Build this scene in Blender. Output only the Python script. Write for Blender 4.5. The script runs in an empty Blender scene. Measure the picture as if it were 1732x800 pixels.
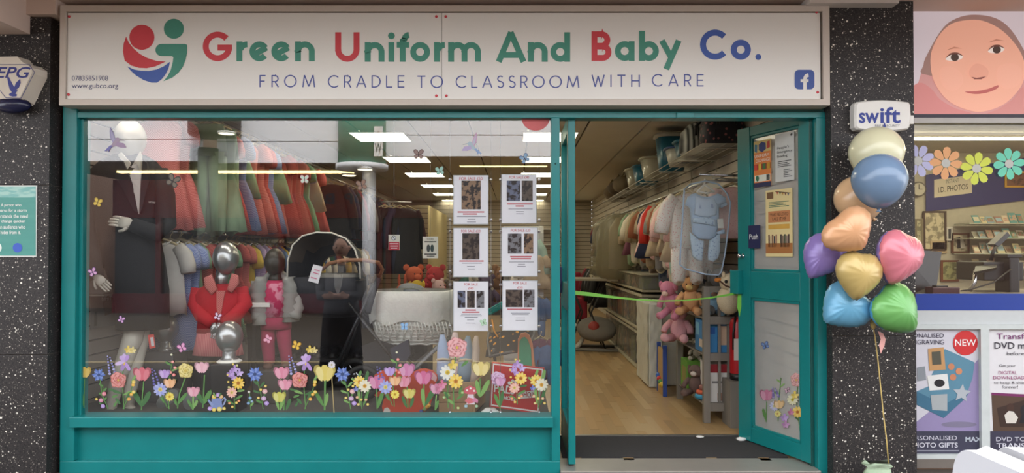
import bpy, bmesh, math, random
from mathutils import Vector, Matrix, Quaternion
random.seed(7)
SC = bpy.context.scene
COL = SC.collection
# ------------------------------------------------------------------ camera, sky, sun, exposure
FPX, CX0, VPY, CAMY, CAMZ, PITCH = 1150.0, 873.0, 429.0, -4.14, 1.29, math.radians(0.8)
CY0 = VPY - FPX * math.tan(PITCH)
cd = bpy.data.cameras.new('camera'); cam = bpy.data.objects.new('camera', cd); COL.objects.link(cam)
cam.location = (0, CAMY, CAMZ); cam.rotation_euler = (math.pi / 2 + PITCH, 0, 0)
cd.sensor_width = 36.0; cd.lens = FPX / 1732 * 36
cd.shift_x = (866 - CX0) / 1732; cd.shift_y = (CY0 - 400) / 1732
cd.clip_start = 0.05; cd.clip_end = 200
SC.camera = cam
W = bpy.data.worlds.new('overcast_sky'); SC.world = W; W.use_nodes = True
W.node_tree.nodes['Background'].inputs[0].default_value = (0.93, 0.95, 1.0, 1)
W.node_tree.nodes['Background'].inputs[1].default_value = 2.0
sd = bpy.data.lights.new('sun', 'SUN'); sun = bpy.data.objects.new('sun', sd); COL.objects.link(sun)
sd.energy = 4.8; sd.angle = math.radians(12); sd.color = (1.0, 0.96, 0.9)
sun.rotation_euler = Vector((-0.25, -0.75, -1.0)).to_track_quat('-Z', 'Y').to_euler()   # high sun behind the shop, falls on the far side of the street
VS = SC.view_settings
SC.display_settings.display_device = 'sRGB'
VS.view_transform = 'Standard'; VS.look = 'None'; VS.gamma = 1.0; VS.use_curve_mapping = False
VS.exposure = 1.0
SC.cycles.max_bounces = 8; SC.cycles.diffuse_bounces = 3; SC.cycles.glossy_bounces = 4
SC.cycles.transparent_max_bounces = 16; SC.cycles.transmission_bounces = 6
SC.cycles.sample_clamp_indirect = 6.0; SC.cycles.caustics_reflective = False; SC.cycles.caustics_refractive = False
ADDED_SPOT_WATTS = 6.0
LAMP_STRENGTH = 5.0      # the shop's own ceiling panels and the added nearest row
# ------------------------------------------------------------------ helpers
PI = math.pi
def ray(px, py):
    x, y = (px - CX0) / FPX, (CY0 - py) / FPX
    return Vector((x, math.cos(PITCH) - y * math.sin(PITCH), math.sin(PITCH) + y * math.cos(PITCH)))
CAM = Vector((0, CAMY, CAMZ))
def U(px, py, Y=0.0):                      # the point of the place that stands at depth Y
    d = ray(px, py); return CAM + d * ((Y - CAMY) / d.y)
def XZ(px, py, Y=0.0):
    p = U(px, py, Y); return p.x, p.z
def RX(px, d): return (px - CX0) * (d - CAMY) / FPX        # something seen mirrored in the glass, d metres in front of it
def RZ(py, d): return CAMZ + (VPY - py) * (d - CAMY) / FPX
def s2l(c):
    c /= 255.0
    return c / 12.92 if c <= 0.04045 else ((c + 0.055) / 1.055) ** 2.4
def rgb(c): return (s2l(c[0]), s2l(c[1]), s2l(c[2]), 1.0)
MATS = {}
def mat(name, col, rough=0.6, metal=0.0, var=0.08, scale=18.0, bump=0.0, coat=0.0, col2=None, kind=None, alpha=None, spec=0.5, stretch=None):
    if name in MATS: return MATS[name]
    m = bpy.data.materials.new(name); m.use_nodes = True; MATS[name] = m
    nt = m.node_tree; N = nt.nodes; L = nt.links; b = N['Principled BSDF']
    b.inputs['Roughness'].default_value = rough; b.inputs['Metallic'].default_value = metal
    b.inputs['Coat Weight'].default_value = coat; b.inputs['Specular IOR Level'].default_value = spec
    if alpha is not None: b.inputs['Alpha'].default_value = alpha
    c = rgb(col); d = rgb(col2) if col2 else tuple(max(0, x * (1 - var * 2.2)) for x in c[:3]) + (1,)
    tc = N.new('ShaderNodeTexCoord'); mp = N.new('ShaderNodeMapping')
    L.new(tc.outputs['Object'], mp.inputs[0]); mp.inputs['Scale'].default_value = stretch or (1, 1, 1)
    mx = N.new('ShaderNodeMix'); mx.data_type = 'RGBA'
    mx.inputs[6].default_value = c; mx.inputs[7].default_value = d
    if kind == 'check':
        t = N.new('ShaderNodeTexChecker'); t.inputs['Scale'].default_value = scale
        L.new(mp.outputs[0], t.inputs['Vector']); L.new(t.outputs['Fac'], mx.inputs[0])
    elif kind == 'stripe':
        t = N.new('ShaderNodeTexWave'); t.inputs['Scale'].default_value = scale; t.bands_direction = 'X'
        L.new(mp.outputs[0], t.inputs['Vector']); L.new(t.outputs['Fac'], mx.inputs[0])
    elif kind == 'dots':
        t = N.new('ShaderNodeTexVoronoi'); t.inputs['Scale'].default_value = scale
        r = N.new('ShaderNodeMath'); r.operation = 'LESS_THAN'; r.inputs[1].default_value = 0.28
        L.new(mp.outputs[0], t.inputs['Vector']); L.new(t.outputs['Distance'], r.inputs[0]); L.new(r.outputs[0], mx.inputs[0])
    elif kind == 'blotch':
        t = N.new('ShaderNodeTexNoise'); t.inputs['Scale'].default_value = scale; t.inputs['Detail'].default_value = 4
        r = N.new('ShaderNodeValToRGB'); r.color_ramp.elements[0].position = 0.46; r.color_ramp.elements[1].position = 0.54
        L.new(mp.outputs[0], t.inputs['Vector']); L.new(t.outputs['Fac'], r.inputs[0]); L.new(r.outputs[0], mx.inputs[0])
    else:
        t = N.new('ShaderNodeTexNoise'); t.inputs['Scale'].default_value = scale; t.inputs['Detail'].default_value = 4
        L.new(mp.outputs[0], t.inputs['Vector']); L.new(t.outputs['Fac'], mx.inputs[0])
    L.new(mx.outputs[2], b.inputs['Base Color'])
    if bump:
        bp = N.new('ShaderNodeBump'); bp.inputs['Strength'].default_value = bump; bp.inputs['Distance'].default_value = 0.01
        t2 = N.new('ShaderNodeTexNoise'); t2.inputs['Scale'].default_value = scale * 2.5; t2.inputs['Detail'].default_value = 5
        L.new(mp.outputs[0], t2.inputs['Vector']); L.new(t2.outputs['Fac'], bp.inputs['Height']); L.new(bp.outputs[0], b.inputs['Normal'])
    return m
def pm(c, rough=0.55):                     # plain printed or painted colour
    return mat('print_%d_%d_%d_%d' % (c[0], c[1], c[2], int(rough * 100)), c, rough, var=0.03, scale=30)
def glow(name, col, s):
    if name in MATS: return MATS[name]
    m = bpy.data.materials.new(name); m.use_nodes = True; MATS[name] = m
    N = m.node_tree.nodes; L = m.node_tree.links; b = N['Principled BSDF']
    b.inputs['Base Color'].default_value = rgb(col); b.inputs['Emission Color'].default_value = rgb(col)
    b.inputs['Emission Strength'].default_value = s
    return m
def pane_mat(name, refl, tint=(250, 252, 252), haze=0.0):
    if name in MATS: return MATS[name]
    m = bpy.data.materials.new(name); m.use_nodes = True; MATS[name] = m
    N = m.node_tree.nodes; L = m.node_tree.links; N.remove(N['Principled BSDF'])
    out = N['Material Output']; tr = N.new('ShaderNodeBsdfTransparent'); tr.inputs[0].default_value = rgb(tint)
    gl = N.new('ShaderNodeBsdfGlossy'); gl.inputs['Roughness'].default_value = 0.0
    fr = N.new('ShaderNodeLayerWeight'); fr.inputs[0].default_value = 0.5
    pw = N.new('ShaderNodeMath'); pw.operation = 'POWER'; pw.inputs[1].default_value = 5.0; L.new(fr.outputs['Facing'], pw.inputs[0])
    mul = N.new('ShaderNodeMath'); mul.operation = 'ADD'; mul.inputs[1].default_value = refl; mul.use_clamp = True
    L.new(pw.outputs[0], mul.inputs[0])
    mx = N.new('ShaderNodeMixShader'); L.new(mul.outputs[0], mx.inputs[0]); L.new(tr.outputs[0], mx.inputs[1]); L.new(gl.outputs[0], mx.inputs[2])
    last = mx
    if haze:
        df = N.new('ShaderNodeBsdfDiffuse'); df.inputs[0].default_value = (0.8, 0.8, 0.78, 1)
        m2 = N.new('ShaderNodeMixShader'); m2.inputs[0].default_value = haze
        L.new(mx.outputs[0], m2.inputs[1]); L.new(df.outputs[0], m2.inputs[2]); last = m2
    L.new(last.outputs[0], out.inputs[0])
    return m
class B:
    """collects shapes; build() links them as ONE mesh object"""
    def __init__(s): s.v = []; s.f = []; s.mi = []; s.sm = []; s.cur = 0; s.smooth = False
    def mat(s, i): s.cur = i; return s
    def _add(s, vs, fs, sm=None):
        o = len(s.v); s.v += [Vector(p) for p in vs]
        for f in fs: s.f.append([o + i for i in f]); s.mi.append(s.cur); s.sm.append(s.smooth if sm is None else sm)
        return s
    def box(s, x0, x1, y0, y1, z0, z1):
        v = [(x, y, z) for z in (z0, z1) for y in (y0, y1) for x in (x0, x1)]
        return s._add(v, [(0, 2, 3, 1), (4, 5, 7, 6), (0, 1, 5, 4), (2, 6, 7, 3), (0, 4, 6, 2), (1, 3, 7, 5)], False)
    def bev(s, x0, x1, y0, y1, z0, z1, c=0.01):      # box with chamfered edges
        bm = bmesh.new(); bmesh.ops.create_cube(bm, size=1)
        for v in bm.verts: v.co = Vector(((x0 + x1) / 2 + v.co.x * (x1 - x0), (y0 + y1) / 2 + v.co.y * (y1 - y0), (z0 + z1) / 2 + v.co.z * (z1 - z0)))
        bmesh.ops.bevel(bm, geom=bm.edges[:], offset=c, segments=2, profile=0.6, affect='EDGES')
        bm.verts.index_update(); s._add([v.co.copy() for v in bm.verts], [[v.index for v in f.verts] for f in bm.faces], False); bm.free(); return s
    def obox(s, c, sx, sy, sz, M):                    # box turned by M about its centre
        c = Vector(c); v = [c + M @ Vector((x * sx / 2, y * sy / 2, z * sz / 2)) for z in (-1, 1) for y in (-1, 1) for x in (-1, 1)]
        return s._add(v, [(0, 2, 3, 1), (4, 5, 7, 6), (0, 1, 5, 4), (2, 6, 7, 3), (0, 4, 6, 2), (1, 3, 7, 5)], False)
    def prism(s, pts, d):                             # polygon of 3-D points, thickened along vector d
        n = len(pts); d = Vector(d); a = [Vector(p) for p in pts]
        return s._add(a + [p + d for p in a], [list(range(n))[::-1], list(range(n, 2 * n))] + [(i, (i + 1) % n, n + (i + 1) % n, n + i) for i in range(n)], False)
    def poly(s, pts): return s._add(pts, [list(range(len(pts)))], False)
    def tube(s, path, r, seg=8, up=None, caps=True, sm=True):      # r: number, list, or list of (ra, rb)
        P = [Vector(p) for p in path]; n = len(P)
        R = [r] * n if not isinstance(r, (list, tuple)) else list(r)
        R = [(q, q) if not isinstance(q, (tuple, list)) else q for q in R]
        vs = []; prev = None
        for i, p in enumerate(P):
            t = (P[min(i + 1, n - 1)] - P[max(i - 1, 0)])
            t = t.normalized() if t.length > 1e-9 else Vector((0, 0, 1))
            u = Vector(up) if up else (prev if prev is not None else (Vector((1, 0, 0)) if abs(t.x) < 0.9 else Vector((0, 1, 0))))
            a = (u - t * u.dot(t))
            a = a.normalized() if a.length > 1e-6 else t.orthogonal().normalized()
            b = t.cross(a); prev = a
            for k in range(seg):
                w = 2 * PI * k / seg; vs.append(p + a * math.cos(w) * R[i][0] + b * math.sin(w) * R[i][1])
        fs = [(i * seg + k, i * seg + (k + 1) % seg, (i + 1) * seg + (k + 1) % seg, (i + 1) * seg + k) for i in range(n - 1) for k in range(seg)]
        if caps: fs += [list(range(seg))[::-1], list(range((n - 1) * seg, n * seg))]
        return s._add(vs, fs, sm)
    def ball(s, c, r, seg=14, rings=9, M=None, fn=None):
        c = Vector(c); r = (r, r, r) if not isinstance(r, (tuple, list)) else r
        vs = []; 
        for j in range(rings + 1):
            th = PI * j / rings
            for k in range(seg):
                ph = 2 * PI * k / seg
                p = Vector((math.sin(th) * math.cos(ph), math.sin(th) * math.sin(ph), math.cos(th)))
                if fn: p = fn(p)
                p = Vector((p.x * r[0], p.y * r[1], p.z * r[2]))
                vs.append(c + (M @ p if M else p))
        fs = []
        for j in range(rings):
            for k in range(seg):
                a, b2 = j * seg + k, j * seg + (k + 1) % seg
                if j == 0: fs.append((a, a + seg, b2 + seg))
                elif j == rings - 1: fs.append((a, a + seg, b2))
                else: fs.append((a, a + seg, b2 + seg, b2))
        return s._add(vs, fs, True)
    def lathe(s, c, prof, seg=20, caps=True, sm=True):              # prof: (radius, z) from the bottom up
        c = Vector(c); vs = [c + Vector((r * math.cos(2 * PI * k / seg), r * math.sin(2 * PI * k / seg), z)) for r, z in prof for k in range(seg)]
        n = len(prof); fs = [(i * seg + k, i * seg + (k + 1) % seg, (i + 1) * seg + (k + 1) % seg, (i + 1) * seg + k) for i in range(n - 1) for k in range(seg)]
        if caps: fs += [list(range(seg))[::-1], list(range((n - 1) * seg, n * seg))]
        return s._add(vs, fs, sm)
    def loft(s, rings, caps=True, sm=True):           # rings: lists of points, all of one length
        k = len(rings[0]); vs = [p for r in rings for p in r]
        fs = [(i * k + j, i * k + (j + 1) % k, (i + 1) * k + (j + 1) % k, (i + 1) * k + j) for i in range(len(rings) - 1) for j in range(k)]
        if caps: fs += [list(range(k))[::-1], list(range((len(rings) - 1) * k, len(rings) * k))]
        return s._add(vs, fs, sm)
    def grid(s, rows, sm=True):                       # open sheet
        k = len(rows[0]); vs = [p for r in rows for p in r]
        return s._add(vs, [(i * k + j, i * k + j + 1, (i + 1) * k + j + 1, (i + 1) * k + j) for i in range(len(rows) - 1) for j in range(k - 1)], sm)
    def mesh(s, name, mats, T=None):
        me = bpy.data.meshes.new(name); me.from_pydata([T @ p if T else p for p in s.v], [], s.f)
        for m in (mats if isinstance(mats, (list, tuple)) else [mats]): me.materials.append(m)
        me.polygons.foreach_set('material_index', s.mi); me.polygons.foreach_set('use_smooth', s.sm); me.update(); return me
    def build(s, name, mats, parent=None, world=True):
        """world=True: the shapes are in place coordinates; else in the parent's own"""
        T = None; loc = None
        if world:
            if parent is not None: T = chain(parent).inverted()
            elif s.v:
                lo = [min(p[i] for p in s.v) for i in range(3)]; hi = [max(p[i] for p in s.v) for i in range(3)]
                loc = Vector(((lo[0] + hi[0]) / 2, (lo[1] + hi[1]) / 2, lo[2])); T = Matrix.Translation(-loc)
        o = bpy.data.objects.new(name, s.mesh(name, mats, T)); COL.objects.link(o)
        if loc is not None: o.location = loc
        if parent is not None: o.parent = parent
        return o
def chain(o):
    M = Matrix.Identity(4)
    while o is not None:
        M = (Matrix.Translation(o.location) @ o.rotation_euler.to_matrix().to_4x4() @ Matrix.Diagonal((*o.scale, 1))) @ M; o = o.parent
    return M
def tag(o, label, cat, group=None):
    o['label'] = label; o['category'] = cat
    if group: o['group'] = group
    return o
def thing(name, label, cat, loc=(0, 0, 0), rz=0.0, group=None):
    o = bpy.data.objects.new(name, None); COL.objects.link(o); o.location = loc; o.rotation_euler = (0, 0, rz); o.empty_display_size = 0.1
    return tag(o, label, cat, group)
def structure(o): o['kind'] = 'structure'; return o
def setting(name, loc=(0, 0, 0)):
    o = bpy.data.objects.new(name, None); COL.objects.link(o); o.location = loc; o.empty_display_size = 0.1; return structure(o)
def link(name, me, parent, loc=(0, 0, 0), rot=None):
    o = bpy.data.objects.new(name, me); COL.objects.link(o); o.parent = parent; o.location = loc
    if rot: o.rotation_euler = rot
    return o
def copy_tree(o, parent=None):
    c = o.copy(); COL.objects.link(c); c.parent = parent
    for ch in list(o.children): copy_tree(ch, c)
    return c
def word_mesh(s, thick=0.0, bold=0.0, shear=0.0, spacing=1.0):
    cu = bpy.data.curves.new('lettering', 'FONT'); cu.body = s; cu.resolution_u = 3; cu.offset = bold; cu.shear = shear; cu.space_character = spacing; cu.fill_mode = 'FRONT'
    ob = bpy.data.objects.new('lettering', cu); COL.objects.link(ob)
    dg = bpy.context.evaluated_depsgraph_get(); me = ob.evaluated_get(dg).to_mesh()
    vs = [v.co.copy() for v in me.vertices]; fs = [list(p.vertices) for p in me.polygons]
    ob.evaluated_get(dg).to_mesh_clear(); bpy.data.objects.remove(ob); bpy.data.curves.remove(cu)
    return vs, fs
def fit_text(b, s, o, ex, ez, w, h=None, align='c', bold=0.0, shear=0.0, spacing=1.0, maxw=None):
    """adds the words s to b: o = lower-left (or centre-bottom / lower-right) corner, ex/ez unit axes of the printed face, w width (or None), h letter height"""
    vs, fs = word_mesh(s, bold=bold, shear=shear, spacing=spacing)
    if not vs: return b
    x0 = min(v.x for v in vs); x1 = max(v.x for v in vs); y0 = min(v.y for v in vs); y1 = max(v.y for v in vs)
    sx = w / (x1 - x0) if w else None; sy = h / (y1 - y0) if h else None
    sx = sx or sy; sy = sy or sx
    if maxw and (x1 - x0) * sx > maxw: sx = maxw / (x1 - x0)
    off = {'l': x0, 'c': (x0 + x1) / 2, 'r': x1}[align]
    o = Vector(o); ex = Vector(ex); ez = Vector(ez)
    return b._add([o + ex * ((v.x - off) * sx) + ez * ((v.y - y0) * sy) for v in vs], fs, False)
EX, EZ = Vector((1, 0, 0)), Vector((0, 0, 1))
def text_px(b, s, x0, x1, y0, y1, Y, **k):            # lettering on an upright face at depth Y
    p, q = U(x0, y1, Y), U(x1, y0, Y)
    return fit_text(b, s, Vector(((p.x + q.x) / 2, Y, p.z)), EX, EZ, q.x - p.x, q.z - p.z, 'c', **k)
def disc_pts(c, r, n=16, a0=0, ex=EX, ez=EZ):
    c = Vector(c); r = r if isinstance(r, (tuple, list)) else (r, r)
    return [c + ex * (math.cos(a0 + 2 * PI * i / n) * r[0]) + ez * (math.sin(a0 + 2 * PI * i / n) * r[1]) for i in range(n)]
def polypx(b, pts, Y): return b.poly([U(x, y, Y) for x, y in pts][::1])
def ellpx(b, x, y, rx, ry, Y, n=14, rot=0.0):
    c, s = math.cos(rot), math.sin(rot); pts = []
    for i in range(n):
        a = 2 * PI * i / n; u, v = rx * math.cos(a), ry * math.sin(a); pts.append((x + u * c - v * s, y + u * s + v * c))
    return polypx(b, pts, Y)
def rectpx(b, x0, x1, y0, y1, Y): return polypx(b, [(x0, y1), (x1, y1), (x1, y0), (x0, y0)], Y)
def boxpx(b, x0, x1, y0, y1, Ya, Yb):                 # box whose front face fills the rectangle at depth Ya
    p, q = U(x0, y1, Ya), U(x1, y0, Ya); return b.box(p.x, q.x, Ya, Yb, p.z, q.z)
def bevpx(b, x0, x1, y0, y1, Ya, Yb, c=0.01):
    p, q = U(x0, y1, Ya), U(x1, y0, Ya); return b.bev(p.x, q.x, Ya, Yb, p.z, q.z, c)
ORD = ['nearest the window', 'second from the window', 'third from the window', 'fourth from the window', 'fifth from the window', 'sixth from the window', 'seventh from the window', 'eighth from the window', 'ninth from the window', 'tenth from the window', 'eleventh from the window', 'twelfth from the window']
# ------------------------------------------------------------------ materials
TEAL = mat('teal_paint', (20, 128, 128), 0.32, var=0.1, scale=6, bump=0.06)
TEALD = mat('teal_groove', (20, 82, 78), 0.5)  # dark trim teal, also the painted shade under the sign
CREAM = mat('cream_render', (226, 203, 188), 0.8, var=0.05, scale=3)
ALU = mat('painted_frame', (206, 194, 182), 0.45, var=0.03)
SIGNW = mat('sign_panel_white', (236, 233, 226), 0.4, var=0.02, scale=2)
RED, GRN, BLU = pm((212, 66, 76), 0.45), pm((70, 146, 126), 0.45), pm((66, 96, 172), 0.45)
THIN = pm((80, 92, 158), 0.45)
WHITE = mat('white_plastic', (236, 234, 228), 0.35, var=0.03)
BLACK = mat('black_plastic', (22, 22, 24), 0.4)
CHROME = mat('chrome', (200, 200, 205), 0.18, metal=1.0, var=0.02)
STEEL = mat('brushed_steel', (170, 170, 168), 0.35, metal=0.9, var=0.06)
SLAT = mat('slat_cream', (196, 186, 172), 0.55, var=0.05, scale=4)
SLOT = mat('slot_dark', (30, 28, 26), 0.8)
def granite():
    m = bpy.data.materials.new('terrazzo_granite'); m.use_nodes = True; nt = m.node_tree; N = nt.nodes; L = nt.links; b = N['Principled BSDF']
    tc = N.new('ShaderNodeTexCoord'); mp = N.new('ShaderNodeMapping'); L.new(tc.outputs['Object'], mp.inputs[0])
    ns = N.new('ShaderNodeTexNoise'); ns.inputs['Scale'].default_value = 60; ns.inputs['Detail'].default_value = 3; L.new(mp.outputs[0], ns.inputs[0])
    add = N.new('ShaderNodeMixRGB'); add.blend_type = 'ADD'; add.inputs[0].default_value = 0.012; L.new(mp.outputs[0], add.inputs[1]); L.new(ns.outputs['Color'], add.inputs[2])
    base = N.new('ShaderNodeValToRGB'); base.color_ramp.elements[0].position = 0.35; base.color_ramp.elements[0].color = rgb((32, 30, 31)); base.color_ramp.elements[1].position = 0.65; base.color_ramp.elements[1].color = rgb((58, 54, 53))
    n2 = N.new('ShaderNodeTexNoise'); n2.inputs['Scale'].default_value = 120; L.new(mp.outputs[0], n2.inputs[0]); L.new(n2.outputs['Fac'], base.inputs[0])
    last = base.outputs[0]
    for sc, th, dens, colr in ((60, 0.27, 0.85, (226, 220, 208)), (130, 0.30, 0.78, (166, 158, 148)), (36, 0.2, 0.88, (240, 234, 222)), (90, 0.32, 0.7, (20, 19, 20))):
        v = N.new('ShaderNodeTexVoronoi'); v.inputs['Scale'].default_value = sc; L.new(add.outputs[0], v.inputs['Vector'])
        lt = N.new('ShaderNodeMath'); lt.operation = 'LESS_THAN'; lt.inputs[1].default_value = th; L.new(v.outputs['Distance'], lt.inputs[0])
        sp = N.new('ShaderNodeSeparateColor'); L.new(v.outputs['Color'], sp.inputs[0])
        gt = N.new('ShaderNodeMath'); gt.operation = 'GREATER_THAN'; gt.inputs[1].default_value = dens; L.new(sp.outputs[0], gt.inputs[0])
        mu = N.new('ShaderNodeMath'); mu.operation = 'MULTIPLY'; L.new(lt.outputs[0], mu.inputs[0]); L.new(gt.outputs[0], mu.inputs[1])
        mx = N.new('ShaderNodeMix'); mx.data_type = 'RGBA'; L.new(mu.outputs[0], mx.inputs[0]); L.new(last, mx.inputs[6]); mx.inputs[7].default_value = rgb(colr); last = mx.outputs[2]
    L.new(last, b.inputs['Base Color']); b.inputs['Roughness'].default_value = 0.5; b.inputs['Specular IOR Level'].default_value = 0.35
    return m
GRAN = granite()
GLASS = pane_mat('shop_glass', 0.16)
CLEAR = pane_mat('door_glass', 0.06)
DOORGLASS = pane_mat('smeared_door_glass', 0.06, haze=0.32)
# ------------------------------------------------------------------ ground, soffit, far side of the street (seen in the glass)
PAVE = mat('paving', (82, 75, 68), 0.8, var=0.12, scale=5, bump=0.1)
structure(B().box(-14, 14, -16, 0.15, -0.25, -0.03).build('floor', PAVE))
so = setting('ceiling', (0, 0, 2.79))
B().box(-9, 9, -1.6, 0.05, 2.79, 2.95).build('soffit_slab', CREAM, so)
x0 = XZ(52, 57, -0.12)[0]
B().box(-9, x0, -1.6, -0.125, 2.59, 2.79).build('beam', CREAM, so)
B().box(x0, XZ(101, 57, -0.12)[0], -0.16, 0.0, XZ(0, 28, -0.12)[1], 2.79).build('bulkhead', CREAM, so)
B().box(XZ(1366, 3, -0.17)[0], XZ(1516, 3, -0.17)[0], -0.2, 0.0, XZ(0, 5, -0.2)[1], 2.79).build('bulkhead', mat('soffit_white', (214, 204, 196), 0.7), so)
structure(B().box(-9, 2.3, 0.0, 0.12, 2.2, 2.9).build('wall_front', CREAM))
structure(B().box(3.42, 9, 0.07, 0.17, 2.05, 2.9).build('wall_front_photo', CREAM))
# far side: canopy with fascia, red shopfront, columns
FW = mat('fascia_white', (246, 247, 250), 0.5, var=0.03)
fa = thing('canopy_fascia', 'white panelled canopy fascia mirrored along the top of the shop window', 'fascia', (-2.6, -8.2, 2.9))
for xa, xb, yb, yg in ((147, 336, 272, 235), (366, 596, 275, 239), (649, 1180, 264, 228)):
    b0, g0 = RZ(yb, 8.2), RZ(yg, 8.2)
    B().box(RX(xa, 8.2), RX(xb, 8.2), -8.35, -8.2, b0, g0 - 0.008).build('panel', FW, fa)
    B().box(RX(xa, 8.2), RX(xb, 8.2), -8.35, -8.2, g0 + 0.008, g0 + 0.75).build('panel', FW, fa)
    B().box(RX(xa, 8.2), RX(xb, 8.2), -8.36, -8.22, g0 - 0.008, g0 + 0.008).build('joint', mat('joint_grey', (110, 112, 118)), fa)
B().box(-9.5, 4.2, -12.4, -8.35, 3.06, 3.2).build('canopy_soffit', mat('brown_soffit', (128, 110, 94), 0.8), fa)
for i, (xa, xb, y, d) in enumerate(((200, 597, 290, 10.4), (778, 925, 279, 9.6))):
    z = RZ(y, d)
    st = thing('strip_light', ('long' if i == 0 else 'short') + ' yellowish strip light under the canopy mirrored ' + ('above the hanging dresses' if i == 0 else 'behind the sale notices'), 'light', (RX((xa + xb) / 2, d), -d, z))
    B().box(RX(xa, d), RX(xb, d), -d - 0.09, -d + 0.09, z + 0.02, z + 0.09).build('housing', WHITE, st)
    B().box(RX(xa, d), RX(xb, d), -d - 0.08, -d + 0.08, z - 0.03, z + 0.02).build('diffuser', glow('strip_glow', (255, 226, 150), 9), st)
GDR = mat('drum_green', (44, 140, 118), 0.45)
cl = thing('canopy_column', 'white round column with green drum and letter plate mirrored beside the pram', 'column', (RX(624, 8.0), -8.0, -0.03))
cx = RX(624, 8.0)
B().lathe((cx, -8.0, -0.03), [(0.12, 0), (0.12, 3.0)], 20).build('shaft', mat('column_white', (208, 210, 216), 0.4), cl)
zb = RZ(283, 7.9)
dr = B().lathe((RX(612, 8.0), -8.0, zb), [(0.42, 0.06), (0.42, 1.3)], 28).build('drum', GDR, cl)
B().lathe((RX(612, 8.0), -8.0, zb), [(0.46, -0.03), (0.46, 0.06)], 28).build('rim', FW, dr)
pl = B(); zc = RZ(238, 7.6); xc = RX(639, 7.62)
M0 = Matrix.Rotation(-0.5, 3, 'Z')
pl.box(xc - 0.075, xc + 0.075, -7.66, -7.64, zc - 0.26, zc + 0.26); pl.mat(1)
fit_text(pl, 'W', (xc, -7.635, zc - 0.2), (-1, 0, 0), EZ, 0.11, 0.17)
pl.poly([(xc - 0.04, -7.635, zc + 0.08), (xc, -7.635, zc + 0.2), (xc + 0.04, -7.635, zc + 0.08)])
pl.build('letter_plate', [WHITE, pm((30, 60, 56))], cl)
cl2 = thing('canopy_column', 'dark stone column with grey drum mirrored in front of the green pinafores', 'column', (RX(351, 8.0), -8.0, -0.03))
cx2 = RX(351, 8.0)
B().lathe((cx2, -8.0, -0.03), [(0.17, 0), (0.17, 3.2)], 20).build('shaft', mat('dark_stone', (70, 72, 68), 0.5), cl2)
B().lathe((RX(362, 8.0), -8.0, RZ(231, 8.0)), [(0.4, 0), (0.44, 0.04), (0.44, 1.0)], 26).build('drum', mat('drum_dark', (62, 56, 52), 0.5), cl2)
for px, py, d, w in ((382, 226, 7.6, 'under the grey drum'), (590, 297, 8.9, 'left of the white column'), (617, 287, 7.7, 'at the head of the white column')):
    dl = thing('downlight', 'round glowing downlight mirrored ' + w, 'light', (RX(px, d), -d, RZ(py, d)))
    B().lathe((RX(px, d), -d, RZ(py, d)), [(0.13, 0), (0.13, 0.03)], 18).build('lens', glow('downlight_glow', (255, 240, 205), 7), dl)
    B().lathe((RX(px, d), -d, RZ(py, d) + 0.005), [(0.15, 0), (0.15, 0.03)], 18).build('ring', WHITE, dl)
# red shop opposite
RS = mat('red_board', (104, 24, 32), 0.5); DK = mat('dark_window', (26, 25, 27), 0.25)
rs = thing('opposite_shopfront', 'red fascia shop with blue letters mirrored behind the clothes rails', 'shopfront', (RX(450, 11), -11, -0.03))
B().box(RX(190, 11), RX(730, 11), -11.2, -11.0, RZ(368, 11), RZ(304, 11)).build('fascia_board', RS, rs)
for w_, xa, xb in (('TOP', 582, 640), ('BRANDS', 430, 566)): fit_text(B(), w_, (RX((xa + xb) / 2, 11), -10.99, RZ(345, 11)), (-1, 0, 0), EZ, RX(xb, 11) - RX(xa, 11), 0.24, bold=0.02).build('lettering', pm((34, 48, 84)), rs)
B().box(RX(190, 11), RX(730, 11), -11.2, -11.1, -0.03, RZ(368, 11)).build('shop_window', DK, rs)
for x in (637, 652, 716, 262, 470):
    B().box(RX(x, 11), RX(x, 11) + 0.12, -11.1, -11.02, -0.03, RZ(368, 11)).build('post', RS, rs)
B().box(RX(190, 11), RX(730, 11), -11.1, -11.0, -0.03, 0.4).build('stall_riser', RS, rs)
structure(B().box(-14, 14, -12.6, -12.4, -0.03, 4.2).build('wall_opposite', mat('brown_brick', (120, 96, 84), 0.85, scale=8)))
tag(B().box(-9, 0, -4.16, -4.08, -0.03, -0.02).build('paving_line', mat('line_pale', (168, 152, 118), 0.7)), 'pale line along the paving mirrored low in the shop window', 'line')
# ------------------------------------------------------------------ granite pillars
def pillar(name, label, xa, xb, ztop, joints):
    p = thing(name, label, 'pillar', ((xa + xb) / 2, -0.06, -0.03))
    B().box(xa + 0.006, xb - 0.006, -0.112, 0.055, -0.03, ztop).build('core', mat('joint_mortar', (120, 112, 104), 0.9), p)
    zs = [-0.03] + joints + [ztop]
    for i in range(len(zs) - 1):
        B().bev(xa, xb, -0.12, 0.06, zs[i] + 0.0015, zs[i + 1] - 0.0015, 0.002).build('panel', GRAN, p)
    return p
pillar('granite_pillar', 'speckled dark granite pillar carrying the alarm box and teal notice', -3.9, -2.765, 2.695, [XZ(0, 600, -0.12)[1], XZ(0, 313, -0.12)[1]])
pillar('granite_pillar', 'speckled dark granite pillar behind the balloon bunch', 1.865, 2.36, 2.9, [XZ(0, 568, -0.12)[1], XZ(0, 140, -0.12)[1] + 0.6])
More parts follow.
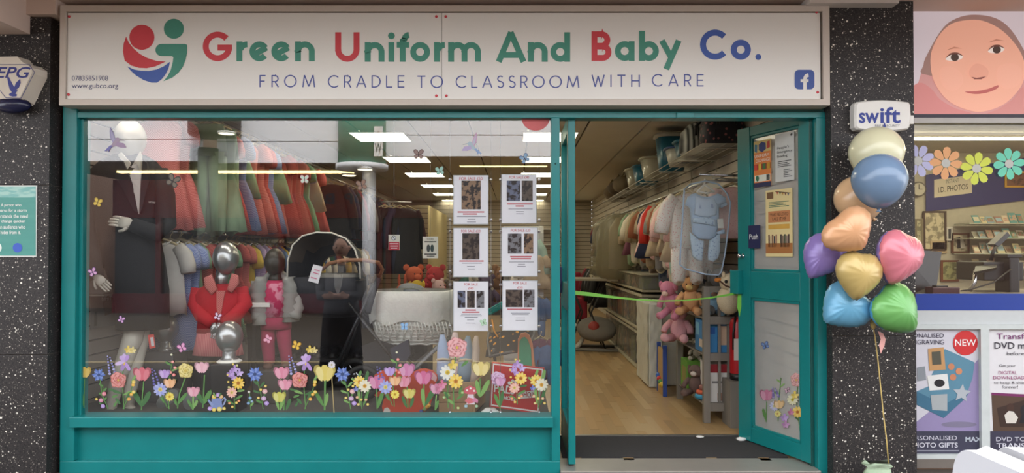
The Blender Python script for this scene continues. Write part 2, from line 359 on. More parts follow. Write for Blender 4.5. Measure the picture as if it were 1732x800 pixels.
# ------------------------------------------------------------------ sign
YS = -0.15
sg = thing('shop_sign', 'long pale fascia sign with green, red and blue lettering over the shopfront', 'sign', (U(750, 178, YS).x, YS, U(750, 178, YS).z))
p, q = U(100, 178, YS), U(1403, 9, YS); pi_, qi = U(110, 168, YS), U(1392, 19, YS)
X0, Z0, X1, Z1 = p.x, p.z, q.x, q.z; xi0, zi0, xi1, zi1 = pi_.x, pi_.z, qi.x, qi.z
B().box(X0, X1, YS, 0.0, Z0, zi0).build('frame', ALU, sg); B().box(X0, X1, YS, 0.0, zi1, Z1).build('frame', ALU, sg)
B().box(X0, xi0, YS, 0.0, zi0, zi1).build('frame', ALU, sg); B().box(xi1, X1, YS, 0.0, zi0, zi1).build('frame', ALU, sg)
YP = YS + 0.012
xs = XZ(747, 100, YP)[0]
for a, b_ in ((xi0 + 0.004, xs - 0.0015), (xs + 0.0015, xi1 - 0.012)):
    B().box(a, b_, YP, YP + 0.02, zi0 + 0.004, zi1 - 0.006).build('panel', SIGNW, sg)
B().box(xi0, xi1, YP + 0.022, YP + 0.03, zi0, zi1).build('backing', mat('sign_backing', (60, 58, 56)), sg)
scr = B().lathe((0, 0, 0), [(0.0085, 0), (0.0075, 0.003), (0.004, 0.005)], 12).mesh('screw_cap', RED)
for x, y in ((117, 28), (116, 160), (738, 28), (754, 28), (738, 162), (755, 162), (1381, 20.5), (1383, 156)):
    link('screw_cap', scr, sg, U(x, y, YP) - sg.location, (PI / 2, 0, 0))
YL = YP - 0.0012
def arc(cx, cy, r, a0, a1, n=14): return [(cx + r * math.cos(math.radians(a0 + (a1 - a0) * i / n)), cy + r * math.sin(math.radians(a0 + (a1 - a0) * i / n))) for i in range(n + 1)]
LOW = {
 'o': [arc(.333, .333, .235, 0, 360, 28)], 'e': [arc(.333, .333, .235, 30, 322, 24), [(.13, .205), (.575, .46)]],
 'r': [[(.1, 0), (.1, .667)], arc(.36, .33, .24, 165, 88, 8)], 'n': [[(.1, 0), (.1, .667)], [(.1, .33)] + arc(.333, .333, .235, 180, 0) + [(.568, 0)]],
 'm': [[(.1, 0), (.1, .667)], [(.1, .33)] + arc(.325, .34, .228, 180, 0) + [(.553, 0)], [(.553, .33)] + arc(.777, .34, .228, 180, 0) + [(1.005, 0)]],
 'i': [[(.1, 0), (.1, .667)]], 'f': [[(.2, 0), (.2, .74)] + arc(.43, .74, .17, 180, 95, 8), [(0, .575), (.42, .575)]],
 'd': [arc(.333, .333, .235, 0, 360, 28), [(.568, 0), (.568, 1)]], 'a': [arc(.333, .333, .235, 0, 360, 28), [(.568, 0), (.568, .667)]],
 'b': [arc(.333, .333, .235, 0, 360, 28), [(.1, 0), (.1, 1.02)]], 'y': [[(.09, .69), (.4, .13)], [(.66, .69), (.24, -.28)]],
 'G': [arc(.5, .5, .4, 42, 356, 30), [(.5, .46), (.985, .46)]], 'U': [[(.1, 1), (.1, .41)] + arc(.41, .41, .31, 180, 360) + [(.72, 1)]],
 'A': [[(.07, 0), (.49, 1)], [(.91, 0), (.47, 1)], [(.22, .23), (.76, .23)]], 'B': [[(.1, 0), (.1, 1)], [(.1, .9), (.34, .9)] + arc(.34, .705, .195, 90, -90) + [(.1, .51)], [(.1, .49), (.38, .49)] + arc(.38, .295, .195, 90, -90) + [(.1, .1)]],
 'C': [arc(.5, .5, .4, 42, 318, 26)], '.': []}
CAP = {'F': (.5, [[(.04, 0), (.04, 1)], [(.04, .96), (.5, .96)], [(.04, .5), (.42, .5)]]), 'R': (.56, [[(.04, 0), (.04, 1)], [(.04, .96), (.28, .96)] + arc(.28, .71, .25, 90, -90) + [(.04, .46)], [(.28, .46), (.56, 0)]]),
 'O': (1.0, [arc(.5, .5, .47, 0, 360, 32)]), 'M': (1.05, [[(.04, 0), (.17, 1)], [(.17, 1), (.52, .06)], [(.52, .06), (.87, 1)], [(.87, 1), (1.0, 0)]]), 'C': (.86, [arc(.5, .5, .47, 45, 315, 26)]),
 'A': (.8, [[(.02, 0), (.4, .98)], [(.78, 0), (.4, .98)], [(.16, .32), (.64, .32)]]), 'D': (.74, [[(.04, 0), (.04, 1)], [(.04, .96), (.24, .96)] + arc(.24, .5, .46, 90, -90) + [(.04, .04)]]),
 'L': (.5, [[(.04, 1), (.04, 0)], [(.04, .04), (.5, .04)]]), 'E': (.55, [[(.04, 0), (.04, 1)], [(.04, .96), (.55, .96)], [(.04, .5), (.5, .5)], [(.04, .04), (.55, .04)]]), 'T': (.66, [[(.33, 0), (.33, 1)], [(0, .96), (.66, .96)]]),
 'S': (.54, [arc(.27, .74, .22, 40, 250, 12) + arc(.27, .27, .24, 75, -150, 14)]), 'W': (1.05, [[(.02, 1), (.28, 0)], [(.28, 0), (.52, .9)], [(.52, .9), (.76, 0)], [(.76, 0), (1.02, 1)]]),
 'I': (.1, [[(.05, 0), (.05, 1)]]), 'H': (.7, [[(.04, 0), (.04, 1)], [(.66, 0), (.66, 1)], [(.04, .5), (.66, .5)]])}
def stroke(b, pts, w, fn):
    n = len(pts); closed = n > 3 and math.dist(pts[0], pts[-1]) < 1e-6; L = []; R = []
    for i in range(n):
        a = pts[i - 1] if i else (pts[-2] if closed else pts[0]); c = pts[i + 1] if i < n - 1 else (pts[1] if closed else pts[-1])
        dx, dy = c[0] - a[0], c[1] - a[1]; l = math.hypot(dx, dy) or 1; k = w / 2
        if 0 < i < n - 1:
            u = ((pts[i][0] - a[0]), (pts[i][1] - a[1])); ul = math.hypot(*u) or 1
            cosv = max(0.5, abs((u[0] * dx + u[1] * dy) / (ul * l))); k = k / cosv
        nx, ny = -dy / l * k, dx / l * k
        L.append(fn(pts[i][0] + nx, pts[i][1] + ny)); R.append(fn(pts[i][0] - nx, pts[i][1] - ny))
    return b.grid([R, L], sm=False)
def glyph(b, ch, px, base, cap, w=.2):
    for k_, s_ in enumerate(LOW[ch]): stroke(b, s_, w, lambda u, v: U(px + u * cap, base - v * cap, YL - .0003 * k_))
    if ch == 'i': ellpx(b, px + .1 * cap, base - .88 * cap, .115 * cap, .115 * cap, YL)
    if ch == '.': ellpx(b, px + .09 * cap, base - .09 * cap, .1 * cap, .1 * cap, YL)
for word, base, cap in (
    ((('G', 343, 0), ('r', 400, 1), ('e', 422, 1), ('e', 459, 1), ('n', 499, 1)), 103.5, 50),
    ((('U', 567, 0), ('n', 617, 1), ('i', 657, 1), ('f', 671, 1), ('o', 694, 1), ('r', 734, 1), ('m', 758, 1)), 104.5, 50),
    ((('A', 840, 1), ('n', 893, 1), ('d', 931, 1)), 104.5, 50), ((('B', 1000.5, 0), ('a', 1040, 1), ('b', 1081, 1), ('y', 1115, 1)), 103, 50), ((('C', 1184, 2), ('o', 1236, 2), ('.', 1278, 2)), 101, 51)):
    b = B()
    for ch, x, c in word: b.mat(c); glyph(b, ch, x, base, cap)
    b.build('lettering', [RED, GRN, BLU], sg)
for word, x0, x1, base in (('FROM', 439, 533, 147.5), ('CRADLE', 555, 684, 148), ('TO', 706, 749, 148.5), ('CLASSROOM', 771, 980, 148.5), ('WITH', 1001, 1082, 147), ('CARE', 1103, 1190, 146)):
    cap = 20.5; tot = sum(CAP[c][0] for c in word) * cap; gap = (x1 - x0 - tot) / (len(word) - 1); x = x0; b = B()
    for c in word:
        for k_, s_ in enumerate(CAP[c][1]): stroke(b, s_, .1, lambda u, v: U(x + u * cap, base - v * cap, YL - .0003 * k_))
        x += CAP[c][0] * cap + gap
    b.build('lettering', THIN, sg)
for s_, a_, b_, c_, d_ in (('07835851908', 121.5, 183, 128, 136.5), ('www.gubco.org', 121.5, 200, 141, 151.5)): text_px(B(), s_, a_, b_, c_, d_, YL).build('lettering', pm((58, 62, 110), 0.45), sg)
def cr(pts): return [(x / 3.809, y / 3.809) for x, y in pts]
b = B(); ellpx(b, 914 / 3.809, 240 / 3.809, 21.2, 21.2, YL, 30); b.mat(1); ellpx(b, 1120 / 3.809, 185 / 3.809, 17, 17, YL, 28)
b.build('logo_head', [RED, GRN], sg)
b = B(); polypx(b, cr([(812, 235), (797, 280), (792, 330), (803, 390), (845, 422), (895, 437), (945, 439), (1000, 428), (1068, 397), (1010, 393), (950, 374), (900, 347), (860, 312), (830, 275)]), YL); b.mat(1)
polypx(b, cr([(820, 428), (865, 448), (910, 456), (960, 457), (1010, 447), (1055, 427), (1095, 398), (1086, 440), (1066, 480), (1040, 512), (1012, 532), (975, 532), (925, 516), (875, 485), (842, 455)]), YL); b.mat(2)
polypx(b, [(1041 / 3.809 + 10.5 * math.cos(a), 322 / 3.809 - 10.5 * math.sin(a)) for a in [PI * (1.5 - i / 8) for i in range(9)]] + cr([(1190, 282), (1204, 288), (1207, 303), (1205, 340), (1196, 385), (1178, 430), (1150, 468), (1110, 500), (1052, 524), (1080, 490), (1100, 450), (1113, 400), (1117, 368), (1108, 362)]), YL)
b.build('logo_figure', [RED, BLU, GRN], sg)
def rrpx(b, x0, x1, y0, y1, r, Y, n=5):
    pts = []
    for cx_, cy_, a0 in ((x1 - r, y1 - r, 0), (x0 + r, y1 - r, 90), (x0 + r, y0 + r, 180), (x1 - r, y0 + r, 270)):
        pts += [(cx_ + r * math.cos(math.radians(a0 + 90 * i / n)), cy_ + r * math.sin(math.radians(a0 + 90 * i / n))) for i in range(n + 1)]
    return polypx(b, pts, Y)
b = B(); rrpx(b, 1344, 1377.5, 118, 151, 7, YL); b.build('logo_square', pm((58, 86, 158), 0.45), sg)
b = B(); stroke(b, [(1361.5, 151), (1361.5, 134)] + [(1367.5 + 6 * math.cos(math.radians(a)), 134 + 7 * -math.sin(math.radians(a))) for a in (160, 135, 110, 90)] , 6, lambda u, v: U(u, v, YL - .0006))
stroke(b, [(1354, 136.5), (1367.5, 136.5)], 5, lambda u, v: U(u, v, YL - .0006)); b.build('logo_letter', SIGNW, sg)
# ------------------------------------------------------------------ shopfront: window, doors
wn = setting('window_1', (-1.2, 0, 0))
ZB = -0.03
def fx(px, Y=-0.05): return XZ(px, 430, Y)[0]
def fz(py, Y=-0.05): return XZ(873, py, Y)[1]
ztop, zg, zsill, zsb, zrail = fz(181), fz(199), fz(704), fz(722), fz(780)
xl0, xl1, xm0, xm1 = fx(104), fx(134), fx(932.5), fx(947)
xj0, xj1 = fx(1382), fx(1398)
B().bev(xl0, xl0 + 0.085, -0.05, 0.06, zrail, ztop, 0.004).build('jamb', TEAL, wn)
B().bev(xl0 + 0.085, xl1, -0.02, 0.05, zsb, zg, 0.003).build('bead', TEAL, wn)
B().bev(xm0, xm1, -0.05, 0.06, zrail, zg, 0.004).build('mullion', TEAL, wn)
B().bev(xl0, xj1, -0.045, 0.06, zg, ztop - 0.028, 0.004).build('transom', TEAL, wn)
B().box(xl0, xj1, -0.035, 0.06, ztop - 0.028, ztop + 0.06).build('transom_groove', TEALD, wn)  # darker teal paints in the shade of the gap below the sign
B().bev(xl0 + 0.07, xm0 + 0.01, -0.075, 0.06, zsb, zsill, 0.005).build('sill', TEAL, wn)
B().bev(xl0 + 0.06, xm0, -0.012, 0.04, zrail - 0.02, zsb + 0.005, 0.003).build('stall_panel', TEAL, wn)
B().bev(xl0, xm1, -0.05, 0.06, ZB, zrail, 0.005).build('bottom_rail', TEAL, wn)
gl = B().box(xl1 - 0.01, xm0 + 0.01, 0.0, 0.006, zsill - 0.01, zg + 0.01)
gl = B()._add([(xl1 - 0.01, 0, zsill - 0.01), (xm0 + 0.01, 0, zsill - 0.01), (xm0 + 0.01, 0, zg + 0.01), (xl1 - 0.01, 0, zg + 0.01)], [(0, 1, 2, 3)], False)
gl.build('pane', GLASS, wn)
link('screw', B().lathe((0, 0, 0), [(0.006, 0), (0.004, 0.003)], 10).mesh('screw', TEALD), wn, U(939.5, 277, -0.05) - wn.location, (PI / 2, 0, 0))
structure(B().bev(xj0, xj1, -0.05, 0.06, ZB, zg, 0.004).build('trim_1', TEAL))
structure(B().bev(fx(1377), xj0, 0.0, 0.05, ZB, zg, 0.003).build('trim_2', TEALD))
structure(B().bev(xm1, xj0, -0.09, 0.17, ZB - 0.01, 0.0, 0.004).build('trim_3', mat('threshold_strip', (168, 164, 156), 0.4, metal=0.5, scale=10)))
MATM = mat('door_mat_carpet', (52, 50, 52), 0.95, var=0.25, scale=90, bump=0.5)
tag(B().bev(xm1 + 0.03, 1.72, 0.18, fz(738, 0.66) and 0.66, -0.005, 0.006, 0.003).build('door_mat', MATM), 'charcoal ribbed mat inside the shop doorway', 'mat')
structure(B().box(xm1, 1.8, 0.66, 0.69, -0.01, 0.012).build('trim_4', STEEL))
# closer block on the transom
tag(bevpx(B(), 1145, 1174, 190, 199, -0.06, 0.0, 0.003).build('door_catch', TEAL), 'small teal catch under the transom above the open doorway', 'catch')
# left leaf, open at a right angle
d1 = setting('door_1', (0.338, 0.02, 0))
lx0, lx1 = fx(961, 0.0), fx(973, 0.0); LW = 0.68; zt = fz(192, 0.0)
B().bev(lx0, lx1, 0.0, 0.09, 0.012, zt, 0.004).build('hinge_stile', TEAL, d1)
B().bev(lx0, lx1, LW - 0.09, LW, 0.012, zt, 0.004).build('lock_stile', TEAL, d1)
for za, zb_ in ((zt - 0.1, zt), (0.93, 1.1), (0.012, 0.22)): B().bev(lx0 + 0.003, lx1 - 0.003, 0.09, LW - 0.09, za, zb_, 0.003).build('rail', TEAL, d1)
for za, zb_ in ((0.22, 0.93), (1.1, zt - 0.1)):
    m_ = (lx0 + lx1) / 2; B()._add([(m_, 0.09, za), (m_, LW - 0.09, za), (m_, LW - 0.09, zb_), (m_, 0.09, zb_)], [(0, 1, 2, 3)], False).build('pane', CLEAR, d1)
B().box(lx0 - 0.012, lx0, LW - 0.12, LW - 0.02, 1.02, 1.2).build('push_plate', pm((24, 34, 74)), d1)
# right leaf
H = Vector((fx(1374, 0.02), 0.02, 0)); FREE = U(1253, 600, 0.62); FREE.z = 0
dv = FREE - H; LW2 = dv.length; ang = math.atan2(dv.y, dv.x)
d2 = setting('door_2', H); d2.rotation_euler = (0, 0, ang)
M2 = chain(d2); M2i = M2.inverted(); nrm = M2.to_3x3() @ Vector((0, 1, 0)); TH = 0.022
def leaf(px, py):                       # where on the leaf's outer face (its own x, z)
    d = ray(px, py); o = H + nrm * TH; k = (o - CAM).dot(nrm) / d.dot(nrm); w = M2i @ (CAM + d * k); return w.x, w.z
zt2 = fz(190, 0.02)
za_ = leaf(1322, 230)[1]
g_t = (leaf(1268, 232)[1] + leaf(1350, 210)[1]) / 2; m_t, m_b = leaf(1310, 460)[1], leaf(1310, 507)[1]; k_t = leaf(1320, 740)[1]
sx0, sx1 = leaf(1352, 330)[0], leaf(1268, 330)[0]
def lb(xa, xb, za, zb_, ya=-TH, yb=TH, c=0.004): return B().bev(min(xa, xb), max(xa, xb), ya, yb, za, zb_, c)
lb(0, sx0, 0.012, zt2).build('hinge_stile', TEAL, d2, False)
lb(sx1, LW2, 0.012, zt2).build('lock_stile', TEAL, d2, False)
for a, c in ((g_t, zt2), (m_b, m_t), (0.012, k_t)): lb(sx0, sx1, a, c, -TH + 0.003, TH - 0.003).build('rail', TEAL, d2, False)
for a, c in ((m_t, g_t), (k_t, m_b)):
    for (xa, xb, z1, z2) in ((sx0, sx1, a, a + 0.018), (sx0, sx1, c - 0.018, c), (sx0, sx0 + 0.018, a, c), (sx1 - 0.018, sx1, a, c)):
        lb(xa, xb, z1, z2, -0.012, 0.014, 0.003).build('bead', TEAL, d2, False)
    B()._add([(sx0, 0, a), (sx1, 0, a), (sx1, 0, c), (sx0, 0, c)], [(0, 1, 2, 3)], False).build('pane', DOORGLASS, d2, False)
hb = leaf(1254, 497)[1], leaf(1254, 457)[1]
lb(LW2 - 0.055, LW2 + 0.03, hb[0], hb[1], TH, TH + 0.045).build('lock_box', TEAL, d2, False)
kx, kz = leaf(1257, 433)
kb = B(); kb.lathe((0, 0, 0), [(0.016, 0), (0.016, 0.006), (0.009, 0.01), (0.009, 0.022), (0.017, 0.03), (0.012, 0.042)], 14)
link('knob', kb.mesh('knob', CHROME), d2, (kx, TH, kz), (-PI / 2, 0, 0))
def leafsheet(name, x0, x1, y0, y1, label, cat, col, items, off=0.016):
    """a printed sheet taped to the leaf's glass; items drawn in sheet fractions (u from the hinge-far edge, v up)"""
    a, b2 = leaf(x0, (y0 + y1) / 2)[0], leaf(x1, (y0 + y1) / 2)[0]; xm = (x0 + x1) / 2; zb2, zt3 = leaf(xm, y1)[1], leaf(xm, y0)[1]
    T = M2 @ Matrix.Translation((0, off, 0)); o = T @ Vector((a, 0, zb2)); ex = (M2.to_3x3() @ Vector((-1, 0, 0))); w = abs(a - b2); h = zt3 - zb2
    th = thing(name, label, cat, o + ex * (w / 2)); nn = nrm
    P = lambda u, v, l=0: o + ex * (u * w) + EZ * (v * h) + nn * (0.0007 * (l + 1))
    B().prism([P(0, 0, -1), P(1, 0, -1), P(1, 1, -1), P(0, 1, -1)], nn * -0.001).build('sheet', pm(col), th); th = th.children[0]
    for it in items:
        b = B()
        if it[0] == 'r': _, u0, u1, v0, v1, c = it[:6]; b.poly([P(u0, v0), P(u1, v0), P(u1, v1), P(u0, v1)]); b.build('print_block', c if not isinstance(c, tuple) else pm(c), th)
        elif it[0] == 't': _, s, u0, u1, v0, v1, c = it; fit_text(b, s, P((u0 + u1) / 2, v0, 1), ex, EZ, (u1 - u0) * w, (v1 - v0) * h); b.build('lettering', pm(c), th)
        elif it[0] == 'p': _, pts, c = it; b.poly([P(u, v, 1) for u, v in pts]); b.build('print_shape', pm(c), th)
    return th.parent
def linesin(u0, u1, v0, v1, n, c): return [('r', u0, u1 - 0.1 * (i % 3), v0 + (v1 - v0) * i / n, v0 + (v1 - v0) * (i + 0.45) / n, c) for i in range(n)]
leafsheet('orange_flyer', 1274, 1303, 237, 316, 'orange illustrated flyer taped high on the open door', 'poster', (222, 128, 62),
    [('r', 0, 1, .75, 1, (214, 190, 120)), ('p', [(.3, .8), (.5, .74), (.72, .8), (.7, .93), (.48, .97), (.3, .92)], (40, 58, 120)), ('p', [(.05, .78), (.2, .75), (.22, .92), (.06, .94)], (60, 120, 150)), ('p', [(.76, .8), (.95, .82), (.93, .97), (.78, .95)], (196, 60, 50)),
     ('r', .02, .98, .38, .5, (150, 50, 40)), ('p', [(.05, .38), (.2, .37), (.2, .5), (.05, .5)], (210, 60, 50)), ('p', [(.28, .37), (.45, .37), (.45, .5), (.28, .5)], (222, 180, 60)), ('p', [(.52, .37), (.7, .37), (.7, .5), (.52, .5)], (60, 110, 60)), ('p', [(.76, .37), (.95, .37), (.95, .5), (.76, .5)], (200, 150, 40)),
     ('t', 'UNIFORM', .06, .9, .64, .71, (240, 236, 226)), ('t', 'EXCHANGE', .12, .95, .54, .61, (240, 236, 226)), ('r', 0, 1, 0, .1, (34, 38, 80)), ('r', .05, .95, .12, .26, (226, 226, 210)), ('p', [(.1, .19), (.18, .13), (.28, .14), (.32, .2), (.26, .25), (.15, .25)], (40, 110, 80)), ('r', .74, .92, .13, .25, (60, 60, 60))])
leafsheet('briefing_poster', 1310, 1342, 224, 306, 'white black-lettered briefing notice pinned high on the open door', 'poster', (206, 206, 202),
    [('t', "People's", .12, .74, .66, .73, (36, 36, 38)), ('t', 'Emergency', .12, .9, .57, .64, (36, 36, 38)), ('t', 'Briefing', .12, .66, .48, .55, (36, 36, 38))] + linesin(.14, .85, .3, .44, 4, (70, 70, 72)) + linesin(.45, .9, .08, .26, 5, (90, 90, 92)) + [('p', [(.8, .93), (.86, .9), (.93, .93), (.9, .97)], (50, 50, 52))])
leafsheet('bunting_poster', 1294, 1339, 320, 434, 'cream poster with bunting and clothes rails on the open door', 'poster', (226, 206, 150),
    [('r', .05, .3, .87, .97, (120, 86, 56)), ('p', [(.38, .98), (.95, .93), (.95, .92), (.38, .965)], (110, 80, 60))] + [('p', [(.42 + .1 * i, .965 - .008 * i), (.5 + .1 * i, .96 - .008 * i), (.46 + .1 * i, .92 - .008 * i)], c) for i, c in enumerate(((180, 80, 60), (90, 110, 70), (190, 140, 60), (120, 70, 60), (80, 90, 110)))] +
    linesin(.12, .88, .74, .83, 4, (70, 110, 90)) + [('r', .1, .92, .51, .68, (196, 130, 84)), ('t', '*MAKE RE-LOVED', .16, .86, .605, .655, (90, 60, 40)), ('t', 'TAKE IT ME', .24, .78, .535, .585, (90, 60, 40)), ('r', .1, .9, .41, .48, (212, 164, 74)), ('r', 0, 1, .05, .2, (170, 110, 60))] +
    [('r', .1 + .07 * i, .155 + .07 * i, .14, .33 - .02 * (i % 2), c) for i, c in enumerate(((90, 50, 50), (190, 170, 140), (120, 80, 70), (60, 60, 70), (150, 100, 90)))] + [('r', .56 + .07 * i, .615 + .07 * i, .14, .33 - .02 * (i % 2), c) for i, c in enumerate(((70, 60, 60), (120, 100, 90), (60, 70, 60), (140, 120, 110), (80, 60, 60)))])
leafsheet('push_sign', 1266, 1286, 381, 420, 'navy push plate on the open door stile', 'sign', (26, 32, 78), [('t', 'Push', .1, .82, .4, .62, (238, 238, 240))], off=TH + 0.001)
# ------------------------------------------------------------------ shop interior shell
ZC = 2.65
fl = setting('floor', (0, 0, 0)); fl.name = 'floor_shop'
WOOD = mat('laminate_base', (150, 122, 84), 0.35, var=0.12, scale=4, stretch=(1, 0.2, 1))
B().box(-2.95, 1.92, 0.06, 13.1, -0.06, -0.012).build('subfloor', WOOD, fl)
PK = [mat('laminate_%s' % n, c, 0.32, var=0.1, scale=14, stretch=(1, 0.12, 1), bump=0.02) for n, c in (('honey', (176, 146, 104)), ('pale', (192, 164, 122)), ('tan', (164, 134, 94)), ('amber', (184, 150, 104)))]
pkm = [B().box(0, 0.0655, 0, 0.598, -0.012, 0.0).mesh('plank', m) for m in PK]
B().box(-2.95, 1.92, 4.3, 13.1, -0.012, -0.002).build('far_boards', WOOD, fl)
B().box(-2.95, 0.15, 0.69, 4.3, -0.012, -0.002).build('far_boards', WOOD, fl)
for i in range(27):
    off = (i * 0.37) % 0.6
    y = 0.69 - off
    while y < 4.3:
        o = link('plank', pkm[random.choice((0, 0, 1, 2, 3, 0))], fl, (0.15 + i * 0.0657, y, 0))
        y += 0.6
ce = setting('ceiling_shop', (0, 0, ZC))
CEIL = mat('ceiling_board', (234, 233, 228), 0.75, var=0.05, scale=3)
B().box(-2.95, 1.92, 0.1, 13.1, ZC + 0.01, ZC + 0.06).build('ceiling_void', SLOT, ce)
seams = [0.09 + 0.645 * k for k in range(-5, 5)]
seam_x = [U(1106.4, 196.5, 2.6).x, U(996.4, 197.9, 2.6).x]
s0 = (CAMZ and (U(1050, 196.5, 2.6).x)); step = 0.62; base = XZ(1106.4, 196.5, FPX * (ZC - CAMZ) / (VPY - 196.5) + CAMY)[0]
edges = sorted([-2.95, 1.92] + [base + step * k for k in range(-8, 3) if -2.7 < base + step * k < 1.9])
for i in range(len(edges) - 1): B().box(edges[i] + 0.01, edges[i + 1] - 0.01, 0.1, 13.1, ZC - 0.01, ZC + 0.02).build('ceiling_board', CEIL, ce)
def slatwall(name, horizontal_axis, a0, a1, const, z0, z1, face, mt=SLAT, pitch=0.1):
    w = setting(name, (0, 0, 0)); t = 0.02
    if horizontal_axis == 'y': B().box(const, const + face * -0.03, a0, a1, z0, z1).build('backing', SLOT, w)
    else: B().box(a0, a1, const, const + face * -0.03, z0, z1).build('backing', SLOT, w)
    z = z0
    while z < z1 - 0.02:
        zt_ = min(z + pitch - 0.011, z1)
        if horizontal_axis == 'y': b = B().box(min(const, const + face * t), max(const, const + face * t), a0, a1, z, zt_)
        else: b = B().box(a0, a1, min(const, const + face * t), max(const, const + face * t), z, zt_)
        b.build('slat', mt, w); z += pitch
    return w
slatwall('wall_left', 'y', 0.07, 13.0, -2.93, 0.0, ZC, 1)
slatwall('wall_right', 'y', 0.07, 13.0, 1.92, 0.0, ZC, -1)
slatwall('wall_back', 'x', -2.92, 1.9, 13.0, 0.0, ZC, -1)
slatwall('wall_partition', 'x', -2.9, -1.76, 9.4, 0.0, 2.25, -1, mat('slat_tan', (150, 138, 112), 0.6))
structure(B().box(-1.78, -1.74, 9.42, 12.9, 0, 2.25).build('wall_partition_side', mat('partition_cream', (222, 204, 156), 0.6)))
# window platform
structure(B().bev(-2.92, xm0, 0.07, 0.95, 0.0, 0.27, 0.006).build('trim_5', mat('platform_boards', (96, 92, 88), 0.7, scale=10)))
# ceiling light panels; the nearest row is unseen, added to brighten the window display
PANEL = glow('ceiling_panel_glow', (255, 246, 212), LAMP_STRENGTH)
rows = ['nearest', 'second', 'third', 'fourth', 'fifth', 'sixth', 'seventh', 'eighth']
zz = [FPX * (ZC - CAMZ) / (208.4 / (1 + 0.252 * n)) for n in range(-1, 7)]
for n in range(8):
    for xa, sd_ in ((-1.854, 'window'), (0.085, 'doorway')):
        y = zz[n] * 1.0 + CAMY
        t = thing('ceiling_light', 'glowing square ceiling panel, %s in the row on the %s side' % (rows[n], sd_), 'light', (xa + 0.3, y + 0.3, ZC - 0.02), group='ceiling light panels')
        B().box(xa, xa + 0.6, y, y + 0.6, ZC - 0.018, ZC - 0.011).build('diffuser', PANEL, t)
        B().box(xa - 0.02, xa + 0.62, y - 0.02, y, ZC - 0.022, ZC - 0.01).box(xa - 0.02, xa + 0.62, y + 0.6, y + 0.62, ZC - 0.022, ZC - 0.01).box(xa - 0.02, xa, y, y + 0.6, ZC - 0.022, ZC - 0.01).box(xa + 0.6, xa + 0.62, y, y + 0.6, ZC - 0.022, ZC - 0.01).build('frame', WHITE, t)

# unseen small spotlights added behind the transom to brighten the window display
for i, x in enumerate((-2.45, -1.95, -1.45, -.95, -.45, .02)):
    w = ('above the white mannequin', 'above the cardigan mannequin', 'above the padded jacket mannequin', 'above the pram', 'above the wicker crib', 'above the red shoe sign')[i]
    t = thing('window_spotlight', 'small ceiling spotlight ' + w, 'light', (x, .13, 2.5), group='window spotlights')
    B().tube([(x, .13, ZC - .011), (x, .13, 2.56)], .008, 8).build('stem', WHITE, t)
    b = B().tube([(x, .11, 2.57), (x, .15, 2.49)], [.025, .04], 14); b.build('shade', WHITE, t)
    B().tube([(x, .151, 2.487), (x, .152, 2.485)], .036, 14).build('lens', glow('spot_glow', (255, 244, 220), 10), t)
    l = bpy.data.lights.new('spot_bulb', 'SPOT'); l.energy = ADDED_SPOT_WATTS; l.spot_size = math.radians(105); l.spot_blend = .6; l.shadow_soft_size = .05; l.color = (1, .95, .86)
    lo = bpy.data.objects.new('spot_bulb', l); COL.objects.link(lo); lo.parent = t; lo.location = (0, .03, -.02); lo.rotation_euler = Vector((0, .22, -1)).to_track_quat('-Z', 'Y').to_euler()
# ------------------------------------------------------------------ neighbouring photo shop
YN = 0.06
NB = mat('billboard_edge', (40, 34, 52), 0.4)
bb = thing('baby_billboard', 'lightbox picture of a baby in a pale hood above the photo shop window', 'billboard', (U(1650, 193, YN).x, YN, U(1650, 193, YN).z))
boxpx(B(), 1530, 1800, 7, 193, YN, YN + 0.1).build('panel', glow('lit_ground', (196, 142, 138), 0.25), bb)
boxpx(B(), 1530, 2300, -14, 7, YN - 0.03, YN + 0.1).build('top_rail', mat('rail_black', (26, 24, 26), 0.4), bb)
boxpx(B(), 1530, 2300, 193, 199, YN - 0.01, YN + 0.1).build('bottom_rail', NB, bb)
def lit(c): return glow('lit_%d_%d_%d' % c, c, 0.25)
def smooth(pts, n=4):
    out = []; N = len(pts)
    for i in range(N):
        a, b, c, d = pts[i - 1], pts[i], pts[(i + 1) % N], pts[(i + 2) % N]
        for k in range(n):
            t = k / n; out.append(tuple(.5 * (2 * b[j] + (c[j] - a[j]) * t + (2 * a[j] - 5 * b[j] + 4 * c[j] - d[j]) * t * t + (3 * b[j] - a[j] - 3 * c[j] + d[j]) * t ** 3) for j in (0, 1)))
    return out
def layer(name, pts, c, k, par): polypx(B(), smooth(pts) if len(pts) > 5 and name != 'picture_hood' else pts, YN - 0.001 * k).build(name, lit(c), par)
layer('picture_hood', [(1530, 7), (1780, 7), (1780, 130), (1752, 120), (1735, 95), (1716, 60), (1700, 42), (1680, 32), (1652, 26), (1625, 28), (1602, 40), (1588, 60), (1575, 82), (1562, 110), (1553, 140), (1530, 165)], (204, 192, 198), 1, bb)
layer('picture_hood_shadow', [(1562, 110), (1572, 85), (1588, 57), (1605, 38), (1630, 27), (1655, 25), (1682, 30), (1702, 42), (1720, 64), (1740, 100), (1752, 122), (1744, 128), (1574, 128)], (150, 116, 108), 2, bb)
layer('picture_face', [(1574, 95), (1580, 75), (1592, 55), (1610, 40), (1635, 34), (1662, 35), (1690, 48), (1712, 68), (1728, 92), (1734, 115), (1730, 140), (1718, 158), (1700, 175), (1675, 186), (1650, 189), (1620, 180), (1598, 165), (1582, 142), (1575, 120)], (226, 166, 142), 3, bb)
layer('picture_cheek', [(1590, 118), (1608, 112), (1626, 124), (1628, 142), (1612, 154), (1594, 144)], (228, 168, 145), 4, bb)
layer('picture_cheek', [(1690, 112), (1716, 108), (1730, 122), (1722, 144), (1700, 150), (1686, 136)], (228, 168, 145), 4, bb)
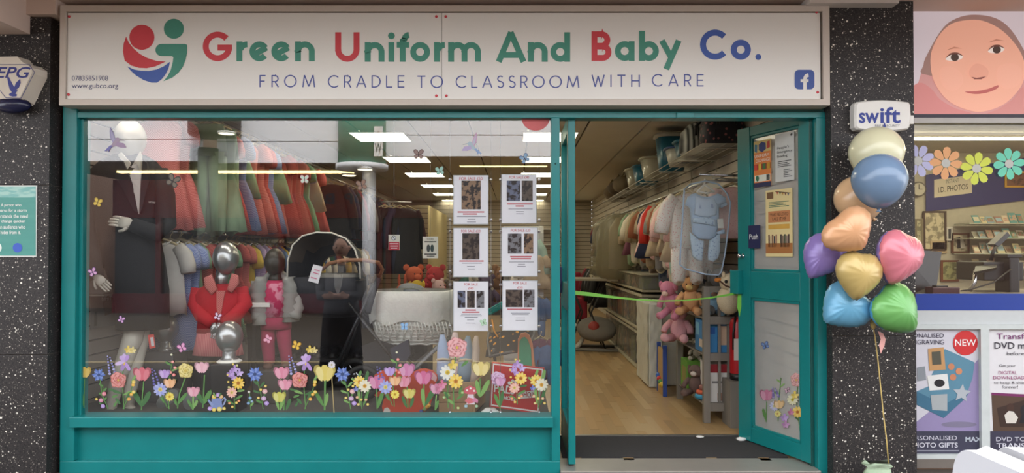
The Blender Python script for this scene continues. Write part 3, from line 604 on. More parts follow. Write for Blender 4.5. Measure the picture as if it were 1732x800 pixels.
layer('picture_nose', [(1640, 118), (1650, 108), (1662, 110), (1672, 120), (1668, 132), (1654, 133), (1641, 130)], (219, 156, 134), 5, bb)
layer('picture_nostril', [(1643, 130), (1652, 132), (1668, 129), (1660, 134), (1648, 134)], (120, 64, 58), 6, bb)
layer('picture_mouth', [(1632, 155), (1652, 154), (1672, 150), (1688, 144), (1686, 150), (1668, 157), (1648, 159)], (178, 92, 88), 5, bb)
for ex_, ey_, w_ in ((1614, 97, 15), (1685, 84, 14)):
    layer('picture_eye', [(ex_ - w_, ey_ + 3), (ex_ - 6, ey_ - 5), (ex_ + 6, ey_ - 6), (ex_ + w_, ey_ - 1), (ex_ + 7, ey_ + 5), (ex_ - 6, ey_ + 6)], (226, 214, 206), 5, bb)
    ellpx(B(), ex_ + 1, ey_, 7, 6.5, YN - 0.006).build('picture_iris', lit((70, 52, 44)), bb)
    layer('picture_lid', [(ex_ - w_, ey_ + 2), (ex_ - 6, ey_ - 7), (ex_ + 6, ey_ - 8), (ex_ + w_, ey_ - 2), (ex_ + 6, ey_ - 5), (ex_ - 6, ey_ - 4)], (104, 62, 52), 7, bb)
    layer('picture_brow', [(ex_ - 14, ey_ - 12), (ex_, ey_ - 18), (ex_ + 14, ey_ - 15), (ex_, ey_ - 15)], (186, 124, 102), 5, bb)
layer('picture_blanket', [(1530, 165), (1553, 140), (1575, 150), (1590, 168), (1615, 183), (1640, 193), (1530, 193)], (198, 128, 124), 4, bb)
layer('picture_blanket', [(1675, 193), (1690, 184), (1716, 166), (1735, 145), (1780, 150), (1780, 193)], (196, 132, 126), 4, bb)
w2 = setting('window_2', (U(1650, 770, YN).x, YN, 0))
FG = mat('grey_frame', (176, 172, 166), 0.4, metal=0.3); FG2 = mat('white_frame', (206, 212, 210), 0.45)
boxpx(B(), 1530, 2300, 199, 208, YN - 0.03, YN + 0.06).build('head_rail', FG, w2)
def panepx(n, x0, x1, y0, y1, Y, m, par): rectpx(B(), x0, x1, y0, y1, Y).build(n, m, par)
panepx('pane', 1530, 2300, 208, 497, YN, CLEAR, w2)
boxpx(B(), 1530, 2300, 497, 525, YN - 0.01, YN + 0.02).build('blue_band', pm((30, 62, 150), 0.3), w2)
boxpx(B(), 1530, 2300, 525, 556, YN - 0.008, YN + 0.02).build('white_panel', pm((196, 200, 200), 0.35), w2)
boxpx(B(), 1530, 2300, 549, 557, YN - 0.03, YN + 0.02).build('frame', FG2, w2)
boxpx(B(), 1661, 1673, 557, 776, YN - 0.03, YN + 0.02).build('frame', FG2, w2)
boxpx(B(), 1530, 2300, 769, 777, YN - 0.03, YN + 0.02).build('frame', FG2, w2)
boxpx(B(), 1530, 2300, 777, 792, YN - 0.04, YN + 0.02).build('bottom_rail', mat('rail_taupe', (120, 112, 104), 0.5), w2)
structure(boxpx(B(), 1530, 2300, 792, 815, YN - 0.02, YN + 0.1).build('wall_stall', mat('stall_brick', (176, 146, 126), 0.85, bump=0.2)))
def blk(b, x0, x1, y0, y1, Y): rectpx(b, x0, x1, y0, y1, Y); return b
def poster_parts(par, Y, items):
    par = next((c for c in par.children if c.name.startswith('sheet')), par)
    for it in items:
        b = B(); k = it[0]
        if k == 'r': rectpx(b, *it[1:5], Y - it[6] * 0.0008 if len(it) > 6 else Y - 0.0008); b.build('print_block', it[5] if not isinstance(it[5], tuple) else pm(it[5], 0.35), par)
        elif k == 'p': polypx(b, it[1], Y - 0.0008 * (it[3] if len(it) > 3 else 1)); b.build('print_shape', pm(it[2], 0.35), par)
        elif k == 'e': ellpx(b, it[1], it[2], it[3], it[4], Y - 0.0008 * (it[6] if len(it) > 6 else 1), 20); b.build('print_shape', pm(it[5], 0.35), par)
        elif k == 't': text_px(b, it[1], *it[2:6], Y - 0.004, bold=it[7] if len(it) > 7 else 0.0); b.build('lettering', pm(it[6], 0.35), par)
p1 = thing('gift_poster', 'lilac poster of engraved gifts with a red new badge in the photo shop front', 'poster', (U(1600, 769, YN).x, YN, U(1600, 769, YN).z))
YQ = YN - 0.005
boxpx(B(), 1530, 1661, 557, 769, YQ, YQ + 0.01).build('sheet', pm((210, 208, 216), 0.3), p1)
pp = lambda pts: [(1540 + x / 2.857, 520 + y / 2.857) for x, y in pts]
star = [(1627 + (16 if i % 2 == 0 else 7.5) * math.sin(PI * i / 5 + .1), 665 - (16 if i % 2 == 0 else 7.5) * math.cos(PI * i / 5 + .1)) for i in range(10)]
poster_parts(p1, YQ, [('p', [(1661, 600), (1661, 729), (1530, 729), (1580, 690), (1648, 615)], (150, 138, 178)), ('p', pp([(100, 330), (165, 200), (310, 265), (300, 340), (265, 440), (160, 535), (30, 470), (30, 405), (90, 380)]), (92, 138, 160), 2),
    ('p', pp([(30, 405), (160, 470), (290, 400), (265, 440), (160, 535), (30, 470)]), (66, 112, 138), 3), ('p', pp([(85, 200), (160, 192), (170, 300), (92, 306)]), (196, 150, 100), 4), ('p', pp([(102, 215), (146, 210), (150, 275), (106, 278)]), (86, 84, 72), 5),
    ('p', pp([(80, 330), (178, 320), (187, 395), (92, 402)]), (226, 226, 222), 4), ('e', 1589, 648, 9, 6.5, (40, 40, 42), 5), ('p', pp([(32, 290), (70, 284), (76, 350), (34, 356)]), (140, 146, 152), 4), ('p', pp([(97, 424), (178, 418), (178, 500), (105, 495)]), (168, 174, 176), 5), ('p', star, (176, 182, 188), 5),
    ('e', 1609, 620, 5.5, 5.5, (198, 132, 96), 4), ('e', 1622, 628, 5.5, 5.5, (206, 138, 100), 4), ('e', 1612, 638, 5.5, 5.5, (198, 130, 96), 4), ('e', 1633, 580, 21, 21, (206, 50, 52), 4), ('t', 'NEW', 1615.5, 1651, 574, 585, (242, 240, 236), .01),
    ('t', 'PERSONALISED', 1521, 1596.5, 564, 571, (56, 50, 74)), ('t', 'ENGRAVING', 1538, 1597, 574.5, 582.5, (56, 50, 74)), ('e', 1622, 718, 30, 5, (128, 122, 146), 3), ('r', 1530, 1661, 729, 769, (66, 66, 84), 4),
    ('t', 'PERSONALISED', 1536, 1618.5, 737, 744.5, (206, 206, 216)), ('t', 'PHOTO GIFTS', 1539, 1620, 748.5, 757, (214, 214, 222), .01), ('t', 'MAX', 1633, 1660, 739, 747, (188, 196, 206), .03), ('r', 1540, 1622, 761.5, 763, (160, 160, 172), 5)])
p2_ = thing('transfer_poster', 'white poster about transferring discs with a wedding photograph in the photo shop front', 'poster', (U(1740, 769, YN).x, YN, U(1740, 769, YN).z))
boxpx(B(), 1673, 1800, 557, 769, YQ, YQ + 0.01).build('sheet', pm((222, 220, 222), 0.3), p2_)
poster_parts(p2_, YQ, [('t', 'Transform', 1686, 1762, 564, 573.5, (120, 60, 110), .01), ('t', 'DVD memories', 1682, 1790, 579, 590, (54, 50, 62), .01), ('t', "before it's lost", 1703, 1768, 595, 601, (70, 66, 76)), ('t', 'Get your', 1690, 1718, 616, 622, (70, 66, 76)), ('t', 'DIGITAL', 1689, 1720, 627.5, 633, (150, 52, 110)), ('t', 'DOWNLOAD', 1680, 1733, 636, 641.5, (150, 52, 110)),
    ('t', 'to keep & share', 1681, 1738, 645, 651, (70, 66, 76)), ('t', 'forever!', 1695, 1722, 652, 657, (70, 66, 76)), ('p', [(1677, 666), (1800, 674), (1800, 730), (1680, 730)], (86, 66, 54), 2), ('p', [(1677, 664), (1800, 670), (1800, 676), (1677, 668)], (120, 44, 96), 3),
    ('p', [(1686, 690), (1735, 676), (1760, 700), (1740, 722), (1692, 722)], (60, 44, 38), 3), ('e', 1709, 690, 6, 8, (70, 48, 40), 4), ('p', [(1699, 702), (1706, 695), (1714, 696), (1722, 706), (1718, 716), (1702, 716)], (212, 206, 196), 5), ('e', 1732, 694, 6, 9, (40, 38, 42), 4), ('p', [(1724, 716), (1728, 702), (1740, 702), (1742, 716)], (36, 36, 42), 4),
    ('r', 1673, 1800, 729, 769, (62, 60, 78), 4), ('t', 'DVD TO DIGITAL', 1685, 1790, 739, 746.5, (206, 206, 216)), ('t', 'TRANSFERS', 1685.5, 1765, 749.5, 757.5, (214, 214, 222), .01), ('r', 1690, 1760, 762, 763.5, (160, 160, 172), 5)])
# flower cut-outs on the neighbour's glass
for x, y, r, c, w in ((1553, 272, 28, (196, 196, 232), 'lilac paper flower half hidden by the granite pillar'), (1600, 276, 28, (236, 176, 124), 'peach paper flower on the photo shop window'), (1652, 285, 28, (216, 226, 92), 'lime paper flower on the photo shop window'), (1707, 277, 27, (118, 216, 186), 'mint paper flower on the photo shop window')):
    t = thing('paper_flower', w, 'flower cutout', U(x, y, YN - 0.012), group='paper flowers on the photo shop glass'); m = mat('card_%d_%d' % (c[0], c[1]), c, 0.7, var=0.03); k0 = random.random()
    for k in range(8):
        a = k0 + k * PI / 4; b = B(); pts = []
        for i in range(10):
            q = 2 * PI * i / 10; u = r * .62 + math.cos(q) * r * .38; v = math.sin(q) * r * .23 * (1 + .35 * math.cos(q)); pts.append(U(x + u * math.cos(a) - v * math.sin(a), y + u * math.sin(a) + v * math.cos(a), YN - 0.012 - .0004 * (k % 2)))
        b.prism(pts, (0, 0.001, 0)).build('petal', m, t)
    b = B(); b.prism([U(x + r * .27 * math.cos(2 * PI * i / 14), y + r * .27 * math.sin(2 * PI * i / 14), YN - 0.0145) for i in range(14)], (0, 0.001, 0)).build('centre', mat('card_grey', (206, 206, 200), 0.7), t)
# neighbour interior
Xn0 = 2.37
structure(B().box(Xn0 - 0.05, Xn0, YN + 0.1, 3.6, -0.03, 2.8).build('wall_photo_side', mat('photo_wall', (186, 180, 166), 0.7)))
structure(B().box(Xn0, 6.2, 3.5, 3.6, -0.03, 2.8).build('wall_photo_back', MATS['photo_wall']))
structure(B().box(6.2, 6.3, 0.1, 3.6, -0.03, 2.8).build('wall_photo_far', MATS['photo_wall']))
structure(B().box(Xn0, 6.2, 0.1, 3.5, -0.1, -0.03).build('floor_photo', mat('photo_floor', (110, 96, 80), 0.6)))
zcn = 2.42
structure(B().box(Xn0, 6.2, 0.1, 3.5, zcn, zcn + 0.1).build('ceiling_photo', mat('photo_ceiling', (206, 198, 182), 0.7)))
for i, (yy, w) in enumerate(((0.55, 'nearest the photo shop glass'), (1.35, 'in the middle of the photo shop ceiling'), (2.3, 'deepest in the photo shop'))):
    t = thing('strip_light', 'bright linear ceiling light ' + w, 'light', (4, yy, zcn - 0.05))
    B().box(2.5, 6.0, yy - 0.05, yy + 0.05, zcn - 0.03, zcn - 0.001).build('housing', WHITE, t)
    B().box(2.5, 6.0, yy - 0.04, yy + 0.04, zcn - 0.045, zcn - 0.03).build('diffuser', glow('photo_strip_glow', (255, 244, 205), 13), t)
YW = 3.48
tag(polypx(B(), [(1566, 358), (1760, 336), (1760, 262), (1566, 296)], YW).build('blue_board', pm((32, 40, 108), 0.5)), 'navy wall board behind the photo shop counter', 'board')
ip = thing('id_photo_sign', 'cream plaque reading instant photos on the navy board', 'sign', U(1612, 334, YW))
polypx(B(), [(1580, 334.5), (1644, 326.5), (1644, 296), (1580, 304)], YW - 0.004).build('plaque', pm((206, 196, 178)), ip)
def slant(b, s, x0, x1, yb0, yb1, h, Y):
    p, q = U(x0, yb0, Y), U(x1, yb1, Y); ex = (q - p); w = ex.length; ex.normalize(); hz = U(x0, yb0 - h, Y).z - p.z
    return fit_text(b, s, (p + q) / 2, ex, EZ, w, hz)
slant(B(), 'INSTANT', 1600, 1622, 310.5, 308, 7, YW - 0.006).build('lettering', pm((120, 120, 116)), ip)
slant(B(), 'I.D. PHOTOS', 1587, 1637, 326, 320, 9.5, YW - 0.006).build('lettering', pm((52, 50, 48)), ip)
ck = thing('wall_clock', 'round grey wall clock beside the navy board', 'clock', U(1554, 320, YW))
c_ = U(1554, 320, YW - 0.03); rr = 0.085
ck2 = B().tube([c_ + Vector((0, 0.03, 0)), c_], [rr, rr], 24); ck2.build('case', mat('clock_grey', (120, 118, 112), 0.5), ck)
B().poly(disc_pts(c_ + Vector((0, -.002, 0)), rr * .82, 24)).build('face', pm((186, 182, 170)), ck)
B().box(c_.x - .003, c_.x + .003, c_.y - .005, c_.y - .003, c_.z, c_.z + .055).build('hand', BLACK, ck); B().box(c_.x, c_.x + .04, c_.y - .005, c_.y - .003, c_.z - .003, c_.z + .003).build('hand', BLACK, ck)
# glass shelves with cards, frames on the wall
SHG = mat('shelf_glass', (176, 178, 166), 0.2, var=0.05)
for i, (y, w) in enumerate(((377, 'top'), (402, 'second'), (428, 'third'), (453, 'lowest'))):
    p = U(1640, y, 3.2)
    tag(B().box(p.x, 6.0, 3.2, 3.46, p.z - 0.012, p.z).build('glass_shelf', SHG), w + ' glass shelf of cards in the photo shop', 'shelf', 'photo shop shelves')
cardc = [(196, 190, 176), (150, 176, 190), (206, 196, 160), (180, 150, 130), (120, 140, 110), (210, 208, 200), (160, 120, 110), (96, 150, 150)]
shn = {377: 'top', 402: 'second', 428: 'third', 453: 'lowest'}
for y in (377, 402, 428, 453):
    x = 1646 + (y % 5); k = 0; done = False
    while x < 1732:
        wpx = random.uniform(8, 13); hpx = random.uniform(12, 19); Yc = 3.24 + random.uniform(0, .1)
        hp = (y in (377, 428, 453)) and 1694 < x < 1716 and not done; done = done or hp
        c = random.choice(cardc) if not hp else (206, 190, 168)
        bc = thing('greeting_card', ('half price placard standing' if hp else 'small greeting card standing %s' % ORD[min(k, 11)].replace('window', 'pillar')) + ' on the %s photo shop shelf' % shn[y], 'card', U(x + wpx / 2, y - 1, Yc), group='cards on the photo shop shelves')
        p, q = U(x, y - 1, Yc), U(x + wpx, y - hpx, Yc); zs_ = U(1640, y, 3.2).z + .001; hh = q.z - p.z
        B().prism([(p.x, Yc, zs_), (q.x, Yc, zs_), (q.x, Yc + .05, zs_ + hh), (p.x, Yc + .05, zs_ + hh)], (0, .006, 0)).build('card', pm(c), bc)
        if hp:
            fit_text(B(), 'HALF', ((p.x + q.x) / 2, Yc + .018, zs_ + hh * .5), EX, EZ, (q.x - p.x) * .8, hh * .16).build('lettering', pm((170, 60, 56)), bc); fit_text(B(), 'PRICE', ((p.x + q.x) / 2, Yc + .008, zs_ + hh * .26), EX, EZ, (q.x - p.x) * .8, hh * .16).build('lettering', pm((170, 60, 56)), bc)
        else:
            B().poly([(p.x + .006, Yc + .008, zs_ + hh * .25), (q.x - .006, Yc + .008, zs_ + hh * .25), (q.x - .006, Yc + .036, zs_ + hh * .8), (p.x + .006, Yc + .036, zs_ + hh * .8)]).build('picture', mat('card_art_%d' % (k % 4), cardc[(k * 3) % 8], 0.5, col2=cardc[(k * 5 + 2) % 8], kind='blotch', scale=40), bc)
        x += wpx + random.uniform(1, 4); k += 1
for x0, x1, y0, y1, cf, ci, w in ((1562, 1601, 357, 424, (60, 44, 36), (196, 186, 160), 'tall dark frame with a pale print on the photo shop wall'), (1601, 1612, 384, 407, (206, 204, 200), (60, 64, 72), 'narrow white frame beside the tall dark frame'), (1610, 1640, 394, 428, (96, 60, 40), (196, 186, 166), 'brown frame with a wedding couple picture'), (1592, 1622, 440, 476, (104, 56, 36), (140, 140, 100), 'reddish brown frame low on the photo shop wall'), (1574, 1602, 407, 428, (180, 160, 130), (130, 96, 66), 'small beige picture propped under the tall frame'), (1548, 1562, 370, 424, (120, 112, 90), (170, 166, 140), 'narrow mirror frame next to the granite pillar'), (1700, 1740, 290, 317, (196, 150, 50), (120, 80, 60), 'yellow framed picture under the mint paper flower')):
    t = thing('picture_frame', w, 'frame', U((x0 + x1) / 2, y1, 3.47)); Yf = 3.47; e = 3
    for a in ((x0, x1, y0, y0 + e), (x0, x1, y1 - e, y1), (x0, x0 + e, y0 + e, y1 - e), (x1 - e, x1, y0 + e, y1 - e)): boxpx(B(), *a, Yf, Yf + 0.02).build('frame_bar', pm(cf, 0.4), t)
    boxpx(B(), x0 + e, x1 - e, y0 + e, y1 - e, Yf + 0.006, Yf + 0.016).build('print', mat('frame_art_%d' % x0, ci, 0.3, col2=tuple(int(v * .7) for v in ci), kind='blotch', scale=14), t)
    if 'wedding' in w:
        polypx(B(), [(1622, 420), (1624, 404), (1628, 402), (1634, 420)], Yf + .005).build('print_shape', pm((236, 232, 226)), t); polypx(B(), [(1619, 420), (1619, 402), (1624, 400), (1625, 420)], Yf + .004).build('print_shape', pm((40, 38, 40)), t)
mo = thing('till_monitor', 'black till monitor seen from behind in the photo shop window', 'monitor', U(1570, 497, 0.45))
polypx(B(), [(1540, 497), (1583, 494), (1592, 426), (1540, 420)], 0.45)
B().prism([U(1520, 493, 0.42), U(1583, 493, 0.5), U(1593, 426, 0.55), U(1520, 420, 0.42)], (0, 0.03, 0)).build('shell', mat('monitor_black', (24, 23, 26), 0.35), mo)
B().prism([U(1545, 497, 0.45), U(1575, 497, 0.45), U(1572, 480, 0.5), U(1550, 480, 0.5)], (0, 0.06, 0)).build('stand', BLACK, mo)
ps = thing('photo_kiosk', 'black counter kiosk with tilting scanner arm in the photo shop', 'machine', U(1690, 497, 0.6))
bevpx(B(), 1664, 1732, 443, 475, 0.6, 0.9).build('body', BLACK, ps)
bevpx(B(), 1708, 1725, 436, 500, 0.55, 0.7).build('upright', BLACK, ps)
bevpx(B(), 1704, 1729, 430, 436, 0.55, 0.7, .004).build('upright_cap', BLACK, ps)
B().prism([U(1682, 413, 0.7), U(1690, 417, 0.7), U(1709, 398, 0.72), U(1704, 392, 0.72)], (0, .08, 0)).build('scanner_head', BLACK, ps)
B().tube([U(1676, 440, .7), U(1680, 425, .7), U(1687, 412, .72)], .012, 8).build('arm', BLACK, ps)
B().prism([U(1648, 460, 0.5), U(1686, 452, 0.5), U(1686, 447, 0.6), U(1650, 450, 0.6)], (0, .01, -.02)).build('tray', BLACK, ps)
B().tube([U(1710, 455, .54), U(1680, 478, .5), U(1640, 490, .5), U(1625, 492, .5)], .005, 6).build('cable', BLACK, ps)
B().tube([U(1650, 458, .6), U(1648, 478, .6), U(1640, 492, .6)], .014, 8).build('leg', CHROME, ps)
cp = U(1540, 497, .3)
tag(boxpx(B(), 1530, 2300, 498, 512, 0.3, 1.0).build('shop_counter', mat('counter_grey', (128, 118, 104), 0.5)), 'grey counter top inside the photo shop window', 'counter')
bk = thing('card_reader', 'dark red card reader block on the photo shop counter', 'machine', U(1600, 497, .35)); bevpx(B(), 1578, 1624, 486, 497, .35, .44, .006).build('body', mat('maroon', (70, 26, 30), 0.4), bk); bevpx(B(), 1584, 1604, 483, 486, .37, .42, .003).build('cradle', BLACK, bk)
# ------------------------------------------------------------------ alarm boxes and notice on the pillars
YA = -0.12
al = thing('alarm_box', 'cream hexagonal alarm box with blue letters and eagle on the granite pillar', 'alarm box', U(20, 176, YA))
def hexr(k, Y, gx=0): return [U(22 + (x - 22) * k + gx, 142 + (y - 142) * k, Y) for x, y in ((-18, 104), (62, 102), (76, 124), (50, 176), (-6, 176), (-32, 124))]
CRW = mat('aged_white', (226, 216, 200), 0.4, var=0.06)
b = B(); r1 = [U(x, y, YA) for x, y in ((-20, 103), (50, 102), (58, 112), (70, 114), (80, 121), (80, 132), (58, 177), (-10, 177), (-38, 126))]
r2 = [p + Vector((0, -.09, 0)) for p in [U(x, y, YA) for x, y in ((-20, 104), (48, 103), (56, 112), (64, 116), (72, 122), (72, 131), (52, 172), (-8, 174), (-36, 126))]]
b.loft([r1, r2], sm=False).build('housing', CRW, al)
ya = YA - 0.0912
out = [(-14, 109), (50, 108.5), (59, 122.5), (36, 166.5), (10, 166), (-24, 126)]; inn = [(-13, 110), (49.2, 109.5), (57.8, 122.5), (35.3, 165.5), (10.6, 165), (-22.6, 126)]
b = B()
for i in range(6): j = (i + 1) % 6; polypx(b, [out[i], out[j], inn[j], inn[i]], ya)
b.build('outline', pm((44, 46, 110)), al)
b = B(); text_px(b, 'EPG', -8, 52, 113, 132, ya, shear=0.3, bold=0.015); b.build('lettering', pm((48, 52, 128)), al)
b = B(); polypx(b, [(12, 131), (15, 130), (20, 140), (24, 147), (27, 140), (34, 133), (35, 140), (32, 148), (27, 152), (30, 153), (26, 158), (29, 160), (28, 163), (22, 163.5), (16, 162), (15, 159), (20, 156), (16, 150), (14, 142)], ya); b.build('eagle', pm((54, 62, 140)), al)
b = B(); c0 = U(22, 178, YA - .05); b.ball(c0, (.105, .05, .05), 16, 8).build('beacon', mat('navy_lens', (26, 30, 66), 0.2), al)
sw = thing('alarm_box', 'white rounded alarm box with blue lettering above the balloons', 'alarm box', U(1484, 224, YA))
b = B(); ring = [(1441, 176), (1460, 173.5), (1484, 172.5), (1508, 173.5), (1527, 176), (1531, 180), (1532, 198), (1530, 217), (1526, 222), (1508, 224.5), (1484, 226), (1460, 224.5), (1442, 222), (1438, 218), (1437, 198), (1438, 180)]
r1 = [U(x, y, YA) for x, y in ring]; r2 = [p + Vector((0, -.05, 0)) for p in r1]; r3 = [U(1484 + (x - 1484) * .94, 199 + (y - 199) * .92, YA) + Vector((0, -.062, 0)) for x, y in ring]
b.loft([r1, r2, r3], sm=False).build('housing', WHITE, sw)
ys = YA - .0632; text_px(B(), 'sw', 1453, 1487, 190.5, 208.5, ys, bold=.02).build('lettering', pm((48, 66, 150)), sw); text_px(B(), 'ift', 1489, 1523, 181, 208.5, ys, bold=.02).build('lettering', pm((48, 66, 150)), sw)
b = B(); text_px(b, 'FIRE & SECURITY', 1480, 1522, 210.5, 214.5, ys); b.build('lettering', pm((110, 112, 120)), sw)
b = B(); polypx(b, [(1493, 215), (1499, 215), (1496, 206)], ys); b.build('print_shape', pm((48, 66, 150)), sw)
bevpx(B(), 1533, 1546, 195, 210, YA - .03, YA, .004).build('junction_box', WHITE, sw)
no = thing('teal_notice', 'teal water picture notice with white lettering on the granite pillar', 'notice', U(15, 435, YA - .004))
boxpx(B(), -34, 62.5, 313.5, 434.5, YA - .004, YA).build('sheet', pm((226, 226, 222)), no)
rectpx(B(), -32, 60.5, 315.5, 432.5, YA - .005).build('print_block', mat('sea_print', (62, 138, 130), 0.4, col2=(84, 156, 144), scale=9, stretch=(0.4, 1, 4)), no)
rectpx(B(), -32, 60.5, 315.5, 334, YA - .0056).build('print_block', mat('wave_print', (120, 178, 172), 0.4, col2=(160, 200, 190), kind='blotch', scale=16, stretch=(0.5, 1, 3)), no)
for i, (s, x0, x1) in enumerate((('A person who', 1.5, 36), ('prepares for a storm', -11, 45), ('understands the need', -13, 47), ('for change quicker', -8, 43), ('than audience who', -8, 43), ('hides from it.', 1, 35))):
    text_px(B(), s, x0, x1, 344 + 9.1 * i, 350.5 + 9.1 * i, YA - .0062, bold=.012).build('lettering', pm((230, 234, 230)), no)
ellpx(B(), 29.5, 419, 8, 8, YA - .0062, 20).build('badge', pm((58, 92, 190)), no); ellpx(B(), -5, 419, 8, 9, YA - .0062, 12).build('badge', pm((226, 230, 228)), no)
# ------------------------------------------------------------------ balloons
def gloss(name, c, rough=0.25, metal=0.0, coat=0.3): return mat(name, c, rough, metal=metal, var=0.03, coat=coat)
def latex(label, x, y, r, c, Y, tail):
    Rw = r * (Y - CAMY) / FPX; c0 = U(x, y, Y); t = thing('round_balloon', label, 'balloon', c0, group='latex balloons')
    tv = (U(*tail, Y) - c0); M = Vector((0, 0, -1)).rotation_difference(tv.normalized()).to_matrix()
    b = B(); prof = []
    for i in range(19):
        a = PI * i / 18; z = math.cos(a); rr_ = math.sin(a)
        if z < 0: z *= 1.12; rr_ *= (1 - .1 * min(1, -z))
        prof.append((max(rr_ * Rw, .0008), z * Rw))
    prof = prof[::-1]; b.lathe((0, 0, 0), prof, 26); b.v = [c0 + M @ v for v in b.v]
    b.build('skin', gloss('latex_%d' % c[0], c), t)
    b = B(); b.lathe((0, 0, 0), [(.016, -1.24 * Rw), (.006, -1.17 * Rw), (.012, -1.08 * Rw)], 12); b.v = [c0 + M @ v for v in b.v]; b.build('neck', MATS['latex_%d' % c[0]], t)
latex('pale yellow latex balloon at the top of the bunch', 1482, 258, 43.5, (226, 222, 186), -0.33, (1486, 330))
latex('blue grey latex balloon in front of the pale yellow one', 1487, 304, 44, (116, 142, 172), -0.52, (1486, 360))
latex('peach latex balloon behind the blue grey one', 1451, 335, 38, (228, 186, 142), -0.26, (1484, 378))
def heart(label, x, y, w, h, rot, yaw, pitch, c, back, Y):
    s = (Y - CAMY) / FPX; t = thing('foil_balloon', label, 'balloon', U(x, y, Y), group='foil heart balloons'); n = 56
    pts = []
    for i in range(n):
        a = 2 * PI * i / n; hx = 16 * math.sin(a) ** 3; hy = 13 * math.cos(a) - 5 * math.cos(2 * a) - 2 * math.cos(3 * a) - math.cos(4 * a)
        pts.append((hx / 16 * 1.0, (hy + 2.5) / 14.5))
    pts = [((px_ * .46 + .54 * math.sin(2 * PI * i / n)), (pz * .4 + .6 * math.cos(2 * PI * i / n))) for i, (px_, pz) in enumerate(pts)]
    M = Matrix.Rotation(yaw, 3, 'Z') @ Matrix.Rotation(pitch, 3, 'X') @ Matrix.Rotation(rot, 3, 'Y'); c0 = U(x, y, Y)
    def skin(sg_):
        b = B(); rings = []; K = 14
        for j in range(1, K + 1):
            q = math.sin(PI / 2 * j / K); ring = []
            for i, (u, v) in enumerate(pts):
                th_ = 2 * PI * i / n; ed = q ** 5
                wob = 1 + .022 * ed * math.cos(23 * th_) ; dep = .62 * (1 - q ** 2) ** .55
                dep += .05 * math.cos(15 * th_ + 1.3 * math.sin(3 * th_)) * (q ** 3) * (1 - q) * 3.0 + .012 * ed * math.sin(23 * th_)
                ring.append(c0 + M @ Vector((u * q * wob * w / 2 * s, sg_ * dep * min(w, h) / 2 * s, v * q * wob * h / 2 * s)))
            rings.append(ring)
        b.loft(rings if sg_ < 0 else rings, caps=False); tip = len(b.v); b._add([c0 + M @ Vector((0, sg_ * .62 * min(w, h) / 2 * s, 0))], [], True)
        for i in range(n): b.f.append([tip, (i + 1) % n, i]); b.mi.append(0); b.sm.append(True)
        return b
    skin(-1).build('front_skin', mat('foil_%d_%d' % (c[0], c[2]), c, 0.34, metal=0.15, var=0.02, coat=0.25), t)
    skin(1).build('back_skin', mat('foil_%d_%d' % (back[0], back[2]), back, 0.34, metal=0.15, var=0.02, coat=0.25), t)
heart('peach foil heart balloon over the gold one', 1435, 391, 92, 78, -0.7, 0.0, 0.1, (220, 166, 122), (220, 166, 122), -0.50)
heart('purple foil heart balloon beside the door jamb', 1392, 433, 68, 86, 0.5, -0.45, 0.0, (146, 124, 190), (146, 124, 190), -0.30)
heart('rose pink foil heart balloon with a lilac back', 1520, 434, 90, 98, 0.35, 0.3, 0.05, (220, 128, 142), (150, 130, 206), -0.46)
heart('gold foil heart balloon in the middle of the bunch', 1452, 464, 80, 88, 0.15, 0.05, 0.0, (198, 172, 108), (198, 172, 108), -0.46)
heart('sky blue foil heart balloon below the purple one', 1430, 518, 84, 86, 0.9, -0.2, -0.1, (108, 172, 206), (120, 180, 110), -0.33)
heart('green foil heart balloon with a blue back', 1514, 524, 88, 96, -0.7, 0.25, -0.1, (106, 170, 92), (90, 170, 214), -0.42)
sr = thing('balloon_string', 'yellow ribbon string running down from the balloons to the weight', 'string', U(1503, 788, -.3))
pth = [U(x, y, yy) for x, y, yy in ((1476, 546, -.36), (1480, 570, -.3), (1485, 610, -.28), (1489, 650, -.28), (1494, 700, -.28), (1499, 740, -.29), (1503, 784, -.3))]
B().tube(pth, .0035, 6).build('cord', mat('raffia', (206, 178, 110), 0.6), sr)
B().tube([U(1503, 784, -.3), U(1494, 789, -.31), U(1486, 791, -.32)], .003, 6).build('knot_end', MATS['raffia'], sr)
tg = thing('gift_tag', 'small pink ribbon tag hanging under the balloons', 'tag', U(1491, 596, -.34))
b = B(); b.prism([U(x, y, -.34) for x, y in ((1485, 560), (1494, 564), (1498, 574), (1496, 585), (1490, 598), (1487, 584), (1490, 574))], (0, .002, 0)); b.build('ribbon', pm((236, 176, 168)), tg)
b = B(); b.ball(U(1477, 548, -.34), (.016, .016, .03), 10, 6).build('knot', MATS['raffia'], tg)
tw = thing('balloon_weight', 'balloon weight wrapped in pale green tissue at the pillar foot', 'weight', U(1484, 812, -.3))
b = B(); rings = []
c0 = U(1484, 815, -.3)
for j, (rr_, z) in enumerate(((.05, 0), (.07, .02), (.075, .05), (.06, .075), (.05, .085), (.08, .105))):
    rings.append([c0 + Vector(((rr_ + (.012 * math.sin(5 * a + j) if j > 2 else 0)) * math.cos(a), (rr_ + (.012 * math.cos(4 * a) if j > 2 else 0)) * .7 * math.sin(a), z + (.012 * math.sin(3 * a) if j > 3 else 0))) for a in [2 * PI * k / 20 for k in range(20)]])
b.loft(rings).build('tissue', mat('tissue_green', (176, 196, 166), 0.7, var=0.1), tw)
B().ball(c0 + Vector((0, 0, .04)), .045, 12, 8).build('core', WHITE, tw)
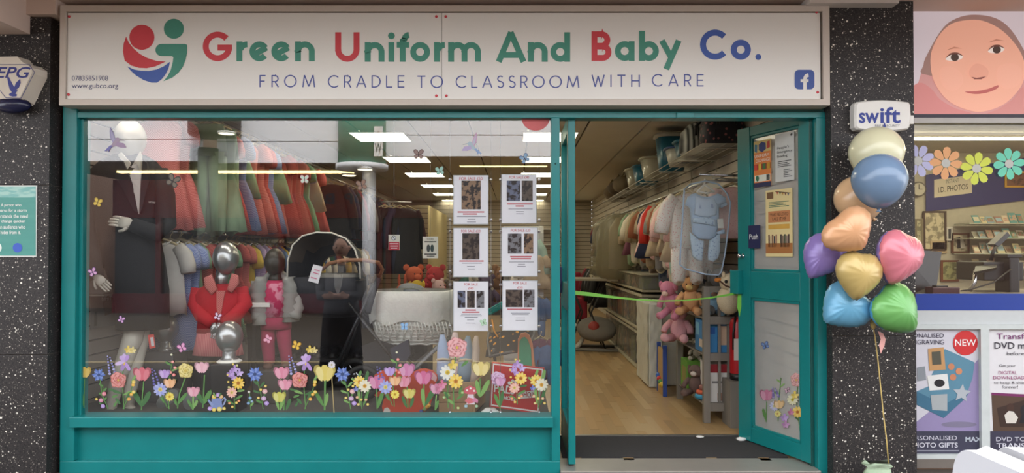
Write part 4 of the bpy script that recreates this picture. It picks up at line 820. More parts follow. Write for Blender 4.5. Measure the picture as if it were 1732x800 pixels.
# ------------------------------------------------------------------ white pavement board in the foreground
ab = thing('pavement_board', 'white plastic pavement board standing by the photo shop', 'board', (.72, -3.35, -0.03))
WB = mat('board_white', (178, 178, 182), 0.35, var=0.02)
def boardpanel(xt, xb, y0, y1, z1, z0, th_):
    b = B(); rc = .03; pr = []
    for (yc, zc_, a0) in ((y1 - rc, z1 - rc, 90), (y0 + rc, z1 - rc, 180)):
        pass
    def P(y, z): f = (z - z0) / (z1 - z0); return Vector((xb + (xt - xb) * f, y, z))
    for i in range(6): a = math.radians(90 - 90 * i / 5); pr.append(P(y1 - rc + rc * math.cos(a), z1 - rc + rc * math.sin(a)))
    pr += [P(y1, z0), P(y0, z0)]
    for i in range(6): a = math.radians(180 - 90 * i / 5); pr.append(P(y0 + rc + rc * math.cos(a), z1 - rc + rc * math.sin(a)))
    return b.prism(pr, (th_, 0, 0))
boardpanel(.668, .50, -3.72, -3.105, 1.0, -0.03, .022).build('panel', WB, ab)
boardpanel(.735, .90, -3.70, -3.09, 1.0, -0.03, .022).build('panel', WB, ab)
def onb(y, z): f = (z + .03) / 1.03; return Vector((.50 + .168 * f - .0015, y, z))
pts = [(-3.17 + .022 * math.cos(a), .915 + .022 * math.sin(a)) for a in [2 * PI * k / 18 for k in range(18)]]
b = B(); b.poly([onb(y, z) for y, z in pts]); b.build('logo_mark', pm((74, 50, 150)), ab)
B().tube([(.702, -3.12, .985), (.702, -3.7, .985)], .018, 8).build('hinge', WB, ab)
# ------------------------------------------------------------------ window stickers
STC = {}
def sc_(c): return pm(tuple(int(v * .9) for v in c), 0.5)
class Sticker:
    def __init__(s, name, label, cat, fn, at, group=None):
        s.fn = fn; s.t = thing(name, label, cat, fn(at[0], at[1], 0), group=group); s.l = 0
    def part(s, name, shapes):                 # shapes: list of (points, colour)
        b = B(); cols = []
        for pts, c in shapes:
            if c not in cols: cols.append(c)
            s.l += 1; b.mat(cols.index(c)); b.poly([s.fn(x, y, s.l) for x, y in pts])
        return b.build(name, [sc_(c) for c in cols], s.t)
def glassfn(x, y, l): return U(x, y, -0.002 - 0.00018 * l)
def leaffn(x, y, l):
    a, z = leaf(x, y); return M2 @ Vector((a, 0.003 + 0.00018 * l, z))
def pet(x, y, L, w, a, n=9):                   # petal from (x,y) along angle a (degrees, 0 = right, 90 = up)
    a = math.radians(a); pts = []
    for i in range(n):
        q = 2 * PI * i / n; u = L * (.5 - .5 * math.cos(q)); v = w / 2 * math.sin(q) * (.75 + .5 * u / L)
        pts.append((x + u * math.cos(a) + v * math.sin(a), y - u * math.sin(a) + v * math.cos(a)))
    return pts
def dk(c, k=.78): return tuple(int(v * k) for v in c)
def lt(c, k=.35): return tuple(int(v + (255 - v) * k) for v in c)
G1, G2, G3 = (96, 142, 78), (128, 168, 96), (74, 116, 70)
def el(x, y, rx, ry, n=8): return [(x + rx * math.cos(2 * PI * i / n), y + ry * math.sin(2 * PI * i / n)) for i in range(n)]
def draw(S, e):
    k = e[0]
    if k == 'tulip':
        _, x, y, s, c = e; y2 = y + s * .5
        S.part('flower_head', [(pet(x - s * .12, y2, s, s * .5, 112), dk(c)), (pet(x + s * .12, y2, s, s * .5, 68), dk(c, .85)), (pet(x, y2, s * .95, s * .52, 90), c), (pet(x - s * .16, y2, s * .85, s * .4, 104), lt(c, .25)), (pet(x + s * .18, y2, s * .82, s * .36, 76), lt(c, .12))])
    elif k == 'peony':
        _, x, y, r, c = e; sh = []
        for rr_, n, cc in ((1, 9, dk(c, .85)), (.94, 9, lt(c, .25)), (.76, 8, dk(c, .88)), (.68, 8, lt(c, .3)), (.48, 6, dk(c, .78)), (.4, 6, lt(c, .15)), (.24, 5, dk(c, .85))):
            for i in range(n): a = 360 * i / n + rr_ * 150; sh.append((pet(x, y, r * rr_ * (1 - .12 * (i % 2)), r * rr_ * .66, a, 8), cc if i % 2 else lt(cc, .1)))
        S.part('flower_head', sh); S.part('flower_centre', [(el(x, y, r * .13, r * .13), (222, 190, 90))])
    elif k == 'corn':
        _, x, y, r, c = e; S.part('flower_head', [(pet(x, y, r * (1 - .15 * (i % 3)), r * .26, 360 * i / 18, 6), (c, lt(c, .25), dk(c, .85))[i % 3]) for i in range(18)] + [(el(x, y, r * .22, r * .22), dk(c, .6))])
    elif k == 'daisy':
        _, x, y, r, c, cc = e; S.part('flower_head', [(pet(x, y, r, r * .42, 360 * i / 11 + 8, 7), c if i % 2 else lt(c, .22)) for i in range(11)]); S.part('flower_centre', [(el(x, y, r * .3, r * .3, 10), cc), (el(x, y, r * .17, r * .17), dk(cc, .8))])
    elif k == 'iris':
        _, x, y, r, c = e; S.part('flower_head', [(pet(x, y, r * 1.1, r * .55, 95, 8), lt(c, .3)), (pet(x, y, r, r * .55, 60, 8), c), (pet(x, y, r, r * .5, 130, 8), lt(c, .2)), (pet(x, y, r * 1.25, r * .55, 250, 8), dk(c, .9)), (pet(x, y, r * 1.35, r * .5, 195, 8), lt(c, .35)), (pet(x, y, r * 1.35, r * .5, 300, 8), c), (pet(x, y, r * .5, r * .2, 255, 6), (232, 196, 92))])
    elif k == 'spike':
        _, x0, y0, x1, y1, c = e; n = 13; S.part('flower_spike', [(el(x0 + (x1 - x0) * i / n + (1.6 + 3 * (1 - i / n)) * (1 if i % 2 else -1), y0 + (y1 - y0) * i / n, 2.6 - 1.4 * i / n, 2.4 - 1.2 * i / n, 6), c if i % 3 else lt(c, .3)) for i in range(n)])
    elif k == 'stem':
        pts = e[1]; w = e[2] if len(e) > 2 else 1.6; c = e[3] if len(e) > 3 else G1; sh = []
        for (xa, ya_), (xb, yb) in zip(pts[:-1], pts[1:]):
            l = math.hypot(xb - xa, yb - ya_) or 1; nx, ny = -(yb - ya_) / l * w / 2, (xb - xa) / l * w / 2
            sh.append(([(xa + nx, ya_ + ny), (xb + nx, yb + ny), (xb - nx, yb - ny), (xa - nx, ya_ - ny)], c))
        S.part('stem', sh)
    elif k == 'leaf':
        for (x, y, L, w, a) in e[1]: S.part('leaf', [(pet(x, y, L, w, a, 8), e[2] if len(e) > 2 else random.choice((G1, G2, G3)))])
    elif k == 'dots': 
        for (x, y, r, c) in e[1]: S.part('blossom' if r > 3.4 else 'bud', [(el(x, y, r, r * .92, 8), c), (el(x - r * .1, y, r * .45, r * .4, 6), lt(c, .4))])
    elif k == 'bells':
        for (x, y, s, c) in e[1]: S.part('bell_flower', [(pet(x, y, s, s * .6, a, 7), cc) for a, cc in ((240, c), (300, lt(c, .25)), (180, dk(c, .9)), (0, lt(c, .15)), (90, c))])
    elif k == 'shape': S.part(e[1], [(p, c) for p, c in e[2]])
def sprig(x, y0, y1, n=5, side=8, c=None):       # a leafy stem
    return [('stem', [(x, y0), (x, y1)], 1.3), ('leaf', [(x, y0 + (y1 - y0) * (i + .5) / n, side, side * .38, 40 if i % 2 else 140) for i in range(n)])]
def cluster(label, elems, fn=glassfn, at=None, name='flower_sticker'):
    e0 = elems[0]; at = at or (300, 690); S = Sticker(name, label, 'sticker', fn, at, group='flower stickers on the glass')
    for e in elems: draw(S, e)
PNK, YEL, BLUE_, LIL, ORG, RSE = (226, 134, 150), (232, 204, 96), (104, 132, 206), (186, 152, 214), (232, 150, 96), (222, 116, 106)
def leaves2(x, y, s=22): return ('leaf', [(x, y, s, s * .3, 62), (x, y, s * 1.05, s * .3, 118)])
cluster('yellow tulip sticker nearest the left window jamb', [('stem', [(142, 690), (143, 640)]), ('leaf', [(142, 688, 26, 6, 100)]), ('tulip', 142, 629, 20, (222, 186, 90))], at=(142, 690))
cluster('blue cornflower sticker beside the white mannequin foot', [('stem', [(183, 692), (172, 665), (169, 640)])] + sprig(174, 690, 650, 5, 9) + [('corn', 167, 634, 12, BLUE_), ('dots', [(176, 666, 4, PNK), (171, 677, 4, (216, 140, 170)), (174, 687, 4, LIL), (163, 675, 2.5, YEL)])], at=(174, 690))
def bouquet(dx, dy): return [('stem', [(210 + dx, 692 + dy), (206 + dx, 640 + dy), (211 + dx, 610 + dy)]), ('stem', [(208 + dx, 692 + dy), (222 + dx, 660 + dy), (226 + dx, 640 + dy)]), ('leaf', [(208 + dx, 668 + dy, 18, 5, 20), (206 + dx, 666 + dy, 18, 5, 160), (204 + dx, 684 + dy, 14, 5, 130), (200 + dx, 668 + dy, 12, 4, 200), (212 + dx, 676 + dy, 16, 5, 55), (198 + dx, 678 + dy, 12, 4, 240), (222 + dx, 648 + dy, 16, 4, 60), (194 + dx, 660 + dy, 12, 4, 170)]), ('spike', 190 + dx, 632 + dy, 183 + dx, 600 + dy, (140, 140, 200)), ('iris', 211 + dx, 612 + dy, 13, LIL), ('bells', [(217 + dx, 591 + dy, 7, YEL), (225 + dx, 592 + dy, 6, (226, 206, 130))]), ('peony', 200 + dx, 643 + dy, 15, RSE), ('dots', [(226 + dx, 646 + dy, 3.2, YEL), (225 + dx, 651 + dy, 3, (236, 180, 60)), (226 + dx, 663 + dy, 3.2, YEL), (222 + dx, 667 + dy, 3, (236, 180, 60)), (218 + dx, 675 + dy, 3.2, (232, 170, 70))])]
cluster('bouquet sticker of lilac iris and red peony across the white mannequin legs', bouquet(0, 0), at=(208, 692))
cluster('deep pink tulip sticker right of the white mannequin feet', [('stem', [(239, 694), (243, 645)], 2), leaves2(240, 688, 30), ('tulip', 240, 632, 25, (214, 112, 124))], at=(240, 694))
def spray(dx, dy): return [('stem', [(286 + dx, 692 + dy), (284 + dx, 660 + dy), (291 + dx, 612 + dy)]), ('stem', [(283 + dx, 690 + dy), (272 + dx, 662 + dy)]), ('spike', 266 + dx, 655 + dy, 258 + dx, 622 + dy, (110, 104, 180)), ('leaf', [(289 + dx, 640 + dy, 13, 4, 140), (290 + dx, 628 + dy, 13, 4, 30), (290 + dx, 618 + dy, 12, 4, 150), (287 + dx, 648 + dy, 14, 4, 30), (278 + dx, 682 + dy, 14, 4, 120)]), ('dots', [(290 + dx, 600 + dy, 2, (226, 226, 190)), (292 + dx, 612 + dy, 2.6, (236, 150, 140)), (296 + dx, 622 + dy, 2.8, (236, 150, 140)), (288 + dx, 630 + dy, 3, (236, 150, 140)), (294 + dx, 634 + dy, 3, (232, 130, 124))]), ('tulip', 278 + dx, 632 + dy, 16, LIL), ('tulip', 287 + dx, 648 + dy, 17, (236, 180, 130)), ('daisy', 271 + dx, 659 + dy, 12, (158, 166, 222), (230, 214, 120)), ('daisy', 287 + dx, 671 + dy, 8, (236, 214, 84), (214, 170, 60))]
cluster('mixed sticker of pale blue daisy and orange tulip by the silver disc', spray(0, 0), at=(284, 692))
cluster('yellow peony tulip sticker between the silver disc and the cardigan mannequin', [('stem', [(300, 691), (304, 665), (313, 640)], 2.2), ('leaf', [(300, 684, 26, 6, 50), (299, 686, 14, 5, 110)]), ('peony', 314, 627, 14, (230, 208, 104))], at=(300, 691))
cluster('short pale pink tulip sticker beside the yellow peony', [('stem', [(326, 693), (327, 670)], 3, G2), leaves2(326, 692, 18), ('tulip', 327, 662, 18, (226, 160, 176))], at=(326, 693))
cluster('tall white and pink tulip sticker before the cardigan mannequin', [('stem', [(343, 690), (346, 634)], 2.2), leaves2(344, 684, 28), ('tulip', 341, 621, 20, (232, 178, 190))], at=(343, 690))
cluster('blue watering can sticker filled with small flowers', [('shape', 'can', [([(358, 674), (374, 673), (377, 692), (357, 692)], (128, 144, 190)), ([(359, 690), (350, 676), (352, 674), (361, 684)], (142, 156, 198)), ([(375, 676), (380, 671), (383, 676), (380, 684), (376, 687), (377, 684), (380, 677), (379, 674), (375, 679)], (150, 160, 196))]), ('dots', [(362, 671, 4, YEL), (369, 668, 4, LIL), (374, 671, 3.5, (232, 190, 130)), (355, 691, 4, LIL), (362, 693, 3.5, YEL), (371, 692, 4.4, (226, 206, 110)), (379, 691, 3, YEL)]), ('leaf', [(364, 672, 9, 3, 110), (370, 672, 9, 3, 60)])], at=(366, 694))
def sunb(dx, dy, c=(236, 196, 72)): return [('stem', [(397 + dx, 692 + dy), (396 + dx, 665 + dy), (402 + dx, 648 + dy)]), ('leaf', [(397 + dx, 676 + dy, 16, 4, 30), (396 + dx, 684 + dy, 14, 4, 150), (400 + dx, 662 + dy, 14, 4, 10)]), ('bells', [(390 + dx, 632 + dy, 7, LIL), (397 + dx, 624 + dy, 7, LIL), (405 + dx, 630 + dy, 7, (196, 170, 222)), (395 + dx, 638 + dy, 6, LIL)]), ('dots', [(386 + dx, 646 + dy, 2, YEL), (387 + dx, 655 + dy, 2, (206, 206, 120)), (385 + dx, 634 + dy, 2, YEL), (394 + dx, 616 + dy, 2, YEL), (401 + dx, 618 + dy, 2, (200, 206, 130)), (388 + dx, 682 + dy, 2.4, ORG), (400 + dx, 681 + dy, 2.4, YEL), (404 + dx, 678 + dy, 2.4, ORG), (393 + dx, 688 + dy, 2.4, YEL)]), ('daisy', 403 + dx, 648 + dy, 11, c, (196, 130, 50)), ('daisy', 392 + dx, 664 + dy, 9.5, (236, 180, 160), (230, 206, 120))]
cluster('sunflower and lilac bells sticker below the silver display head', sunb(0, 0), at=(397, 692))
cluster('slim sprig sticker of small blue buds', [('stem', [(424, 693), (422, 662)], 1.2)] + [('leaf', [(424, 688, 10, 3, 60), (424, 684, 8, 3, 120)]), ('dots', [(421, 663, 2.4, (206, 206, 190)), (423, 673, 2.8, (110, 150, 190)), (420, 682, 2.8, (110, 150, 190)), (426, 679, 2.4, (140, 170, 200))])], at=(424, 693))
def cornb(dx, dy): return [('stem', [(445 + dx, 692 + dy), (441 + dx, 665 + dy), (434 + dx, 640 + dy)]), ('leaf', [(438 + dx, 652 + dy, 12, 4, 140), (440 + dx, 665 + dy, 13, 4, 160), (446 + dx, 672 + dy, 12, 4, 70), (443 + dx, 682 + dy, 12, 4, 150), (440 + dx, 655 + dy, 12, 4, 50)]), ('corn', 431 + dx, 633 + dy, 14, BLUE_), ('dots', [(449 + dx, 653 + dy, 2.4, YEL), (441 + dx, 659 + dy, 2.4, YEL), (437 + dx, 673 + dy, 2.4, YEL), (448 + dx, 662 + dy, 4.6, (226, 176, 176)), (446 + dx, 674 + dy, 4.4, (206, 170, 206)), (451 + dx, 682 + dy, 4.2, (180, 150, 214))])]
cluster('blue cornflower sticker with small blossoms by the black pillar', cornb(0, 0), at=(445, 692))
cluster('two pink tulips over a yellow tulip in one sticker below the pink trousers', [('stem', [(474, 694), (475, 640)], 2), ('stem', [(480, 694), (482, 660)], 2), ('leaf', [(474, 694, 26, 6, 75), (472, 694, 20, 5, 105), (484, 694, 22, 6, 70)]), ('tulip', 476, 630, 22, (222, 140, 164)), ('tulip', 482, 650, 20, (226, 150, 170)), ('tulip', 472, 671, 19, (206, 200, 96))], at=(476, 694))
cluster('bouquet sticker of lilac iris and red peony right of the pink trousers', bouquet(307, 0), at=(515, 692))
cluster('large yellow tulip sticker in front of the mirrored skirt', [('stem', [(549, 694), (550, 640)], 3.2), ('leaf', [(548, 688, 30, 7, 120), (550, 688, 24, 6, 80)]), ('tulip', 549, 630, 30, (226, 206, 110))], at=(549, 694))
cluster('thin straw coloured stem sticker with a small white flower', [('stem', [(565, 698), (560, 620)], 1.6, (176, 156, 108)), ('daisy', 561, 617, 6.5, (222, 218, 226), (206, 196, 160))], at=(565, 698))
cluster('blue cornflower sticker with blossoms beside the pram wheel', cornb(148, 0), at=(592, 692))
def daff(dx, dy): return [('stem', [(612 + dx, 692 + dy), (612 + dx, 660 + dy)]), ('leaf', [(610 + dx, 688 + dy, 34, 5, 98), (614 + dx, 688 + dy, 34, 5, 72), (618 + dx, 648 + dy, 22, 6, 78), (606 + dx, 640 + dy, 14, 5, 70), (604 + dx, 646 + dy, 12, 4, 150)]), ('daisy', 608 + dx, 646 + dy, 11, (236, 206, 96), (222, 160, 60)), ('daisy', 617 + dx, 653 + dy, 11.5, (228, 222, 196), (226, 170, 70)), ('dots', [(604 + dx, 672 + dy, 2.6, (226, 180, 140)), (611 + dx, 676 + dy, 2.4, YEL), (619 + dx, 676 + dy, 2.6, (226, 180, 140)), (606 + dx, 684 + dy, 2.4, (226, 196, 120)), (622 + dx, 684 + dy, 2.4, YEL)]), ('bells', [(602 + dx, 658 + dy, 5, (120, 130, 200))])]
cluster('yellow and white daffodil sticker in front of the pram wheel', daff(0, 0), at=(612, 692))
cluster('magenta tulip sticker at the edge of the orange rocker', [('stem', [(638, 692), (637, 658)], 2), ('leaf', [(638, 692, 34, 7, 72)]), ('tulip', 637, 646, 24, (206, 120, 160))], at=(638, 692))
cluster('mixed sticker of pale blue daisy and orange tulip on the orange rocker', spray(381, -4), at=(666, 690))
cluster('three tulips sticker in pink and yellow on the orange rocker', [('stem', [(690, 690), (688, 640)], 2), ('leaf', [(688, 690, 22, 6, 110), (694, 690, 20, 6, 75)]), ('tulip', 687, 625, 24, (206, 130, 170)), ('tulip', 683, 645, 20, (220, 140, 160)), ('tulip', 692, 665, 18, (210, 196, 100))], at=(690, 690))
cluster('pink tulip sticker with broad leaves at the rocker front', [('stem', [(718, 692), (717, 650)], 2.2), ('leaf', [(718, 688, 46, 9, 62), (717, 688, 32, 7, 95)]), ('tulip', 716, 638, 25, (206, 110, 150))], at=(718, 692))
cluster('small pink tulip sticker left of the wooden crate', [('stem', [(736, 694), (738, 668)], 2, G2), ('leaf', [(736, 694, 18, 5, 72)]), ('tulip', 738, 657, 19, (216, 140, 170))], at=(736, 694))
cluster('tall sticker of a pink dahlia with white and yellow daisies on the crate', [('stem', [(768, 692), (766, 640), (772, 590)], 2), ('stem', [(758, 690), (757, 632)]), ('leaf', [(762, 670, 14, 5, 150), (772, 676, 16, 5, 40), (768, 684, 14, 5, 140), (776, 668, 16, 5, 70), (758, 676, 14, 5, 110), (780, 620, 16, 5, 40)]), ('peony', 773, 588, 19, (232, 150, 150)), ('daisy', 757, 630, 14, (226, 226, 214), (226, 196, 80)), ('daisy', 771, 645, 13, (240, 204, 88), (210, 140, 60)), ('bells', [(748, 650, 8, (216, 120, 150)), (744, 656, 7, (216, 130, 160)), (766, 617, 9, (230, 200, 90))]), ('dots', [(751, 672, 2.6, (160, 190, 120)), (782, 664, 2.6, (160, 190, 120)), (775, 690, 2.6, (190, 200, 130))])], at=(768, 692))
cluster('yellow tulip sticker right of the dahlia on the crate', [('stem', [(812, 672), (812, 640)], 2), ('leaf', [(812, 672, 34, 8, 62), (811, 672, 30, 7, 100)]), ('tulip', 813, 623, 26, (226, 206, 130))], at=(812, 672))
cluster('red toadstool house sticker in front of the crate corner', [('shape', 'cap', [([(784, 664), (787, 656), (795, 652), (804, 656), (807, 665), (796, 668)], (206, 100, 110))]), ('shape', 'stalk', [([(791, 667), (801, 667), (803, 684), (789, 684)], (222, 206, 214))]), ('shape', 'cap', [([(786, 678), (792, 672), (800, 674), (802, 681), (792, 683)], (214, 116, 124)), ([(798, 678), (803, 672), (809, 676), (808, 682)], (206, 130, 160))]), ('dots', [(790, 660, 2, (236, 220, 214)), (796, 657, 2, (236, 220, 214)), (802, 661, 2, (236, 220, 214)), (788, 687, 3, (150, 180, 190)), (806, 687, 3, (150, 180, 140))])], at=(796, 690))
cluster('lilac tulip sticker at the corner of the red sign', [('stem', [(846, 692), (844, 655)], 2), ('leaf', [(846, 690, 26, 6, 112), (846, 688, 28, 6, 80)]), ('peony', 842, 640, 13, (206, 160, 200)), ('tulip', 846, 645, 16, (206, 150, 190))], at=(846, 692))
cluster('sunflower and lilac bells sticker on the red sign', sunb(478, -8, (240, 206, 92)), at=(875, 684))
cluster('yellow and white daffodil sticker at the right edge of the red sign', daff(299, -2), at=(911, 690))
# on the open door's lower pane
cluster('purple tulip sticker low on the open door glass', [('stem', [(1292, 714), (1293, 680)], 1.6), ('leaf', [(1292, 712, 22, 5, 105)]), ('tulip', 1293, 668, 20, (196, 120, 150))], leaffn, (1292, 714))
cluster('mixed blue and peach flower sticker on the open door glass', [('stem', [(1312, 712), (1314, 670), (1317, 640)], 1.4), ('leaf', [(1316, 655, 10, 3, 40), (1317, 648, 10, 3, 140), (1314, 668, 10, 3, 150)]), ('spike', 1309, 672, 1305, 655, (120, 110, 170)), ('daisy', 1307, 687, 9, (186, 188, 220), (216, 206, 150)), ('tulip', 1315, 684, 15, (226, 186, 130)), ('daisy', 1313, 700, 6, (226, 214, 120), (206, 160, 80)), ('bells', [(1325, 706, 7, LIL), (1327, 718, 7, (196, 140, 190))])], leaffn, (1314, 712))
cluster('tall pink dahlia sticker with yellow daisies on the open door glass', [('stem', [(1350, 735), (1344, 690), (1345, 650)], 1.6), ('leaf', [(1347, 712, 10, 3, 130), (1348, 722, 12, 4, 60), (1343, 684, 10, 3, 140)]), ('peony', 1345, 643, 13, (226, 150, 146)), ('daisy', 1339, 676, 10, (226, 222, 180), (206, 190, 80)), ('daisy', 1348, 697, 10, (232, 196, 90), (196, 130, 60)), ('bells', [(1337, 697, 6, (200, 110, 150)), (1344, 668, 7, YEL)])], leaffn, (1348, 735))
# butterflies and birds
def butterfly(label, x, y, s, c, c2, rot=0, fn=glassfn):
    S = Sticker('butterfly_sticker', label, 'sticker', fn, (x, y), group='butterfly stickers on the glass')
    for sd, a, L in ((1, 50, 1), (1, -35, .75), (-1, 130, 1), (-1, 215, .75)):
        S.part('wing', [(pet(x, y, s * L * 1.08, s * .68, a + rot, 10), c2), (pet(x + math.cos(math.radians(a + rot)) * s * .12, y - math.sin(math.radians(a + rot)) * s * .12, s * L * .82, s * .46, a + rot, 9), c)])
    ca, sa = math.cos(math.radians(90 + rot)), math.sin(math.radians(90 + rot))
    S.part('body', [(pet(x - ca * s * .45, y + sa * s * .45, s * .95, s * .14, 90 + rot, 7), (60, 46, 40))])
DRK = (58, 50, 50)
for a in (('yellow butterfly sticker on the black coat sleeve', 165, 343, 9, (236, 206, 90), (196, 160, 60), -20), ('pink butterfly sticker above the mannequin hand', 157, 461, 9, (226, 176, 214), (120, 80, 140), 25), ('pink butterfly sticker under the hem of the black coat', 205, 541, 7, (222, 170, 216), (110, 80, 140), -25), ('pink butterfly sticker over the pavement beside the cardigan mannequin', 308, 589, 9, (230, 170, 206), (190, 120, 170), 25), ('pink butterfly sticker on the red cardigan cuff', 368, 536, 8, (226, 200, 222), (130, 60, 90), -20), ('yellow butterfly sticker right of the pink trousers', 501, 585, 9, (240, 200, 80), (190, 140, 50), -20), ('black butterfly sticker on the hanging red skirt', 292, 307, 14, (120, 110, 96), (44, 42, 42), -25), ('mint and pink butterfly sticker in the middle of the window', 515, 304, 9, (196, 226, 206), (232, 190, 190), 0), ('brown butterfly sticker near the white column', 612, 314, 11, (150, 116, 96), (110, 86, 76), 15), ('brown butterfly sticker over the second ceiling panel', 708, 262, 11, (150, 124, 116), (110, 86, 84), 0), ('mint butterfly sticker over the third ceiling panel', 744, 290, 9, (160, 206, 190), (130, 176, 160), 10), ('blue butterfly sticker right of the hummingbird', 888, 269, 10, (140, 176, 206), (90, 110, 150), 30), ('pale blue butterfly sticker on the wicker crib', 684, 553, 8, (150, 190, 226), (120, 160, 206), 0), ('pale green butterfly sticker at the corner of a sale notice', 818, 546, 7, (190, 220, 190), (150, 196, 150), 20), ('pink butterfly sticker beside the pink trousers', 454, 574, 8, (232, 170, 190), (220, 150, 176), 60)):
    butterfly(*a)
butterfly('blue butterfly sticker high on the open door lower pane', 1291, 585, 8, (120, 150, 200), (70, 90, 140), 20, leaffn)
butterfly('small pink butterfly sticker on the open door lower pane', 1328, 661, 6, (226, 190, 206), (120, 90, 110), 20, leaffn)
def bird(label, x, y, s, m, cols):
    S = Sticker('hummingbird_sticker', label, 'sticker', glassfn, (x, y)); T = lambda pts: [(x + m * u * s, y + v * s) for u, v in pts]
    S.part('body', [(T([(-.9, -.05), (-.45, -.2), (-.3, -.35), (-.1, -.3), (.1, .05), (.3, .35), (.15, .42), (-.15, .3), (-.35, .05), (-.45, -.12)]), cols[0])])
    S.part('wing', [(T([(-.1, -.2), (.05, -.7), (.3, -1.15), (.35, -.8), (.3, -.3), (.1, .05)]), cols[1]), (T([(-.05, -.2), (.12, -.6), (.26, -.9), (.2, -.3), (.05, 0)]), cols[2])])
    S.part('wing', [(T([(-.2, .0), (-.75, .1), (-.95, .45), (-.5, .45), (-.1, .3)]), cols[3])])
    S.part('tail', [(T([(.1, .3), (.3, .25), (.75, .7), (.6, .72), (.5, .62), (.42, .8), (.3, .55)]), cols[4])])
bird('pastel rainbow hummingbird sticker above the sale notices', 800, 246, 20, 1, ((186, 206, 216), (216, 176, 206), (206, 206, 226), (196, 180, 220), (150, 176, 216)))
bird('purple hummingbird sticker on the white mannequin head', 193, 240, 22, -1, ((190, 170, 190), (176, 170, 210), (196, 190, 220), (186, 160, 190), (130, 126, 190)))
rc_ = Sticker('round_sticker', 'red round sticker cut off by the transom', 'sticker', glassfn, (905, 205)); rc_.part('disc', [(el(906, 199, 24, 22, 26), (232, 112, 112))])
# ------------------------------------------------------------------ sale notices on hanging wires
YI = 0.05
wires = {}
for x, w in ((761, 'left of the first column of sale notices'), (830.5, 'right of the first column of sale notices'), (846.5, 'left of the second column of sale notices'), (912, 'right of the second column of sale notices')):
    t = thing('display_cable', 'thin steel display cable ' + w, 'cable', U(x, 703, YI)); B().tube([U(x, 200, YI), U(x, 703, YI)], .0012, 5).build('cable', STEEL, t)
    for y in (303, 372, 392, 460, 482, 552): bevpx(B(), x - 2.2, x + 2.2, y - 2, y + 2, YI - .008, YI + .008, .002).build('clamp', CHROME, t)
    B().lathe(U(x, 703, YI), [(.007, 0), (.007, .03)], 10).build('tensioner', CHROME, t)
def photo_mat(i, dark): return mat('notice_photo_%d' % i, dark, 0.3, col2=((150, 120, 96), (110, 116, 140), (96, 84, 76), (130, 130, 136))[i % 4], kind='blotch', scale=34)
def notice(label, x0, x1, y0, y1, title, photos, red, grey, ph):
    t = thing('sale_notice', label, 'notice', U((x0 + x1) / 2, y1, YI), group='sale notices in the window')
    boxpx(B(), x0 - 1.2, x1 + 1.2, y0 - 1.2, y1 + 1.2, YI + .001, YI + .003).build('sleeve', mat('acrylic', (206, 210, 214), 0.15), t)
    boxpx(B(), x0, x1, y0, y1, YI - .001, YI).build('sheet', pm((250, 247, 253), 0.35), t); t = next(c for c in t.children if c.name.startswith('sheet'))
    for s, a, b_, c, d in title: text_px(B(), s, a, b_, c, d, YI - .0024).build('lettering', pm((206, 62, 72)), t)
    for i, (a, b_, c, d) in enumerate(photos): rectpx(B(), a, b_, c, d, YI - .002).build('photo', photo_mat(ph + i, (40, 36, 40)), t)
    for (a, b_, y) in red: rectpx(B(), a, b_, y - 1.1, y + 1.1, YI - .002).build('print_line', pm((212, 110, 118)), t)
    for (a, b_, y) in grey: rectpx(B(), a, b_, y - .5, y + .5, YI - .002).build('print_line', pm((140, 138, 150)), t)
notice('top sale notice of the first column with one pushchair photograph', 767.5, 825, 297.5, 378.5, [('FOR SALE £50', 777, 816, 299.5, 304.5)], [(780.5, 813, 305.5, 354)], [(774, 819, 358.5), (783, 807, 362)], [(773, 822, 366.5), (791, 804, 371), (790, 805, 375.5)], 0)
notice('top sale notice of the second column with two photographs', 849, 906.5, 296, 377, [('FOR SALE £40', 861.5, 895, 297.5, 302)], [(857, 880, 305.5, 340), (882.5, 901, 305.5, 340)], [(857.5, 901, 345), (872, 886, 348.5)], [(860, 901, 353.5), (873, 886, 358), (873, 886, 361.5)], 1)
notice('middle sale notice of the first column with one dark photograph', 767.5, 825, 386.5, 467.5, [('FOR SALE £20', 780, 812.5, 388.5, 393)], [(782, 811, 394.5, 439)], [(777, 818, 441.5)], [(781, 815, 445), (790, 803, 450.5), (791, 803, 455)], 2)
notice('middle sale notice of the second column with two photographs', 849, 908.5, 385.5, 466.5, [('FOR SALE £20', 864, 897, 387, 391.5)], [(859, 882, 395, 429), (886, 902, 395, 429)], [(863, 899, 434), (864, 898, 437.5)], [(861, 903, 443), (876, 888, 447), (875, 889, 450.5)], 3)
notice('lowest sale notice of the first column with three photographs', 767.5, 825, 477, 559, [('FOR SALE', 785, 808, 479, 483), ('£40', 792, 801, 486, 489.5)], [(774, 787, 492, 520.5), (790, 803, 492, 520.5), (806, 819, 492, 520.5)], [(787, 805, 524.5), (782, 811, 528)], [(780, 814, 531.5), (779, 815, 534), (786, 808, 536.5), (790, 802, 541), (788, 804, 546.5)], 1)
notice('lowest sale notice of the second column with two photographs', 850.5, 908.5, 475.5, 558, [('FOR SALE', 868, 891, 477, 481), ('£30', 875, 884, 484.5, 488)], [(855.5, 884, 490, 519.5), (886, 904, 490, 519.5)], [(858, 900, 523)], [(864, 896, 529.5), (866, 894, 532), (872, 888, 537.5), (872, 888, 542)], 2)
